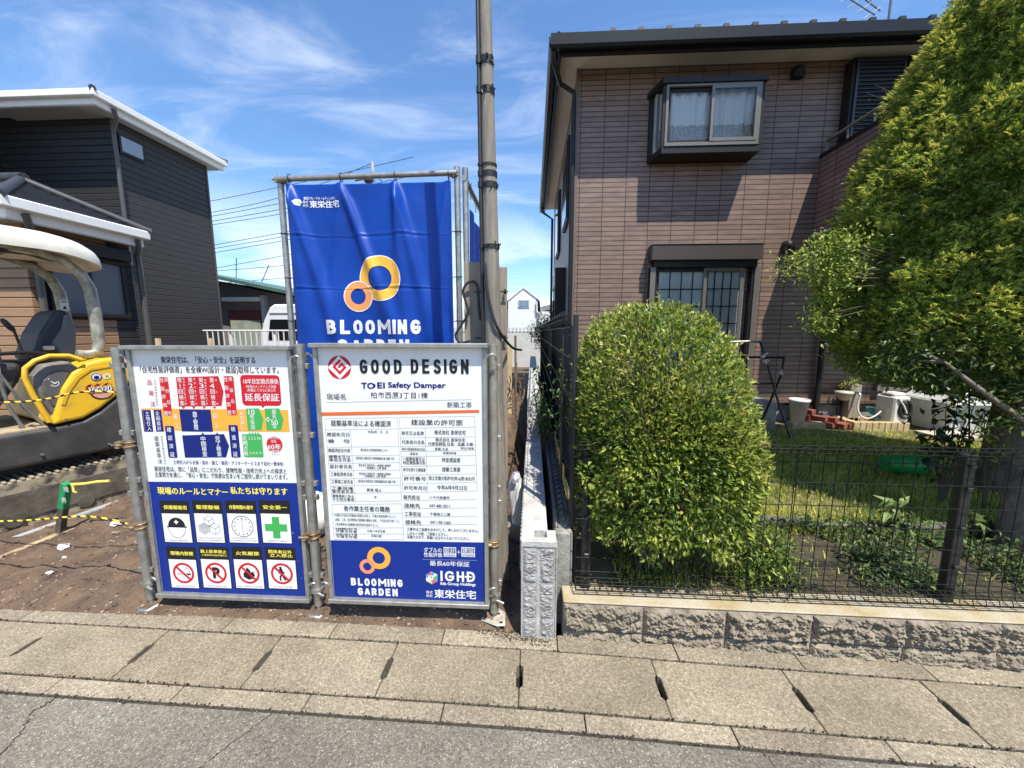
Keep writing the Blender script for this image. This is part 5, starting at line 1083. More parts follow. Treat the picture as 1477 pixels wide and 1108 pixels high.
bm = XB(); bm.side([(-1.75,.05),(-1.68,.05),(-1.72,.2),(-1.66,.33),(-1.75,.34),(-1.8,.2)], -.02, 1.1); bm.bx(-1.7,-1.1,.3,.4,.14,.22); bm.bx(-1.7,-1.1,.68,.78,.14,.22); bm.build('dozer_blade', M_xblk, ex)

# ================================================================== BROWN HOUSE ON THE RIGHT
M_tile = tile_mat('brown_facade_tile', (.235,.155,.120), (.185,.122,.096), .335, .068, (.045,.030,.026), .0055, .5, .9, grain=.38)
M_tile2 = tile_mat('side_facade_tile', (.20,.165,.155), (.17,.14,.13), .335, .068, (.08,.062,.056), .0035, .5, .5)
M_dkbr = mat('dark_bronze_metal', (.017,.015,.015), .45, 0, spec=.3)
M_bronze = mat('bronze_window_frame', (.17,.155,.135), .38, .35)
M_soff = mat('beige_soffit', (.74,.70,.60), .7, var=.08, vscale=3)
M_fnd = mat('house_foundation', (.30,.295,.28), .9, var=.3, vscale=5, bump=.3)
M_glass = glass_mat('window_glass', (.012,.016,.018))
M_slate = mat('roof_slate', (.055,.055,.06), .6, var=.3, vscale=9)
HX, HY, HB, HZ = .615, 6.0, 11.9, 5.27                     # left corner, front wall, rear wall, wall top
hs_ = thing('brown_house', 'two storey brown tiled house with a bay window behind the mesh fence', 'house', (4, 7, GZ))
wb = MB(); wx1 = 10.5
wb.box(HX+.02, wx1, HY+.02, HB, .50, HZ, 1)
def facade(mb, x0, x1, z0, z1, holes, y, mi):
    xs_ = sorted(set([x0, x1]+[h[0] for h in holes]+[h[1] for h in holes])); zs_ = sorted(set([z0, z1]+[h[2] for h in holes]+[h[3] for h in holes]))
    for a, b in zip(xs_, xs_[1:]):
        for c, d in zip(zs_, zs_[1:]):
            if not any(h[0] <= a and b <= h[1] and h[2] <= c and d <= h[3] for h in holes): mb.add([(a,y,c),(b,y,c),(b,y,d),(a,y,d)], [(0,1,2,3)], mi)
facade(wb, HX, wx1, .50, HZ+.1, [], HY-.004, 0)
wb.add([(HX-.004,HB,.5),(HX-.004,HY-.004,.5),(HX-.004,HY-.004,HZ+.1),(HX-.004,HB,HZ+.1)], [(0,1,2,3)], 2)
wb.build('wall', [M_tile, M_tile, M_tile2], hs_)
fb = MB(); fb.box(HX+.02, wx1, HY+.015, HB, -.1, .50); fb.build('foundation', M_fnd, hs_)
fb = MB(); fb.box(HX-.01, wx1, HY-.03, HY+.03, .490, .525); fb.build('drip_edge', M_dkbr, hs_)
cn = MB(); cn.box(HX-.02, HX+.02, HY-.02, HY+.02, .5, HZ+.05); cn.build('corner_trim', mat('brown_trim', (.13,.10,.09), .5), hs_)
# roof and eaves
ex0, ex1, ey0, ey1, ez = .285, 11.2, 5.50, 12.3, 5.31
rf = MB(); ry = (ey0+ey1)/2; rz = ez + (ry-ey0)*.45
rf.add([(ex0,ey0,ez),(ex1,ey0,ez),(ex1,ey1,ez),(ex0,ey1,ez),(ex0+ry-ey0,ry,rz),(ex1-ry+ey0,ry,rz)], [(0,1,5,4),(1,2,5),(2,3,4,5),(3,0,4)], 0)
rf.tube([(ex0+.02,ey0+.02,ez+.03),(ex0+ry-ey0,ry,rz+.04),(ex1-ry+ey0,ry,rz+.04)], .06, 8)
roof = rf.build('roof', M_slate, hs_)
sg = MB()
for k in range(30):
    x = .98+k*.345
    if x < ex1-.3: o = MB(); o.hexa([(x-.04,5.425,5.295),(x+.04,5.425,5.295),(x+.04,5.51,5.325),(x-.04,5.51,5.325),(x-.025,5.43,5.365),(x+.04,5.43,5.365),(x+.04,5.47,5.37),(x-.025,5.47,5.37)]); o.build('snow_guard', M_dkbr, roof)
so = MB(); so.box(ex0+.06, ex1, ey0+.06, HY+.03, HZ-.02, HZ+.005); so.box(ex0+.06, HX+.03, HY+.03, ey1, HZ-.021, HZ+.005); so.build('soffit', M_soff, hs_)
fa = MB(); fa.box(ex0+.035, ex1, ey0+.035, ey0+.065, 5.13, 5.305); fa.box(ex0+.035, ex0+.065, ey0+.065, ey1, 5.13, 5.305); fa.build('fascia', M_dkbr, hs_)
gu = MB()
prof = [(0,.16),(-.01,.03),(.02,-.02),(.09,-.035),(.105,.0),(.105,.14)]
def gutter(a, b, outd, mi=0):
    a, b, o_ = Vector(a), Vector(b), Vector(outd); vs = []
    for p in (a, b):
        for (d, z) in [(-.0,.0),(.03,-.05),(.10,-.06),(.125,-.03),(.13,.095),(.115,.095),(.10,.0),(.02,.0)]: vs.append(p+o_*d+Vector((0,0,z)))
    n = 8; gu.add(vs, [(i, (i+1) % n, n+(i+1) % n, n+i) for i in range(n)]+[tuple(range(n))[::-1], tuple(range(n, 2*n))])
gutter((ex0-.08,ey0+.03,5.215), (ex1,ey0+.03,5.215), (0,-1,0)); gutter((ex0+.03,ey1,5.215), (ex0+.03,ey0-.05,5.215), (-1,0,0))
gu.build('gutter', mat('gutter_charcoal', (.010,.012,.015), .4, spec=.3), hs_)
def downpipe(pts, r=.034, par=None, m=None):
    o = MB(); o.tube(pts, r, 12); 
    q = o.build('downpipe', m or M_dkbr, par or hs_)
    return q
downpipe([(ex0-.04,5.50,5.18),(ex0-.03,5.53,5.06),(.36,5.86,4.99),(HX-.055,5.965,4.93),(HX-.055,5.965,4.75),(HX-.055,5.965,.4)])
downpipe([(ex0-.03,11.9,5.2),(ex0+.0,11.9,5.05),(HX-.06,11.85,4.85),(HX-.06,11.85,.4)])
downpipe([(4.275,5.93,3.05),(4.275,5.93,.3)], .04)
# side wall windows, shutter box
for (y0, y1, z0, z1) in ((6.75,7.7,3.45,4.75), (9.0,9.9,3.35,4.7)):
    o = MB(); o.box(HX-.06, HX-.005, y0, y1, z0, z1); wf = o.build('window', M_dkbr, hs_, bevel=.004); o = MB(); o.box(HX-.075, HX-.061, y0+.05, y1-.05, z0+.05, z1-.05); o.build('pane', M_glass, wf)
o = MB(); o.box(HX-.20, HX-.006, 7.5, 8.5, 2.45, 2.75); sb_ = o.build('shutter', mat('shutter_beige_end', (.34,.32,.29), .5), hs_, bevel=.01); o = MB(); o.box(HX-.07, HX-.007, 7.55, 8.45, 1.2, 2.44)
for k in range(20): o.box(HX-.085, HX-.071, 7.6, 8.4, 1.25+k*.059, 1.292+k*.059)
o.build('shutter_slat', M_dkbr, sb_)
o = MB(); o.box(HX-.20, HX-.006, 7.44, 7.49, 1.2, 2.78); o.build('shutter_side', M_dkbr, sb_)
o = MB(); o.box(HX-.12, HX-.006, 9.7, 9.95, 2.1, 2.35); o.tube([(HX-.1,9.8,2.1),(HX-.1,9.8,1.9)], .03, 8); o.build('vent_hood', M_dkbr, hs_)
# bay window upstairs
bwx0, bwx1, bz0, bz1, byf = 1.615, 3.0, 3.97, 4.88, 5.655
bay = MB(); wl_ = .10
bay.prism([(bwx0,HY-.005,bz0),(bwx1+.02,HY-.005,bz0),(bwx1,byf,bz0),(bwx0+wl_,byf,bz0)], (0,0,.085)); bay.prism([(bwx0-.03,HY-.005,bz1-.06),(bwx1+.05,HY-.005,bz1-.06),(bwx1+.03,byf-.03,bz1-.06),(bwx0+wl_-.03,byf-.03,bz1-.06)], (0,0,.075)); bay.prism([(bwx0-.01,HY-.005,bz1+.016),(bwx1+.03,HY-.005,bz1+.016),(bwx1-.05,byf+.06,bz1+.016),(bwx0+wl_+.02,byf+.06,bz1+.016)], (0,0,.03))
bay.box(bwx0+wl_-.012, bwx0+wl_+.03, byf, byf+.045, bz0+.085, bz1-.06); bay.box(bwx1-.03, bwx1+.012, byf, byf+.045, bz0+.085, bz1-.06)
bay.box(bwx1-.02, bwx1+.014, byf+.045, HY-.005, bz0+.085, bz1-.06)
bay.prism([(bwx0,HY-.005,bz0+.085),(bwx0+.05,HY-.005,bz0+.085),(bwx0+.05,HY-.06,bz0+.085),(bwx0+.012,HY-.06,bz0+.085)], (0,0,.80)); 
bayo = bay.build('bay_window', M_dkbr, hs_, bevel=.005)
def sash(mb, x0, x1, z0, z1, y, w_=.038, d=.03):
    mb.box(x0, x0+w_, y, y+d, z0, z1); mb.box(x1-w_, x1, y, y+d, z0, z1); mb.box(x0+w_, x1-w_, y+.001, y+d-.001, z0, z0+w_*1.2); mb.box(x0+w_, x1-w_, y+.001, y+d-.001, z1-w_, z1)
fz0, fz1 = bz0+.088, bz1-.062; mid = 2.36
o = MB(); o.box(bwx0+wl_+.03, bwx1-.03, byf-.012, byf+.03, fz0, fz0+.045); o.box(bwx0+wl_+.03, bwx0+wl_+.065, byf-.01, byf+.03, fz0+.045, fz1); o.box(bwx1-.065, bwx1-.03, byf-.01, byf+.03, fz0+.045, fz1); o.box(bwx0+wl_+.065, bwx1-.065, byf-.01, byf+.03, fz1-.03, fz1); fr_ = o.build('frame', M_bronze, bayo, bevel=.003)
o = MB(); sash(o, mid-.03, bwx1-.066, fz0+.047, fz1-.032, byf-.018); o.build('frame', M_bronze, bayo, bevel=.003)
o = MB(); sash(o, bwx0+wl_+.066, mid+.02, fz0+.047, fz1-.032, byf+.034); o.build('frame', M_dkbr, bayo, bevel=.003)
M_bglass = mat('clear_window_glass', (.02,.025,.03), .02, spec=.9); n_, l_, p_ = nodes(M_bglass)
tr_ = n_.new('ShaderNodeBsdfTransparent'); tr_.inputs[0].default_value = (.86,.89,.90,1); gl_ = n_.new('ShaderNodeBsdfGlossy'); gl_.inputs['Roughness'].default_value = .02; gl_.inputs[0].default_value = (.9,.95,1,1); fn_ = n_.new('ShaderNodeFresnel'); fn_.inputs[0].default_value = 1.5; mx_ = n_.new('ShaderNodeMixShader'); l_.new(fn_.outputs[0], mx_.inputs[0]); l_.new(tr_.outputs[0], mx_.inputs[1]); l_.new(gl_.outputs[0], mx_.inputs[2]); l_.new(mx_.outputs[0], n_['Material Output'].inputs[0])
for (a, b, y) in ((bwx0+wl_+.10, mid-.016, byf+.048), (mid+.006, bwx1-.10, byf-.004)): o = MB(); o.add([(a,y,fz0+.09),(b,y,fz0+.09),(b,y,fz1-.068),(a,y,fz1-.068)], [(0,1,2,3)]); o.build('pane', M_bglass, bayo)
o = MB(); o.add([(bwx0+.055,HY-.06,fz0+.02),(bwx0+wl_,byf+.05,fz0+.02),(bwx0+wl_,byf+.05,fz1-.02),(bwx0+.055,HY-.06,fz1-.02)], [(0,1,2,3)]); o.build('pane', M_bglass, bayo)
M_lace = mat('lace_curtain', (.86,.88,.89), .9, spec=.1); n_, l_, p_ = nodes(M_lace)
def curtain(name, x0, x1, z0, z1, y, par, scallop=True, amp=.02, waves=9, pth=None):
    nx, nz = 90, 36; V = []
    for j in range(nz+1):
        for i in range(nx+1):
            t = i/nx; x = x0+(x1-x0)*t; zb = z0 + (.02*abs(math.sin(t*38)) if scallop else 0); z = zb+(z1-zb)*j/nz; y_ = y+amp*math.sin(t*6.28*waves+.8*math.sin(t*11)+.3*math.sin(j*.09))*(.7+.3*math.sin(t*23))
            V.append(pth(t, y_-y, z) if pth else (x, y_, z))
    I = np.arange((nx+1)*(nz+1)).reshape(nz+1, nx+1); F = np.stack([I[:-1,:-1], I[:-1,1:], I[1:,1:], I[1:,:-1]], -1).reshape(-1, 4)
    o = npmesh(name, np.array(V), F, M_lace, par, smooth=True); return o
t_ = n_.new('ShaderNodeTexCoord'); vo = n_.new('ShaderNodeTexVoronoi'); vo.inputs['Scale'].default_value = 55; l_.new(t_.outputs['Object'], vo.inputs['Vector']); sx_ = n_.new('ShaderNodeSeparateXYZ'); l_.new(t_.outputs['Object'], sx_.inputs[0])
lt = n_.new('ShaderNodeMath'); lt.operation = 'LESS_THAN'; lt.inputs[1].default_value = fz0+.30; l_.new(sx_.outputs[2], lt.inputs[0])
gt = n_.new('ShaderNodeMath'); gt.operation = 'GREATER_THAN'; gt.inputs[1].default_value = .32; l_.new(vo.outputs['Distance'], gt.inputs[0])
cr_ = n_.new('ShaderNodeMath'); cr_.operation = 'MULTIPLY'; l_.new(lt.outputs[0], cr_.inputs[0]); l_.new(gt.outputs[0], cr_.inputs[1])
aa = n_.new('ShaderNodeMapRange'); aa.inputs[1].default_value = 0; aa.inputs[2].default_value = 1; aa.inputs[3].default_value = .90; aa.inputs[4].default_value = .97; l_.new(lt.outputs[0], aa.inputs[0])
a2 = n_.new('ShaderNodeMath'); a2.operation = 'MULTIPLY_ADD'; a2.inputs[1].default_value = -.55; l_.new(cr_.outputs[0], a2.inputs[0]); l_.new(aa.outputs[0], a2.inputs[2]); l_.new(a2.outputs[0], p_.inputs['Alpha'])
curtain('curtain', bwx0+wl_+.07, bwx1-.05, fz0+.06, fz1-.02, byf+.10, bayo, True, .024, 9)
curtain('curtain', 0, 1, fz0+.06, fz1-.02, 0, bayo, True, .012, 3, lambda t, d, z: (bwx0+.09+.07*t+d, HY-.07-.22*t, z))
o = MB(); o.box(bwx0+.06, bwx1-.03, byf+.20, HY-.006, fz0+.0, fz1); o.build('reveal', mat('dim_room', (.40,.41,.43), .9), bayo)
# ground floor shutter window
gx0, gx1, gz0, gz1 = 1.755, 3.21, .58, 2.60
o = MB(); o.box(1.70, 3.235, 5.80, HY-.005, 2.61, 2.82); o.box(1.695, 3.24, 5.79, HY-.005, 2.82, 2.835); shb = o.build('shutter_box', mat('shutter_box_brown', (.055,.044,.040), .45, .1), hs_, bevel=.012)
o = MB(); o.box(gx0, gx1, 5.86, HY-.005, gz1-.08, gz1+.008); o.box(gx0-.04, gx0+.055, 5.885, HY-.005, gz0, gz1-.08); o.box(gx1-.055, gx1+.05, 5.885, HY-.005, gz0, gz1-.08); o.box(gx0+.055, gx1-.055, 5.9, HY-.005, gz0, gz0+.07)
wg = o.build('window', M_dkbr, hs_, bevel=.004)
MB().box(gx0-.042, gx0+.03, 5.872, 5.884, gz0, gz1-.08).build('jamb', M_bronze, wg); MB().box(gx1-.02, gx1+.052, 5.872, 5.884, gz0, gz1-.08).build('jamb', M_bronze, wg)
gm = 2.54
o = MB(); sash(o, gx0+.056, gm+.03, gz0+.072, gz1-.082, 5.94, .05, .03); o.build('frame', M_dkbr, wg, bevel=.003)
o = MB(); sash(o, gm-.05, gx1-.15, gz0+.072, gz1-.082, 5.905, .05, .03); o.build('frame', M_bronze, wg, bevel=.003)
o = MB(); o.add([(gx0+.1,5.957,gz0+.1),(gm-.0,5.957,gz0+.1),(gm-.0,5.957,gz1-.1),(gx0+.1,5.957,gz1-.1)], [(0,1,2,3)]); o.build('pane', M_bglass, wg)
o = MB(); o.add([(gm-.01,5.922,gz0+.1),(gx1-.19,5.922,gz0+.1),(gx1-.19,5.922,gz1-.1),(gm-.01,5.922,gz1-.1)], [(0,1,2,3)]); o.build('pane', M_bglass, wg)
def muntins(x0, x1, y, nxm, nzm):
    o = MB()
    for k in range(nxm): x = x0+(x1-x0)*(k+1)/(nxm+1); o.box(x-.006, x+.006, y, y+.008, gz0+.13, gz1-.13)
    for k in range(nzm): z = gz0+.13+(gz1-gz0-.26)*(k+1)/(nzm+1); o.box(x0, x1, y-.002, y+.010, z-.006, z+.006)
    o.build('glazing_bar', M_dkbr, wg)
muntins(gx0+.11, gm-.02, 5.963, 3, 6); muntins(gm, gx1-.2, 5.928, 3, 6)
M_frost = mat('paper_screen', (.72,.75,.74), .8, var=.12, vscale=1.5)
o = MB(); o.box(gx0+.06, gx1-.1, 5.982, 5.99, gz0+.07, gz1-.08); o.build('blind', M_frost, wg)
# vents
def vent(x, z):
    o = MB(); vs = []; n, m_ = 14, 7
    o.ball((x, HY-.02, z), .075, .11, .085, 16, 9); o.box(x-.07, x+.07, HY-.10, HY-.006, z-.085, z-.02); o.build('vent_hood', M_dkbr, hs_)
vent(3.575, 5.10); vent(3.66, 2.82)
# balcony
bx_, byf2, bzt, bzb = 4.02, 5.02, 4.05, 2.98
o = MB(); o.box(bx_, 9.5, byf2, HY-.005, bzb, bzt-.05); bal = o.build('balcony', tile_mat('balcony_tile', (.23,.145,.118), (.19,.12,.098), .335, .068, (.05,.03,.025), .0055, .5, .9), hs_)
o = MB(); o.box(bx_-.02, 9.5, byf2-.02, HY-.004, bzt-.05, bzt); o.box(bx_-.012, bx_+.01, byf2-.012, byf2+.01, bzb, bzt-.05); o.build('coping', M_dkbr, bal, bevel=.004)
o = MB(); o.box(bx_-.01, 9.5, byf2-.01, HY-.006, bzb-.03, bzb-.002); o.build('soffit', M_soff, bal)
o = MB(); o.tube([(bx_+.04,HY-.05,bzt+.16),(bx_+.04,byf2+.12,bzt+.16),(bx_+.10,byf2+.03,bzt+.16),(bx_+.2,byf2+.02,bzt+.16),(9.4,byf2+.02,bzt+.16)], .022, 10)
for y in (5.2, 5.6, 5.95): o.tube([(bx_+.04,y,bzt),(bx_+.04,y,bzt+.15)], .012, 8)
for x in (4.3, 5.0, 5.7, 6.4): o.tube([(x,byf2+.02,bzt),(x,byf2+.02,bzt+.15)], .012, 8)
o.build('railing', M_bronze, bal)
# upstairs louvred shutters and door behind the balcony
o = MB(); o.box(4.215, 6.2, HY-.16, HY-.005, 3.3, 5.18); lv = o.build('louvre_shutter', M_dkbr, hs_, bevel=.004)
for (a, b) in ((4.25, 4.87), (4.90, 5.52), (5.55, 6.17)):
    o = MB(); o.box(a, a+.03, HY-.185, HY-.162, 3.35, 5.14); o.box(b-.03, b, HY-.185, HY-.162, 3.35, 5.14); o.box(a+.03, b-.03, HY-.184, HY-.162, 5.11, 5.14)
    for k in range(36): z = 3.36+k*.049; o.hexa([(a+.03,HY-.183,z),(b-.03,HY-.183,z),(b-.03,HY-.164,z+.02),(a+.03,HY-.164,z+.02),(a+.03,HY-.183,z+.010),(b-.03,HY-.183,z+.010),(b-.03,HY-.164,z+.03),(a+.03,HY-.164,z+.03)])
    o.build('slat', mat('louvre_blue_black', (.022,.026,.034), .4, spec=.5), lv)
# low window at the right
lx0, lx1, lz0, lz1 = 5.17, 8.0, .78, 2.1
o = MB(); o.box(lx0-.05, lx0, HY-.07, HY-.005, lz0-.06, lz1); o.box(lx0, lx1, HY-.07, HY-.005, lz0-.06, lz0); o.box(lx0, lx1, HY-.07, HY-.005, lz1-.05, lz1); lw = o.build('window', M_bronze, hs_, bevel=.004)
for (a, b, y, m) in ((lx0+.01, 6.05, HY-.035, M_dkbr), (6.0, 7.0, HY-.06, M_bronze), (6.98, 8.0, HY-.04, M_bronze)): o = MB(); sash(o, a, b, lz0+.01, lz1-.06, y, .05, .022); o.build('frame', m, lw)
for (a, b, y) in ((lx0+.06, 6.0, HY-.03), (6.05, 6.95, HY-.05), (7.03, 7.95, HY-.03)): o = MB(); o.add([(a,y,lz0+.06),(b,y,lz0+.06),(b,y,lz1-.1),(a,y,lz1-.1)], [(0,1,2,3)]); o.build('pane', M_bglass, lw)
curtain('curtain', lx0+.03, lx1-.05, lz0+.02, lz1-.06, HY-.018, lw, False, .006, 22)
# television aerial
ta = thing('tv_antenna', 'thin metal television aerial on the brown house roof', 'antenna', (4.7, 7.0, 6.0)); o = MB()
p = at(1284, 10, 7.4); o.tube([(p.x,7.4,5.9),(p.x,7.4,p.z+.8)], .018, 8); a_, b_ = at(1215, -8, 7.2), at(1262, 22, 7.2); o.tube([a_, b_], .01, 6)
for t in (.15,.4,.65,.9): c = a_.lerp(b_, t); o.tube([c+Vector((-.12,0,-.08)), c+Vector((.12,0,.08))], .006, 6)
a_, b_ = at(1235, -10, 7.3), at(1270, 16, 7.3); o.tube([a_, b_], .01, 6); o.tube([at(1255,-12,7.3), at(1257,8,7.3)], .008, 6); o.build('aerial', mat('aerial_metal', (.16,.16,.17), .4, .7), ta)

# ================================================================== GARDEN THINGS
# laundry stand: two crossed leg frames with rails
ls = thing('laundry_stand', 'dark metal folding laundry stand with crossed legs standing on the lawn', 'laundry stand', (2.9, 5.3, GZ)); M_nav = mat('navy_steel_tube', (.015,.017,.028), .35, spec=.5); M_ss = mat('pale_steel_tube', (.55,.54,.50), .3, .7)
q = lambda x, y, Y: at(x, y, Y)
o = MB(); p1, p2 = q(1097,492,5.15), q(1140,632,4.95); o.tube([q(1040,494,5.15), p1], .016, 10); o.build('rail', M_ss, ls)
o = MB(); o.tube([p1-Vector((.03,0,0)), p1+Vector((.0,0,-.02)), q(1104,518,5.12)], .014, 10); o.tube([q(1102,510,5.12), q(1121,575,5.04)], .014, 10); o.tube([q(1121,575,5.04), p2], .013, 10); o.build('leg', M_nav, ls)
o = MB(); p3 = q(1131,516,5.0); o.tube([q(1060,515,5.0), p3], .014, 10); o.build('rail', M_nav, ls)
o = MB(); o.tube([p3, q(1127,540,5.02), q(1097,612,5.3)], .014, 10); o.build('leg', M_nav, ls)
o = MB(); o.tube([q(1080,554,5.08), q(1117,553,5.06)], .011, 10); o.build('rail', M_nav, ls)
for (x, y) in ((1102,514), (1104,521), (1127,538)):
    o = MB(); c = q(x, y, 4.99); 
    for k in range(5): o.tube([c+Vector((random.uniform(-.03,.03), -.01, random.uniform(-.03,.03))), c+Vector((random.uniform(-.05,.05), -.015, random.uniform(-.05,.05)))], .006, 6)
    o.ball(c, .022, .02, .022, 8, 5); o.build('clip', mat('clear_clip', (.6,.6,.58), .3), ls)
o = MB(); p = atz(1070, 560, .58); o.box(2.55, 3.42, 5.45, 5.95, .1, .62); tag(o.build('door_step', M_concrete_old, bevel=.02), 'grey concrete step block below the tall shuttered window', 'step')
o = MB(); c = atz(1150, 608, .27); o.lathe((c.x, c.y, .27), [(.0,.0),(.085,.0),(.125,.30),(.135,.30),(.135,.34),(.122,.34),(.118,.29),(.08,.02),(0,.02)], 22)
tag(o.build('plastic_bucket', mat('translucent_white_plastic', (.62,.62,.60), .4, var=.12, vscale=9)), 'white ribbed plastic bucket on bricks beside the laundry stand', 'bucket')
M_sand = mat('yellow_brick', (.46,.36,.19), .85, var=.3, vscale=12, bump=.3); M_rbrick = mat('red_brick', (.27,.075,.045), .85, var=.35, vscale=14, bump=.3)
o = MB()
for k in range(4): a = atz(1128+k*11, 614, GZ); o.box(a.x-.02, a.x+.10, 5.50, 5.62, GZ-.03, GZ+.10)
tag(o.build('brick_edging', M_sand, bevel=.006), 'short row of sand coloured bricks under the white bucket', 'edging')
g = random.Random(5)
for k, (x, z, y) in enumerate(((4.14,0,5.72),(4.25,0,5.66),(4.36,0,5.60),(4.17,.075,5.70),(4.28,.075,5.66),(4.05,.0,5.86),(4.06,.075,5.86),(4.08,.15,5.84),(4.46,0,5.62))):
    o = MB(); c, s_ = math.cos(.5+g.uniform(-.1,.1)), math.sin(.5); z0 = GZ+z+.02; o.prism([(x+c*dx_-s_*dy_, y+s_*dx_+c*dy_, z0) for dx_, dy_ in ((-.05,-.10),(.05,-.10),(.05,.10),(-.05,.10))], (0,0,.068))
    tag(o.build('red_brick', M_rbrick, bevel=.004), 'old red brick in the loose pile between the white bucket and the tap post', 'brick', 'loose red bricks')
o = MB(); c = atz(1205, 608, .27); sx2 = c.x; o.tube([(sx2,5.75,.25),(sx2,5.75,.62)], .014, 8); o.tube([(sx2-.04,5.78,.25),(sx2-.07,5.76,.5)], .008, 6); sl = thing('solar_lamp', 'small round garden lamp bowl on a thin post above the red bricks', 'lamp', (sx2, 5.75, .25)); o.build('pole', M_black, sl)
o = MB(); zc = at(1205, 568, 5.75).z; o.lathe((sx2,5.75,zc), [(0,-.10),(.05,-.09),(.09,-.04),(.105,.0),(.11,.0),(.11,.035),(.0,.045)], 20); o.build('lamp_shade', mat('lamp_bowl', (.50,.47,.38), .35, var=.1, vscale=8), sl)
tp = thing('tap_post', 'wooden garden tap post with a hose and leafy top beside the yellow brick basin', 'tap', (4.75, 5.85, GZ)); o = MB(); px0 = at(1222, 600, 5.85).x; o.box(px0-.02, px0+.14, 5.82, 5.96, GZ-.03, at(1230, 555, 5.85).z); o.build('post', M_plank, tp, bevel=.006)
o = MB(); zt2 = at(1236, 566, 5.8).z; cxp = at(1236, 566, 5.8).x; o.tube([(cxp,5.84,zt2),(cxp,5.76,zt2),(cxp+.005,5.74,zt2-.04)], .018, 10); o.tube([(cxp,5.79,zt2),(cxp,5.79,zt2+.05)], .012, 8); o.tube([(cxp-.03,5.79,zt2+.05),(cxp+.03,5.79,zt2+.05)], .008, 6); o.build('tap', mat('chrome_tap', (.7,.7,.68), .2, .9), tp)
cable('garden_hose', [(cxp+.005,5.74,zt2-.04),at(1237,585,5.72),at(1240,598,5.66),at(1250,604,5.6),at(1262,600,5.6),at(1272,592,5.7)], .012, 'pale garden hose hanging in a curve from the tap into the basin', mat('hose_grey', (.42,.40,.36), .45), 'hose')
o = MB(); a, b = atz(1207, 606, .30), atz(1288, 608, .30)
x0, x1, y0, y1 = a.x-.0, b.x+.0, 5.50, 5.82
for k in range(9): t = x0+(x1-x0)*k/9; o.box(t+.003, t+(x1-x0)/9-.003, y0, y0+.10, GZ-.05, GZ+.12); o.box(t+.003, t+(x1-x0)/9-.003, y1, y1+.10, GZ-.05, GZ+.12)
for k in range(3): t = y0+.1+(y1-y0-.1)*k/3; o.box(x0+.002, x0+.10, t+.003, t+.06, GZ-.05, GZ+.119); o.box(x1-.1, x1-.002, t+.003, t+.06, GZ-.05, GZ+.119)
o.box(x0+.1, x1-.1, y0+.1, y1, GZ-.05, GZ+.02); tag(o.build('brick_basin', M_sand, bevel=.006), 'low basin of yellow bricks set in the ground under the garden tap', 'basin')
o = MB(); c = at(1270, 592, 5.80); o.hexa([(c.x-.14,5.70,GZ+.12),(c.x+.13,5.74,GZ+.12),(c.x+.14,5.95,GZ+.20),(c.x-.10,5.95,GZ+.22),(c.x-.13,5.70,GZ+.14),(c.x+.12,5.74,GZ+.14),(c.x+.14,5.95,GZ+.24),(c.x-.08,5.95,GZ+.27)]); tag(o.build('plastic_tray', mat('aqua_plastic', (.10,.38,.40), .4), bevel=.01), 'turquoise plastic tray lying in the brick basin', 'tray')
hr_ = thing('hose_reel', 'white upright hose reel box standing beside the storage box', 'hose reel', (5.4, 5.6, GZ)); c = atz(1296, 612, GZ+.02); o = MB(); rx0, rx1 = at(1284, 590, 5.6).x, at(1308, 590, 5.6).x; rz1 = at(1296, 572, 5.6).z
o.box(rx0, rx1, 5.55, 5.85, GZ-.02, rz1); o.box(rx0+.02, rx1-.02, 5.60, 5.80, rz1, rz1+.05); o.build('case', mat('reel_white_plastic', (.62,.61,.57), .4, var=.1, vscale=8), hr_, bevel=.02)
o = MB(); o.tube([((rx0+rx1)/2+.04+.075*math.cos(a), 5.545, GZ+.30+.12*math.sin(a)) for a in np.linspace(0, 6.28, 20)], .02, 8, caps=False); o.disc(((rx0+rx1)/2+.04, 5.548, GZ+.30), .085, (0,-1,0), 20); o.build('hose_coil', M_black, hr_)
o = MB(); o.tube([(rx0+.04,5.54,rz1-.02),((rx0+rx1)/2,5.53,rz1-.12),((rx0+rx1)/2+.05,5.53,GZ+.25)], .012, 8); o.tube([(rx1,5.62,GZ+.28),(rx1+.07,5.62,GZ+.28)], .03, 10); o.build('handle', MATS['reel_white_plastic'], hr_)
sbx = thing('storage_box', 'large white lidded outdoor storage box under the low window', 'storage box', (6, 5.6, GZ)); M_box = mat('box_white_resin', (.60,.60,.57), .45, var=.18, vscale=4)
o = MB(); o.hexa([(5.62,5.36,GZ),(7.5,5.30,GZ),(7.5,5.88,GZ),(5.62,5.88,GZ),(5.56,5.33,.66),(7.5,5.28,.66),(7.5,5.9,.66),(5.56,5.9,.66)])
for k in range(8): o.box(5.75+k*.22, 5.84+k*.22, 5.305-.006*k, 5.35, GZ+.03, .6)
o.build('body', M_box, sbx, bevel=.02, seg=2)
o = MB(); o.hexa([(5.50,5.24,.665),(7.6,5.2,.665),(7.6,5.95,.665),(5.50,5.95,.665),(5.66,5.38,.80),(7.6,5.34,.80),(7.6,5.9,.80),(5.66,5.9,.80)]); o.hexa([(5.49,5.23,.64),(7.6,5.19,.64),(7.6,5.96,.64),(5.49,5.96,.64),(5.50,5.24,.665),(7.6,5.2,.665),(7.6,5.95,.665),(5.5,5.95,.665)]); o.build('lid', M_box, sbx, bevel=.015, seg=2)
o = MB(); o.box(5.2, 9, 5.05, 5.38, GZ-.05, GZ+.045); tag(o.build('garden_paving', mat('pale_paving', (.45,.41,.33), .9, var=.25, vscale=6)), kind='structure')
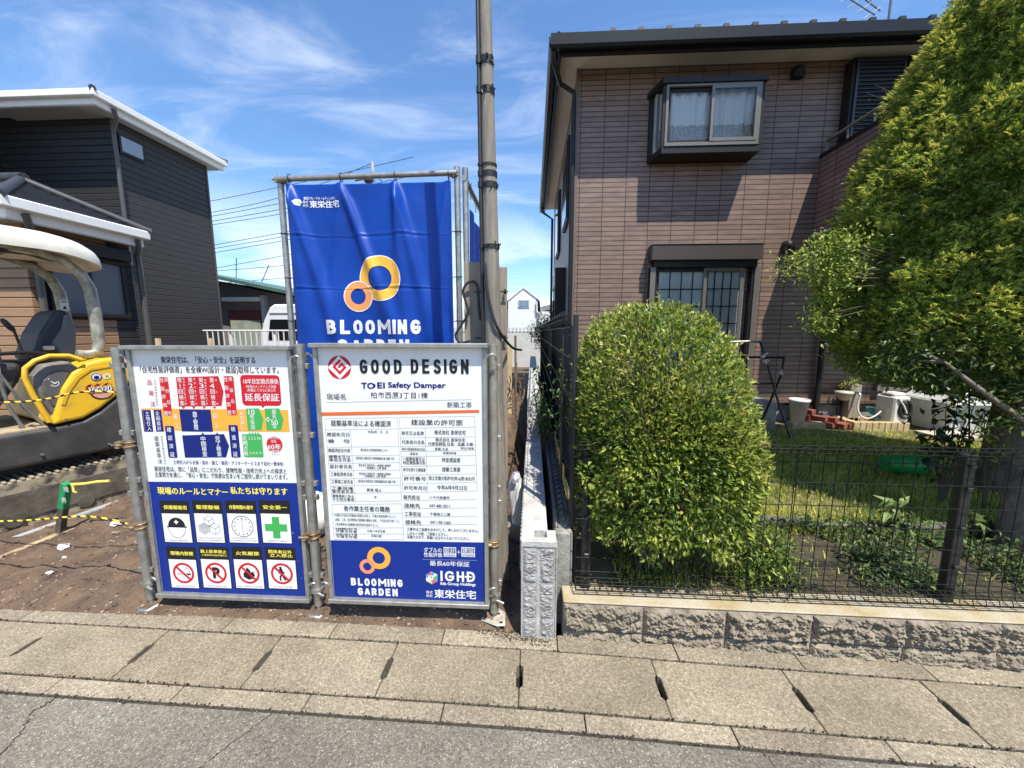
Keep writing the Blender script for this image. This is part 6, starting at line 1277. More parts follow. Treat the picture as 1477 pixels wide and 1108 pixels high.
gb = thing('green_bucket', 'bright green plastic bucket lying on the lawn under the tree', 'bucket', tuple(atz(1300, 684, GZ))); c = atz(1300, 684, GZ); r = .16; o = MB(); rad = at(1326, 668, c.y).x-at(1274, 668, c.y).x; hz = (at(1300, 652, c.y).z-at(1300, 682, c.y).z)/2
P = [Vector((c.x-rad*.5, c.y, GZ+hz)), Vector((c.x-rad*.47, c.y, GZ+hz)), Vector((c.x+.38*rad, c.y-.02, GZ+hz*1.02)), Vector((c.x+.5*rad, c.y-.02, GZ+hz))]; o.tube(P, hz, 22, rs=[hz*.7, hz*.8, hz*1.03, hz*.92]); o.build('body', mat('green_plastic', (.02,.30,.06), .4, var=.1, vscale=8), gb)
o = MB(); o.tube([P[2]+Vector((.02, hz*1.06*math.cos(a), hz*1.06*math.sin(a))) for a in np.linspace(0, 6.28, 24)], .010, 6, caps=False); o.build('rim', MATS['green_plastic'], gb)

# ================================================================== CHARCOAL HOUSE ON THE LEFT
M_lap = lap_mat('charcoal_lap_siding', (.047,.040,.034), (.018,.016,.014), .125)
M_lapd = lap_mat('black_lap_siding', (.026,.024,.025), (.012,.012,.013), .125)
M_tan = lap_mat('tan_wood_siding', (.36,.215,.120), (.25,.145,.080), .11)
M_wht = mat('white_painted_metal', (.78,.77,.74), .4, var=.04, vscale=3)
lh = thing('charcoal_house', 'two storey charcoal sided house with white eaves and a tan ground floor wing', 'house', (-8, 6, 0))
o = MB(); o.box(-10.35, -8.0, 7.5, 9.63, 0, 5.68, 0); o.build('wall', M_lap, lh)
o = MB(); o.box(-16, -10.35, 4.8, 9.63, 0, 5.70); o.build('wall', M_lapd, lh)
o = MB(); o.box(-10.30, -8.03, 7.488, 7.498, 0, 5.67); o.build('wall', M_lapd, lh)
o = MB(); o.box(-8.02, -7.985, 7.475, 7.515, 0, 5.66); o.box(-8.02, -7.985, 9.60, 9.645, 0, 5.66); o.build('corner_trim', mat('charcoal_trim', (.07,.066,.062), .5), lh)
def eaves(rx0, rx1, ry0, ry1, z, pitch, par, cut=None):
    g = MB()
    for (a, b) in (((rx1,ry0),(rx1,ry1)), ((rx0,ry0),(rx1,ry0))):
        pass
    g.box(rx1-.03, rx1+.06, ry0-.06, ry1+.02, z-.115, z); g.box(rx0, rx1-.03, ry0-.06, ry0+.03, z-.115, z); g.box(rx1-.10, rx1-.03, ry0+.03, ry1, z-.22, z-.05); g.box(rx0, rx1-.10, ry0+.03, ry0+.10, z-.22, z-.05)
    g.build('gutter', M_wht, par, bevel=.012)
    s_ = MB(); s_.box(rx0, rx1-.10, ry0+.10, ry1, z-.20, z-.17); s_.build('soffit', mat('white_soffit', (.42,.42,.41), .7), par)
def hip(rx0, rx1, ry0, ry1, z, pitch, par, name='roof'):
    h = (ry1-ry0)/2; r = MB(); ym = (ry0+ry1)/2; zr = z+h*pitch
    n = 9; rr = random.Random(3)
    r.add([(rx0,ry0,z),(rx1,ry0,z),(rx1,ry1,z),(rx0,ry1,z),(rx1-h,ym,zr),(rx0,ym,zr)], [(0,1,4,5),(1,2,4),(2,3,5,4)], 0)
    for k in range(1, n):       # tile courses stand a little proud
        t = k/n; a = Vector((rx0, ry0+h*t, z+h*t*pitch)); b = Vector((rx1-h*t, ry0+h*t, z+h*t*pitch)); c = Vector((rx1-h*t, ry1-h*t, z+h*t*pitch)); 
        r.bar(a+Vector((0,0,.012)), b+Vector((0,0,.012)), .035, .028); r.bar(b+Vector((0,0,.012)), c+Vector((0,0,.012)), .035, .028)
    r.tube([(rx1+.03,ry0-.03,z+.03),(rx1-h,ym,zr+.035)], .05, 8); r.tube([(rx1+.03,ry1+.03,z+.03),(rx1-h,ym,zr+.035)], .05, 8); r.tube([(rx1-h+.05,ym,zr+.05),(rx0,ym,zr+.05)], .065, 10)
    return r.build(name, mat('dark_roof_tile', (.040,.040,.043), .5, var=.3, vscale=12), par)
eaves(-9.9, -7.72, 6.98, 9.90, 5.80, .3, lh); hip(-16, -7.70, 6.96, 9.90, 5.77, .30, lh)
g_ = MB(); g_.box(-9.95, -9.86, 4.4, 6.98, 5.69, 5.86); g_.box(-10.02, -9.95, 4.4, 7.2, 5.64, 5.81); g_.build('gutter', M_wht, lh, bevel=.012)
g_ = MB(); g_.box(-16, -10.02, 4.4, 9, 5.66, 5.69); g_.build('soffit', MATS['white_soffit'], lh)
g_ = MB(); g_.add([(-9.9,4.4,5.83),(-9.9,7.1,5.83),(-11.9,7.1,6.4),(-11.9,4.4,6.4)], [(0,1,2,3)]); g_.box(-9.93, -9.89, 4.4, 7.0, 5.82, 5.88); g_.build('roof', MATS['dark_roof_tile'], lh)
# small upper window, downpipes
o = MB(); a, b = atx(162, 186, -8.0), atx(203, 229, -8.0); y0, y1, z0, z1 = 7.50+.06, 8.05, 5.02, 5.38
o.box(-8.0, -7.965, y0, y1, z0, z1); wf = o.build('window', M_dkbr, lh, bevel=.004); o = MB(); o.add([(-7.963,y0+.04,z0+.05),(-7.963,y1-.04,z0+.05),(-7.963,y1-.04,z1-.04),(-7.963,y0+.04,z1-.04)], [(0,1,2,3)]); o.build('pane', mat('pale_glass', (.30,.34,.36), .08, spec=.8), wf)
M_pipe = mat('grey_brown_pipe', (.085,.078,.072), .4)
o = MB(); o.tube([(-7.72,7.3,5.66),(-7.74,7.35,5.5),(-7.93,7.44,5.38),(-7.94,7.45,5.2),(-7.94,7.45,2.9)], .036, 10); o.build('downpipe', M_pipe, lh)
# ground floor wing
o = MB(); o.box(-12, -5.75, 4.22, 5.10, 0, 2.92); o.build('wall', M_tan, lh)
o = MB(); o.box(-12, -5.748, 5.102, 5.40, 0, 2.92); o.box(-5.752, -5.742, 4.34, 5.101, 1.75, 2.62); o.build('wall', M_lapd, lh)
o = MB(); o.box(-12, -8.1, 5.40, 7.48, 0, 2.9); o.build('wall', M_lapd, lh)
eaves(-12, -5.50, 3.92, 5.42, 3.0, .5, lh); hip(-12, -5.48, 3.90, 5.43, 2.97, .56, lh)
o = MB(); y0, y1, z0, z1 = 4.42, 5.22, 1.83, 2.50
o.box(-5.742, -5.70, y0-.05, y1+.05, z0-.05, z0); o.box(-5.742, -5.70, y0-.05, y1+.05, z1, z1+.06); o.box(-5.742, -5.70, y0-.05, y0, z0, z1); o.box(-5.742, -5.70, y1, y1+.05, z0, z1); o.box(-5.742, -5.71, (y0+y1)/2-.025, (y0+y1)/2+.025, z0, z1); o.box(-5.742, -5.62, y0-.08, y1+.08, z1+.06, z1+.20); wf = o.build('window', M_dkbr, lh, bevel=.004)
for a, b in ((y0, (y0+y1)/2-.025), ((y0+y1)/2+.025, y1)): o = MB(); o.box(-5.742, -5.735, a, b, z0, z1); o.build('pane', mat('sky_toned_pane', (.15,.17,.18), .03, .0, spec=1.0, coat=1), wf)  # reflected sky and the curtain behind are put into the pane's lighter colour
o = MB(); o.tube([(-5.50,5.30,2.86),(-5.54,5.34,2.75),(-5.66,5.42,2.66),(-5.67,5.44,2.5),(-5.67,5.44,0)], .034, 10); o.build('downpipe', M_pipe, lh)
o = MB(); o.tube([(-5.50,4.1,2.86),(-5.54,4.15,2.74),(-5.68,4.27,2.62),(-5.70,4.28,2.45),(-5.70,4.28,0)], .034, 10); o.build('downpipe', M_pipe, lh)
for k, (xp, yb) in enumerate(((226, 5.2), (302, 6.0), (222, 5.0))):
    if k < 2: o = MB(); p = at(xp, 488, yb); o.box(p.x-.03, p.x+.03, yb, yb+.03, 0, p.z); tag(o.build('survey_peg', MATS['fresh_pine']), ('wooden peg seen above the left end of the rules board', 'wooden peg seen above the right half of the rules board')[k], 'peg', 'pegs behind the rules board')

# ================================================================== FAR THINGS: shed, van, railing, white house, wires
sh = thing('low_shed', 'low grey building with a green metal roof behind the white van', 'building', (-8.5, 12, 0)); M_shw = mat('shed_mauve_wall', (.20,.175,.165), .8, var=.15, vscale=2)
o = MB(); o.prism([(-11,12.3,0),(-5,12.3,0),(-5,12.3,2.15),(-11,12.3,3.35)], (0,6,0)); o.build('wall', M_shw, sh)
o = MB(); zl = lambda x: 3.25+(x+10)*(-.208); o.prism([(-11.5,11.7,zl(-11.5)),(-4.6,11.7,zl(-4.6)),(-4.6,11.7,zl(-4.6)+.10),(-11.5,11.7,zl(-11.5)+.10)], (0,7,0)); o.build('roof', mat('green_roof_metal', (.085,.17,.135), .45, .2, var=.2, vscale=2), sh)
o = MB(); a, b = at(315, 430, 12.05), at(360, 437, 12.05); o.box(-9.9, -8.72, 12.0, 12.29, a.z-.10, a.z+.02); o.build('awning', M_wht, sh)
o = MB(); o.box(-9.85, -8.75, 12.2, 12.295, .9, 2.28); wf = o.build('window', mat('rust_red_frame', (.12,.035,.03), .6), sh); o = MB(); o.box(-9.8, -8.8, 12.16, 12.199, .95, 1.95); o.build('curtain', mat('sage_curtain', (.30,.33,.27), .8, var=.25, vscale=4), wf)
o = MB(); o.box(-8.45, -7.7, 12.2, 12.295, .2, 2.0); o.build('door', mat('rust_red_door', (.16,.035,.028), .6), sh)
o = MB(); o.box(-8.72, -8.60, 12.15, 12.30, 0, 2.75); o.tube([(-8.30,12.1,2.1),(-8.48,12.1,2.1),(-8.5,12.1,1.9),(-8.42,12.1,.4)], .05, 8); o.build('downpipe', mat('pale_pipe', (.45,.43,.41), .5), sh)
van = thing('white_van', 'tall white van with dark windows parked side on behind the blue banner', 'van', (-5.2, 9.6, .3)); vy = 9.6
VO = .35; vl = at(374, 470, vy).x
def vp(x, z): return (vl+x, vy, VO+z)
o = MB(); pts = [(0,.35),(-.02,.9),(.0,1.15),(.12,1.52),(.30,1.85),(.42,1.93),(3.9,1.95),(4.2,1.6),(4.75,1.05),(4.8,.35)]
o.prism([vp(*p) for p in pts], (0,1.7,0)); o.build('body', mat('white_car_paint', (.72,.72,.72), .25, coat=.5), van, bevel=.05, seg=3)
for (a, b) in ((.20, 1.55), (1.62, 2.9)):
    o = MB(); o.prism([(vl+a+(.0 if a > 1 else .0),vy-.012,VO+1.02),(vl+b,vy-.012,VO+1.02),(vl+b,vy-.012,VO+1.55),(vl+a+(.0 if a > 1 else .10),vy-.012,VO+1.55)], (0,.05,0)); o.build('window', mat('dark_car_glass', (.008,.009,.010), .06, spec=.7), van, bevel=.01)
o = MB(); o.box(vl+.02, vl+4.7, vy-.016, vy+.02, VO+.60, VO+.625); o.box(vl+.3, vl+4.0, vy-.02, vy+.02, VO+1.70, VO+1.72); o.build('trim', mat('car_trim_grey', (.35,.35,.34), .4), van)
for xw in (.85, 3.9):
    o = MB(); o.tube([(vl+xw,vy-.03,VO+.32),(vl+xw,vy+.2,VO+.32)], .33, 24); wh = o.build('wheel', mat('tyre_rubber', (.015,.015,.015), .8), van); o = MB(); o.tube([(vl+xw,vy-.05,VO+.32),(vl+xw,vy-.02,VO+.32)], .20, 18); o.build('rim', MATS['car_trim_grey'], wh)
o = MB(); o.box(vl-.03, vl+.03, vy+.1, vy+.3, VO+.75, VO+1.1); o.build('tail_light', mat('tail_light_red', (.4,.02,.02), .3), van)
rl = thing('white_railing', 'white metal railing in front of the van and the green roofed shed', 'railing', (-6, 8.9, .6)); M_rail = mat('railing_white', (.66,.66,.63), .45)
ra, rb = at(316, 477, 8.9), at(403, 474, 8.9); o = MB(); o.tube([(ra.x-.4,8.9,ra.z),(rb.x+2.2,8.9,ra.z)], .018, 8); o.tube([(ra.x-.4,8.9,.95),(rb.x+2.2,8.9,.95)], .015, 6)
for k in range(28): x = ra.x-.3+k*.135; o.box(x-.010, x+.010, 8.89, 8.91, .9, ra.z)
o.build('rail', M_rail, rl)
for k in range(4): o = MB(); x = ra.x+.25+k*1.1; o.box(x-.025, x+.025, 8.92, 8.97, .5, ra.z); o.build('post', M_rail, rl)
o = MB(); o.box(-12, -2.2, 9.0, 9.15, 0, .95); tag(o.build('low_wall', M_concrete_old), 'low grey retaining wall that carries the white railing', 'wall')
o = MB(); o.box(-13, -2.5, 9.15, 12.3, 0, .35); tag(o.build('parking_ground', mat('parking_concrete', (.33,.32,.29), .9, var=.2, vscale=2)), kind='structure')
# white gabled house at the end of the passage
YW = 24; wh_ = thing('white_house', 'white gabled house with one blue window seen at the end of the passage', 'house', (-.9, YW, 0)); M_ww = mat('white_wall_board', (.72,.73,.74), .6, var=.04, vscale=1)
def W(x, y): p = at(x, y, YW); return (p.x, p.z)
pk = W(755, 416); el, er = W(733, 434), W(776, 432)
o = MB(); o.prism([(el[0],YW,0),(er[0]-.1,YW,0),(er[0]-.1,YW,er[1]+.05),(pk[0],YW,pk[1]+.01),(el[0],YW,el[1]+.0)], (0,7,0)); o.box(er[0]-.1, W(800,440)[0], YW+1.0, YW+6, 0, W(790,441)[1]-.3); o.box(-6, el[0], YW+.8, YW+6, 0, W(730,437)[1]-.3); o.build('wall', M_ww, wh_)
def rake(a, b, th, nm='roof', m=None, y0=YW-.05, y1=YW+7):
    o = MB(); o.hexa([(a[0],y0,a[1]),(b[0],y0,b[1]),(b[0],y1,b[1]),(a[0],y1,a[1]),(a[0],y0,a[1]+th),(b[0],y0,b[1]+th),(b[0],y1,b[1]+th),(a[0],y1,a[1]+th)]); return o.build(nm, m or mat('white_house_roof', (.68,.69,.71), .5, var=.1, vscale=2), wh_)
rake(pk, (er[0]+.1, er[1]-.08), .11); rake((el[0]-.15, el[1]-.1), pk, .11); rake((er[0]+.1, er[1]-.1), W(780.5,452), .12); rake(W(727,445), (el[0]-.1, el[1]-.12), .12)
rake((er[0]-.1,W(790,441)[1]-.35), W(812,441), .3, 'annex_roof', mat('grey_slate_roof', (.17,.18,.20), .6), YW+1.2, YW+6)
o = MB(); a, b = W(747.5, 432.5), W(763.5, 443.5); o.box(a[0], b[0], YW-.05, YW-.005, b[1], a[1]); wf = o.build('window', mat('window_white_frame', (.55,.57,.6), .4), wh_); o = MB(); o.box(a[0]+.05, (a[0]+b[0])/2, YW-.07, YW-.051, b[1]+.05, a[1]-.05); o.box((a[0]+b[0])/2+.02, b[0]-.04, YW-.065, YW-.051, b[1]+.05, a[1]-.05); o.build('pane', mat('sky_blue_glass', (.12,.22,.30), .1, spec=.8), wf)
o = MB(); o.tube([W3 for W3 in [(W(774,435)[0], YW-.1, W(774,435)[1]), (W(774,450)[0], YW-.1, W(774,450)[1]), (W(779,453)[0], YW-.1, W(779,453)[1])]], .06, 6); o.build('downpipe', mat('white_gutter', (.6,.6,.6), .4), wh_)
o = MB(); o.box(-9, 1.0, 17.0, 17.15, .0, at(745, 478.5, 17).z)
for k in range(60): o.box(-9+k*.165, -8.9+k*.165, 16.98, 17.17, at(745, 478.5, 17).z, at(745, 476, 17).z+.10)
tag(o.build('picket_fence', mat('picket_grey_white', (.55,.55,.52), .8, var=.1, vscale=3)), 'pale wooden fence running across in front of the white house', 'fence')
# far power poles and wires
M_wire = mat('overhead_wire', (.03,.03,.035), .5)
fp = thing('far_utility_pole', 'pale thin utility pole top rising behind the blue banner', 'utility pole', (at(538,240,30).x, 30, 0)); o = MB(); p = at(537, 234, 30); o.tube([(p.x,30,0),(p.x,30,p.z)], .16, 10, rs=[.2,.13]); o.build('pole', mat('pole_concrete', (.42,.42,.42), .8), fp)
o = MB(); p2 = at(530, 258, 29.8); p3 = at(545, 258, 29.8); o.bar(at(512,261,29.8), at(548,254,29.8), .08, .08); o.ball((p2.x+.1,29.7,p2.z-.1), .35, .3, .3, 10, 6); o.bar(at(537,248,29.8), at(551,262,29.8), .06, .06); o.build('crossarm', M_wire, fp)
for k, ((x0, y0), (x1, y1), sg) in enumerate((((290,309),(540,234),2.0), ((290,288),(420,262),1), ((290,310),(420,286),1), ((290,317),(420,295),1), ((290,322),(420,302),1), ((290,352),(420,329),1), ((290,357),(420,335),1), ((290,363),(420,341),1), ((290,381),(420,358),2), ((290,388),(420,378),1), ((335,405),(420,398),.5))):
    Y0 = 30; a, b = at(x0, y0, Y0), at(x1, y1, Y0); d = b-a
    if k: a, b = a-d*1.6, b+d*1.3
    pts = [a.lerp(b, t)+Vector((0,0,-.25*sg*math.sin(math.pi*t))) for t in np.linspace(0, 1, 16)]
    o = MB(); o.tube(pts, .022, 5); tag(o.build('overhead_wire', M_wire), 'thin dark overhead wire crossing the sky between the charcoal house and the banner', 'wire', 'overhead wires over the shed')
for (xa, ya, xb, yb, lb) in ((341,372,339,405,'thin upright aerial mast behind the green shed roof, left one'), (388,382,369,410,'slanting stay wire behind the green shed roof')):
    o = MB(); o.tube([at(xa,ya,20), at(xb,yb,20)-Vector((0,0,.5))], .02, 6); tag(o.build('mast', M_wire), lb, 'mast')

# ================================================================== PLANTS
def leafmesh(name, P, D, Nn, L, Wd, m, parent=None, kind=None, fold=.25, droop=.15, simple=False):
    """one small folded leaf per point: P base, D direction, Nn face normal, L length, Wd width"""
    n = len(P); D = D/np.linalg.norm(D, axis=1, keepdims=True); S = np.cross(D, Nn); S /= np.linalg.norm(S, axis=1, keepdims=True)+1e-9; Nn = np.cross(S, D)
    if simple:
        L = L[:, None]; Wd = Wd[:, None]; mid = P+D*L*.5; V = np.stack([P, mid+S*Wd/2, P+D*L-Nn*L*droop, mid-S*Wd/2], 1).reshape(-1, 3)
        return npmesh(name, V, np.arange(n)[:, None]*4+np.array([0,1,2,3]), m, parent, kind)
    L = np.broadcast_to(L, (n,))[:, None]; Wd = np.broadcast_to(Wd, (n,))[:, None]
    mid = P + D*L*.48 - Nn*L*.02; tip = P + D*L - Nn*L*droop
    V = np.stack([P, mid+S*Wd/2+Nn*Wd*fold, tip, mid-S*Wd/2+Nn*Wd*fold, mid], 1).reshape(-1, 3)
    o = np.arange(n)[:, None]*5; F = np.concatenate([np.concatenate([o+np.array([0,4,1]), o+np.array([4,2,1]), o+np.array([0,3,4]), o+np.array([3,2,4])])])
    return npmesh(name, V, F, m, parent, kind)
def rdir(n, g):
    v = g.normal(size=(n, 3)); return v/np.linalg.norm(v, axis=1, keepdims=True)
def vnoise(P, s_, seed=0):
    return np.array([noise.noise(Vector((p[0]*s_+seed, p[1]*s_, p[2]*s_))) for p in P])
# clipped hedge shrub
g = np.random.default_rng(21)
sb_ = thing('clipped_shrub', 'tall rounded evergreen shrub bulging through the mesh fence', 'shrub', (.74, 2.2, GZ))
C0 = np.array([.735, 2.19, 1.02])
def shrub_r(d):
    """outline radius in direction d"""
    rx, ry, rz = .475, .37, .72; e = 3.3
    up = d[:, 2] > 0
    rz_ = np.where(up, .72, .70); q = (np.abs(d[:, 0]/rx)**e + np.abs(d[:, 1]/ry)**e + np.abs(d[:, 2]/rz_)**e)**(-1/e); return q
n = 34000
d = rdir(n, g); r = shrub_r(d); dep = g.random(n)**2.0*.17; lump = .045*vnoise(d*1.0, 3.1)+.030*vnoise(d, 8.0, 5)+.030*vnoise(d, 15.0, 2)
kk = ~((lump < -.030) & (g.random(n) < .8)); d, r, dep, lump = d[kk], r[kk], dep[kk], lump[kk]; n = len(d)
P = C0 + d*(r*(1+lump*1.6)-dep)[:, None]
P[:, 0] += np.where(P[:, 2] < .6, .10*(.6-P[:, 2])*2*(P[:, 0] > .9), 0)
P[:, 2] -= .34*np.clip((P[:, 0]-.70)/.45, 0, 1)**2*np.clip((P[:, 2]-.75)/.6, 0, 1) + .02
keep = (P[:, 2] > .30) | ((P[:, 0] > .95) & (P[:, 2] > .22)); 
keep &= ~((P[:, 2] < .46+.06*np.sin(P[:, 0]*17)) & (P[:, 0] < 1.0)); P, d, dep = P[keep], d[keep], dep[keep]
n = len(P); D = d*.75 + rdir(n, g)*.75 + np.array([0,0,.30]); Nn = d*.35 + rdir(n, g)*.55 + np.array([.2,-.35,.85])
M_leaf = leaf_mat('shrub_leaf', (.035,.070,.010), (.14,.205,.024), (.42,.45,.085), .38, .32)
leafmesh('foliage', P, D, Nn, g.uniform(.026,.046,n), g.uniform(.012,.020,n), M_leaf, sb_)
n = 2600; a = g.uniform(0, 6.28, n); d = rdir(n, g); d[:, 2] = np.abs(d[:, 2])*.9+.12; d /= np.linalg.norm(d, axis=1, keepdims=True); P = C0+d*(shrub_r(d)+g.uniform(-.02,.045,n))[:, None]; P[:, 2] -= .34*np.clip((P[:, 0]-.70)/.45, 0, 1)**2*np.clip((P[:, 2]-.75)/.6, 0, 1) + .02
M_new = leaf_mat('shrub_new_growth', (.16,.22,.03), (.32,.36,.06), (.46,.40,.12), .45, .35)
leafmesh('new_shoots', P, d+rdir(n, g)*.5+np.array([0,0,.7]), rdir(n, g)+np.array([0,-.3,.6]), g.uniform(.022,.038,n), g.uniform(.008,.013,n), M_new, sb_)
g = np.random.default_rng(91); Ps, Ds = [], []; sg_ = MB()
for k in range(150):
    dd = rdir(1, g)[0]; dd[2] = abs(dd[2])*.9+.05 if k % 3 else dd[2]; dd /= np.linalg.norm(dd); b = C0+dd*shrub_r(dd[None])[0]*.97; b[2] -= .34*np.clip((b[0]-.70)/.45, 0, 1)**2*np.clip((b[2]-.75)/.6, 0, 1)
    if b[2] < .5: continue
    u_ = dd*.6+np.array([0,0,.7])+g.normal(0,.3,3); u_ /= np.linalg.norm(u_); L_ = g.uniform(.04,.11); sg_.tube([b, b+u_*L_*.5+g.normal(0,.004,3), b+u_*L_], .0014, 4)
    for q in range(int(L_/.011)): Ps.append(b+u_*L_*(.25+.75*q/(L_/.011))); Ds.append(u_*.5+g.normal(0,.7,3))
sg_.build('sprig_stem', mat('sprig_green_brown', (.16,.13,.05), .8), sb_, kind='stuff'); Ps, Ds = np.array(Ps), np.array(Ds); leafmesh('sprig_leaves', Ps, Ds, rdir(len(Ps), g)*.5+np.array([0,-.2,.8]), g.uniform(.02,.034,len(Ps)), g.uniform(.008,.014,len(Ps)), M_new, sb_)
n = 420; d = rdir(n, g); P = C0+d*(shrub_r(d)*.985)[:, None]; P[:, 2] -= .34*np.clip((P[:, 0]-.70)/.45, 0, 1)**2*np.clip((P[:, 2]-.75)/.6, 0, 1); P = P[P[:, 2] > .45]; n = len(P); leafmesh('dry_leaves', P, rdir(n, g), rdir(n, g), g.uniform(.02,.035,n), g.uniform(.009,.014,n), leaf_mat('dry_leaf', (.16,.085,.03), (.30,.18,.06), (.42,.32,.12), .7, .15), sb_)
o = MB()
for k in range(70):
    dd = rdir(1, g)[0]; dd[2] = abs(dd[2])*.8; q = C0+dd*shrub_r(dd[None])[0]*.86; b = Vector((.74+random.uniform(-.12,.12), 2.2+random.uniform(-.08,.08), .22)); mdl = b.lerp(Vector(q), .5)+Vector((0,0,.12)); o.tube([b, mdl, Vector(q)], .006, 5, rs=[.010,.006,.002])
o.build('stem', mat('shrub_stem', (.10,.075,.05), .9), sb_)

def sprays(name, P, D, N, g, L, m, parent, k=7, spread=1.15, wd=.2):
    """fan of narrow leaflets at every point"""
    n = len(P); Ps, Ds, Ns, Ls = [], [], [], []
    D = D/np.linalg.norm(D, axis=1, keepdims=True); S = np.cross(D, N); S /= np.linalg.norm(S, axis=1, keepdims=True)+1e-9
    for i in range(k):
        t = (i/(k-1)-.5)*2; dd = D*math.cos(t*spread*.8)+S*math.sin(t*spread*.8)+g.normal(0, .14, (n, 3)); Ps.append(P+D*(L*.35*(1-abs(t)))[:, None]); Ds.append(dd); Ns.append(N+g.normal(0, .25, (n, 3))); Ls.append(L*(1-.38*abs(t))*g.uniform(.8, 1.15, n))
    L_ = np.concatenate(Ls); return leafmesh(name, np.concatenate(Ps), np.concatenate(Ds), np.concatenate(Ns), L_, L_*wd, m, parent, droop=.2, simple=True)
# big evergreen tree at the right
TX, TY = 4.07, 3.39
tr = thing('evergreen_tree', 'large evergreen garden tree with yellow green sprays before the balcony', 'tree', (4.07, 3.4, GZ))
PZ = np.array([1.05,1.12,1.25,1.56,2.09,2.70,3.30,3.77,4.25,4.69,5.22,5.66]); PR = np.array([.49,.90,1.13,1.31,1.36,1.21,1.05,.92,.72,.50,.27,.03])
def crown(n, g, dmax, pw=2.0, zlo=1.05, zhi=5.66):
    u = rng.random; z = g.uniform(zlo, zhi, n*2); r0 = np.interp(z, PZ, PR); z = z[g.random(n*2) < (r0+.1)/1.4][:n]; n = len(z); r0 = np.interp(z, PZ, PR); a = g.uniform(0, 6.2832, n)
    d = np.stack([np.cos(a), np.sin(a), np.zeros(n)], 1); q = np.stack([d[:, 0]*1.2, d[:, 1]*1.2, z*.8], 1)
    lump = .07*vnoise(q, 1.9, 7)+.09*vnoise(q, 4.2, 2)+.06*vnoise(q, 9.0, 4); dep = g.random(n)**pw*dmax
    r = np.maximum(.02, r0*(1+lump*1.5)-dep); P = np.stack([TX+d[:, 0]*r, TY+d[:, 1]*r, z], 1); k = ~((P[:, 1] > 4.9) & (P[:, 2] > 2.85)) & (P[:, 1] < 5.85); return P[k], d[k], dep[k], lump[k]
g = np.random.default_rng(33)
P, d, dep, lump = crown(78000, g, .36)
k_ = ~((lump < -.08) & (g.random(len(P)) < .7)); P, d, dep = P[k_], d[k_], dep[k_]; n = len(P)
D = d*.55 + rdir(n, g)*.75 + np.stack([np.zeros(n), np.zeros(n), g.uniform(-.25, .75, n)], 1); N = rdir(n, g)*.55 + np.array([.1,-.2,.65]) + d*.65
M_ced = leaf_mat('cedar_spray', (.06,.115,.018), (.18,.265,.040), (.46,.52,.10), .5, .38); M_gold = leaf_mat('golden_spray_tip', (.28,.34,.05), (.52,.54,.10), (.66,.60,.14), .5, .28)
sprays('crown', P, D, N, g, g.uniform(.026,.056,n), M_ced, tr, 8, 1.15, .21)
P, d, dep, lump = crown(20000, g, .05, 1.0, 1.1); keep = (lump > -.01); P, d = P[keep], d[keep]; n = len(P)
sprays('golden_tips', P+d*.02, d+rdir(n, g)*.5+np.array([0,0,.55]), rdir(n, g)*.6+np.array([0,0,.9]), g, g.uniform(.026,.052,n), M_gold, tr, 7, 1.1, .21)
P, d, dep, lump = crown(20000, g, 1.0, .7); n = len(P); sprays('inner_foliage', P, d+rdir(n, g), rdir(n, g)+np.array([0,0,.4]), g, g.uniform(.05,.09,n), M_ced, tr, 5, 1.1, .18)
M_bark = mat('tree_bark', (.20,.165,.125), .95, col2=(.075,.06,.045), vscale=9, bump=1.0, bscale=24, lo=.35, hi=.65, detail=9)
o = MB(); o.tube([(4.05,3.42,.1),(4.05,3.42,.6),(4.07,3.40,1.5),(4.07,3.39,3),(4.07,3.39,5.2)], .1, 12, rs=[.16,.12,.11,.07,.012]); tk = o.build('trunk', M_bark, tr)
g2_ = random.Random(12); BR = MB()
for k in range(60):
    z = g2_.uniform(1.3, 4.8); a = g2_.uniform(0, 6.28); r = float(np.interp(z, PZ, PR))*.92; b = Vector((4.07, 3.4, z-.3)); e = Vector((TX+r*math.cos(a), min(4.85, TY+r*math.sin(a)), z+g2_.uniform(-.1,.15))); m_ = b.lerp(e,.5)+Vector((0,0,g2_.uniform(-.05,.1)))
    if k < 18: o = MB(); o.tube([b, m_, e], .01, 6, rs=[.035,.02,.005]); o.build('limb', M_bark, tk)
    else: BR.tube([b, m_, e], .01, 5, rs=[.020,.011,.003])
BR.build('twigs', M_bark, tk)
# nearer trunk at the right edge, its crown leaning in front of the evergreen
nt_ = thing('garden_tree', 'thick grey tree trunk at the right edge with a crooked limb and dark leaves', 'tree', (3.2, 2.46, GZ)); g = np.random.default_rng(44)
o = MB(); o.tube([(3.20,2.46,.1),(3.19,2.47,.4),(3.20,2.50,.8),(3.25,2.55,1.2),(3.36,2.62,1.7),(3.55,2.7,2.4),(3.7,2.75,3.1)], .1, 14, rs=[.18,.15,.135,.125,.10,.07,.02]); ntk = o.build('trunk', M_bark, nt_)
tips = [at(x, y, Y) for x, y, Y in ((1325,505,2.95),(1300,518,3.0),(1290,535,3.0),(1340,545,2.9),(1370,520,2.85),(1310,490,3.0),(1400,560,2.75),(1440,520,2.7),(1465,480,2.7),(1430,480,2.75),(1470,560,2.6),(1455,610,2.6),(1390,500,2.8))]
bp = [Vector((3.2,2.51,.95)), at(1400,552,2.62), at(1362,522,2.75), at(1325,505,2.9)]; o = MB(); o.tube(bp, .04, 9, rs=[.022,.014,.009,.003]); o.build('limb', M_bark, ntk)
o = MB(); 
for e in tips: b = bp[2] if e.x < 2.75 else Vector((3.28,2.58,1.4)); o.tube([b, b.lerp(e,.5)+Vector((0,0,.04)), e], .01, 5, rs=[.014,.008,.003])
o.build('twigs', M_bark, ntk)
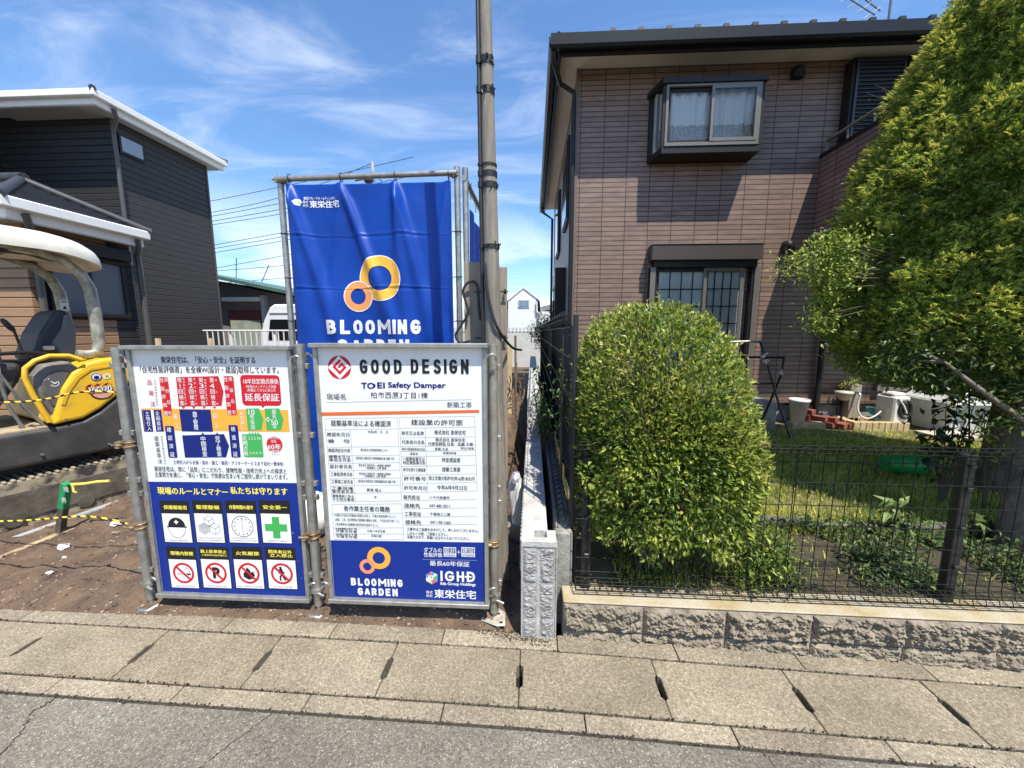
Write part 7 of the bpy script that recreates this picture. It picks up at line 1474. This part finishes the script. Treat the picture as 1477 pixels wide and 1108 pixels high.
T = np.array([t[:] for t in tips]); n = 2600; i_ = g.integers(0, len(T), n); P = T[i_]+g.normal(0, 1, (n, 3))*np.array([.10,.10,.055]); P = P[P[:, 2] > .98]; n = len(P)
M_shade = leaf_mat('deep_green_leaf', (.025,.05,.012), (.06,.10,.02), (.16,.20,.05), .4, .25)
leafmesh('leaves', P, rdir(n, g)+np.array([-.2,0,-.1]), rdir(n, g)*.5+np.array([0,-.2,.9]), g.uniform(.03,.06,n), g.uniform(.013,.024,n), M_shade, nt_)
# broad leaved sapling whose bright branch reaches out at the left of the tree
M_broad = leaf_mat('broad_leaf', (.06,.11,.015), (.19,.26,.035), (.46,.48,.10), .4, .3)
sp_ = tr; g = np.random.default_rng(8)
pts = [(1142,385,3.3),(1160,375,3.3),(1180,360,3.3),(1200,372,3.3),(1215,358,3.25),(1190,392,3.25),(1210,400,3.2),(1225,385,3.2),(1182,455,3.25),(1176,466,3.2),(1205,415,3.2),(1200,352,3.3),(1168,398,3.3),(1228,350,3.2)]
st_ = MB(); tops = []
for (x, y, Y) in pts:
    e = at(x, y, Y); b = e.lerp(Vector((3.6,3.4,1.9)), .55); st_.tube([Vector((4.05,3.4,1.7)), b, b.lerp(e,.5)+Vector((.01,0,.03)), e], .008, 6, rs=[.012,.006,.004,.0015]); tops.append(e)
st_.build('side_branch', MATS['shrub_stem'], tk)
T = np.array([t[:] for t in tops]); n = 2100; idx = g.integers(0, len(T), n); P = T[idx]+g.normal(0, 1, (n, 3))*np.array([.06,.09,.055]); D = rdir(n, g)+np.array([-.25,-.1,.1]); leafmesh('broad_leaves', P, D, rdir(n, g)*.5+np.array([0,-.2,.9]), g.uniform(.025,.048,n), g.uniform(.013,.022,n), M_broad, tr)
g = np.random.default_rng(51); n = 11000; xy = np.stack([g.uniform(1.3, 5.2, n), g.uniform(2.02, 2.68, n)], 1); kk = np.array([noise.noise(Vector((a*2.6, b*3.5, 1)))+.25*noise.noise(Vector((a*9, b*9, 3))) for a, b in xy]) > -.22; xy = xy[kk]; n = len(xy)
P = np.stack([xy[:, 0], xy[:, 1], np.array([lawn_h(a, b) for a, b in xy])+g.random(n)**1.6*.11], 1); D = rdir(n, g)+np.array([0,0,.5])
tag(leafmesh('ground_cover', P, D, rdir(n, g)*.5+np.array([0,-.1,.9]), g.uniform(.025,.06,n), g.uniform(.010,.022,n), leaf_mat('shade_toned_cover_leaf', (.018,.035,.010), (.055,.095,.022), (.17,.22,.055), .5, .25), kind='stuff'), 'leafy ground cover, coloured dark for tree shade, in the bed behind the fence', 'ground cover')  # bed plants; leaf colour kept dark in place of shade over the foreground
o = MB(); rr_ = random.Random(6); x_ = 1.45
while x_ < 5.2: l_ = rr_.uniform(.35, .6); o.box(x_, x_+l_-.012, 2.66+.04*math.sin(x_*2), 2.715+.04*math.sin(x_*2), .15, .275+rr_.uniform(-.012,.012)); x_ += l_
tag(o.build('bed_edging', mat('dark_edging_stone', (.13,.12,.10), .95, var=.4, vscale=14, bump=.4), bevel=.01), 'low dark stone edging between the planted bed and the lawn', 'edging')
def leafy(name, label, cat, base, tips, n, sz, m, spread, seed, wr=.45, group=None):
    g = np.random.default_rng(seed); t = thing(name, label, cat, tuple(base), group); st = MB()
    for e in tips: st.tube([Vector(base), Vector(base).lerp(Vector(e), .5)+Vector((0,0,.03)), Vector(e)], .005, 5, rs=[.007,.005,.002])
    st.build('stem', MATS['shrub_stem'], t); T = np.array([Vector(e)[:] for e in tips]); i = g.integers(0, len(T), n); f = g.uniform(.45, 1.05, n)[:, None]; P = np.array(base)+(T[i]-np.array(base))*f+g.normal(0, spread, (n, 3)); L = g.uniform(sz*.6, sz*1.2, n)
    leafmesh('foliage', P, rdir(n, g)+np.array([0,0,.15]), rdir(n, g)*.5+np.array([0,-.1,.9]), L, L*wr, m, t, droop=.3); return t
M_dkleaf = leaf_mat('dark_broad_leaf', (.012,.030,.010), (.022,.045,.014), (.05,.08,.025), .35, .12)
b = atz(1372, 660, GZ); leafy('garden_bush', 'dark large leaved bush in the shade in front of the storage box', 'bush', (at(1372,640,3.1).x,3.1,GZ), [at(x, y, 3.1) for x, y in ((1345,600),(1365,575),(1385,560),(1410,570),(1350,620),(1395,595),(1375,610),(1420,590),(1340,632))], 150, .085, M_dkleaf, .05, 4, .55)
leafy('garden_bush', 'brighter leafy bush beside the tree trunk', 'bush', (at(1435,640,3.0).x,3.0,GZ), [at(x, y, 3.0) for x, y in ((1420,590),(1440,575),(1455,590),(1445,605),(1425,610))], 110, .06, M_broad, .05, 5, .5)
leafy('hosta_plant', 'low hosta with broad leaves growing behind the mesh fence', 'plant', tuple(atz(1285, 765, GZ)), [at(x, y, 2.55) for x, y in ((1262,752),(1270,735),(1300,725),(1305,745),(1320,760),(1285,740))], 22, .13, leaf_mat('hosta_leaf', (.06,.10,.03), (.10,.16,.045), (.20,.26,.09), .4, .25), .02, 6, .42)
leafy('hosta_plant', 'pale leaved hosta at the foot of the tree trunk', 'plant', tuple(atz(1395, 770, GZ)), [at(x, y, 2.5) for x, y in ((1380,755),(1395,745),(1415,752),(1410,735),(1370,762))], 20, .11, MATS['hosta_leaf'], .02, 7, .4)
leafy('white_flowered_plant', 'pale edged leafy clump on the lawn at the right edge', 'plant', tuple(atz(1440, 640, GZ)), [atz(x, 632, GZ)+Vector((0,0,.12)) for x in (1415,1430,1445,1460)], 60, .10, leaf_mat('variegated_leaf', (.10,.16,.05), (.30,.36,.20), (.5,.52,.36), .45, .25), .05, 9, .5)
leafy('weed', 'leafy green weed growing up between the block wall and the side fence', 'weed', (.125, 3.45, .35), [at(x, y, 3.5) for x, y in ((768,548),(776,540),(783,555),(772,570),(786,575),(779,562),(790,590),(774,585))], 210, .055, leaf_mat('weed_leaf', (.05,.11,.02), (.11,.21,.04), (.25,.35,.09), .45, .35), .03, 10, .4)
leafy('weed', 'tuft of weeds at the right foot of the clipped shrub', 'weed', (1.33, 2.12, GZ-.03), [(1.25,2.05,.48),(1.33,2.0,.42),(1.42,2.05,.40),(1.30,2.0,.33),(1.45,2.1,.30),(1.22,2.02,.30),(1.15,2.02,.52),(1.2,1.98,.40),(1.1,2.0,.36)], 900, .042, M_leaf, .055, 12, .38)
leafy('vine', 'leaves poking through the side fence near its front post', 'vine', (.20, 2.5, .6), [(.19,2.4,1.60),(.20,2.55,1.45),(.18,2.5,1.2),(.19,2.6,1.0),(.18,2.45,1.35)], 120, .04, MATS['weed_leaf'], .04, 13, .45)
leafy('ivy', 'small leafy plant on top of the tap post', 'plant', (px0+.06, 5.85, at(1230,556,5.85).z), [at(x, y, 5.85) for x, y in ((1215,553),(1225,549),(1235,552),(1230,545))], 110, .05, M_broad, .035, 14, .5)
leafy('far_bush', 'small round tree in front of the white house at the passage end', 'bush', (at(785,478,15).x, 15, .5), [at(x, y, 15) for x, y in ((775,470),(782,460),(790,455),(797,462),(786,468),(770,474))], 1500, .12, leaf_mat('far_leaf', (.03,.045,.02), (.05,.075,.03), (.10,.13,.05), .5, .2), .13, 15, .4)
leafy('bare_branch', 'bare brown twig rising from the balcony', 'branch', (4.95,5.2,4.0), [at(1262,122,5.2), at(1275,130,5.2), at(1250,135,5.2)], 10, .03, MATS['shrub_stem'], .02, 16, .4)
o = MB(); p = atz(1398, 690, GZ); o.tube([at(1398,500,3.2), at(1398,690,3.2)], .006, 5); tag(o.build('thin_cord', M_black), 'thin dark cord hanging from the tree in front of the storage box', 'cord')
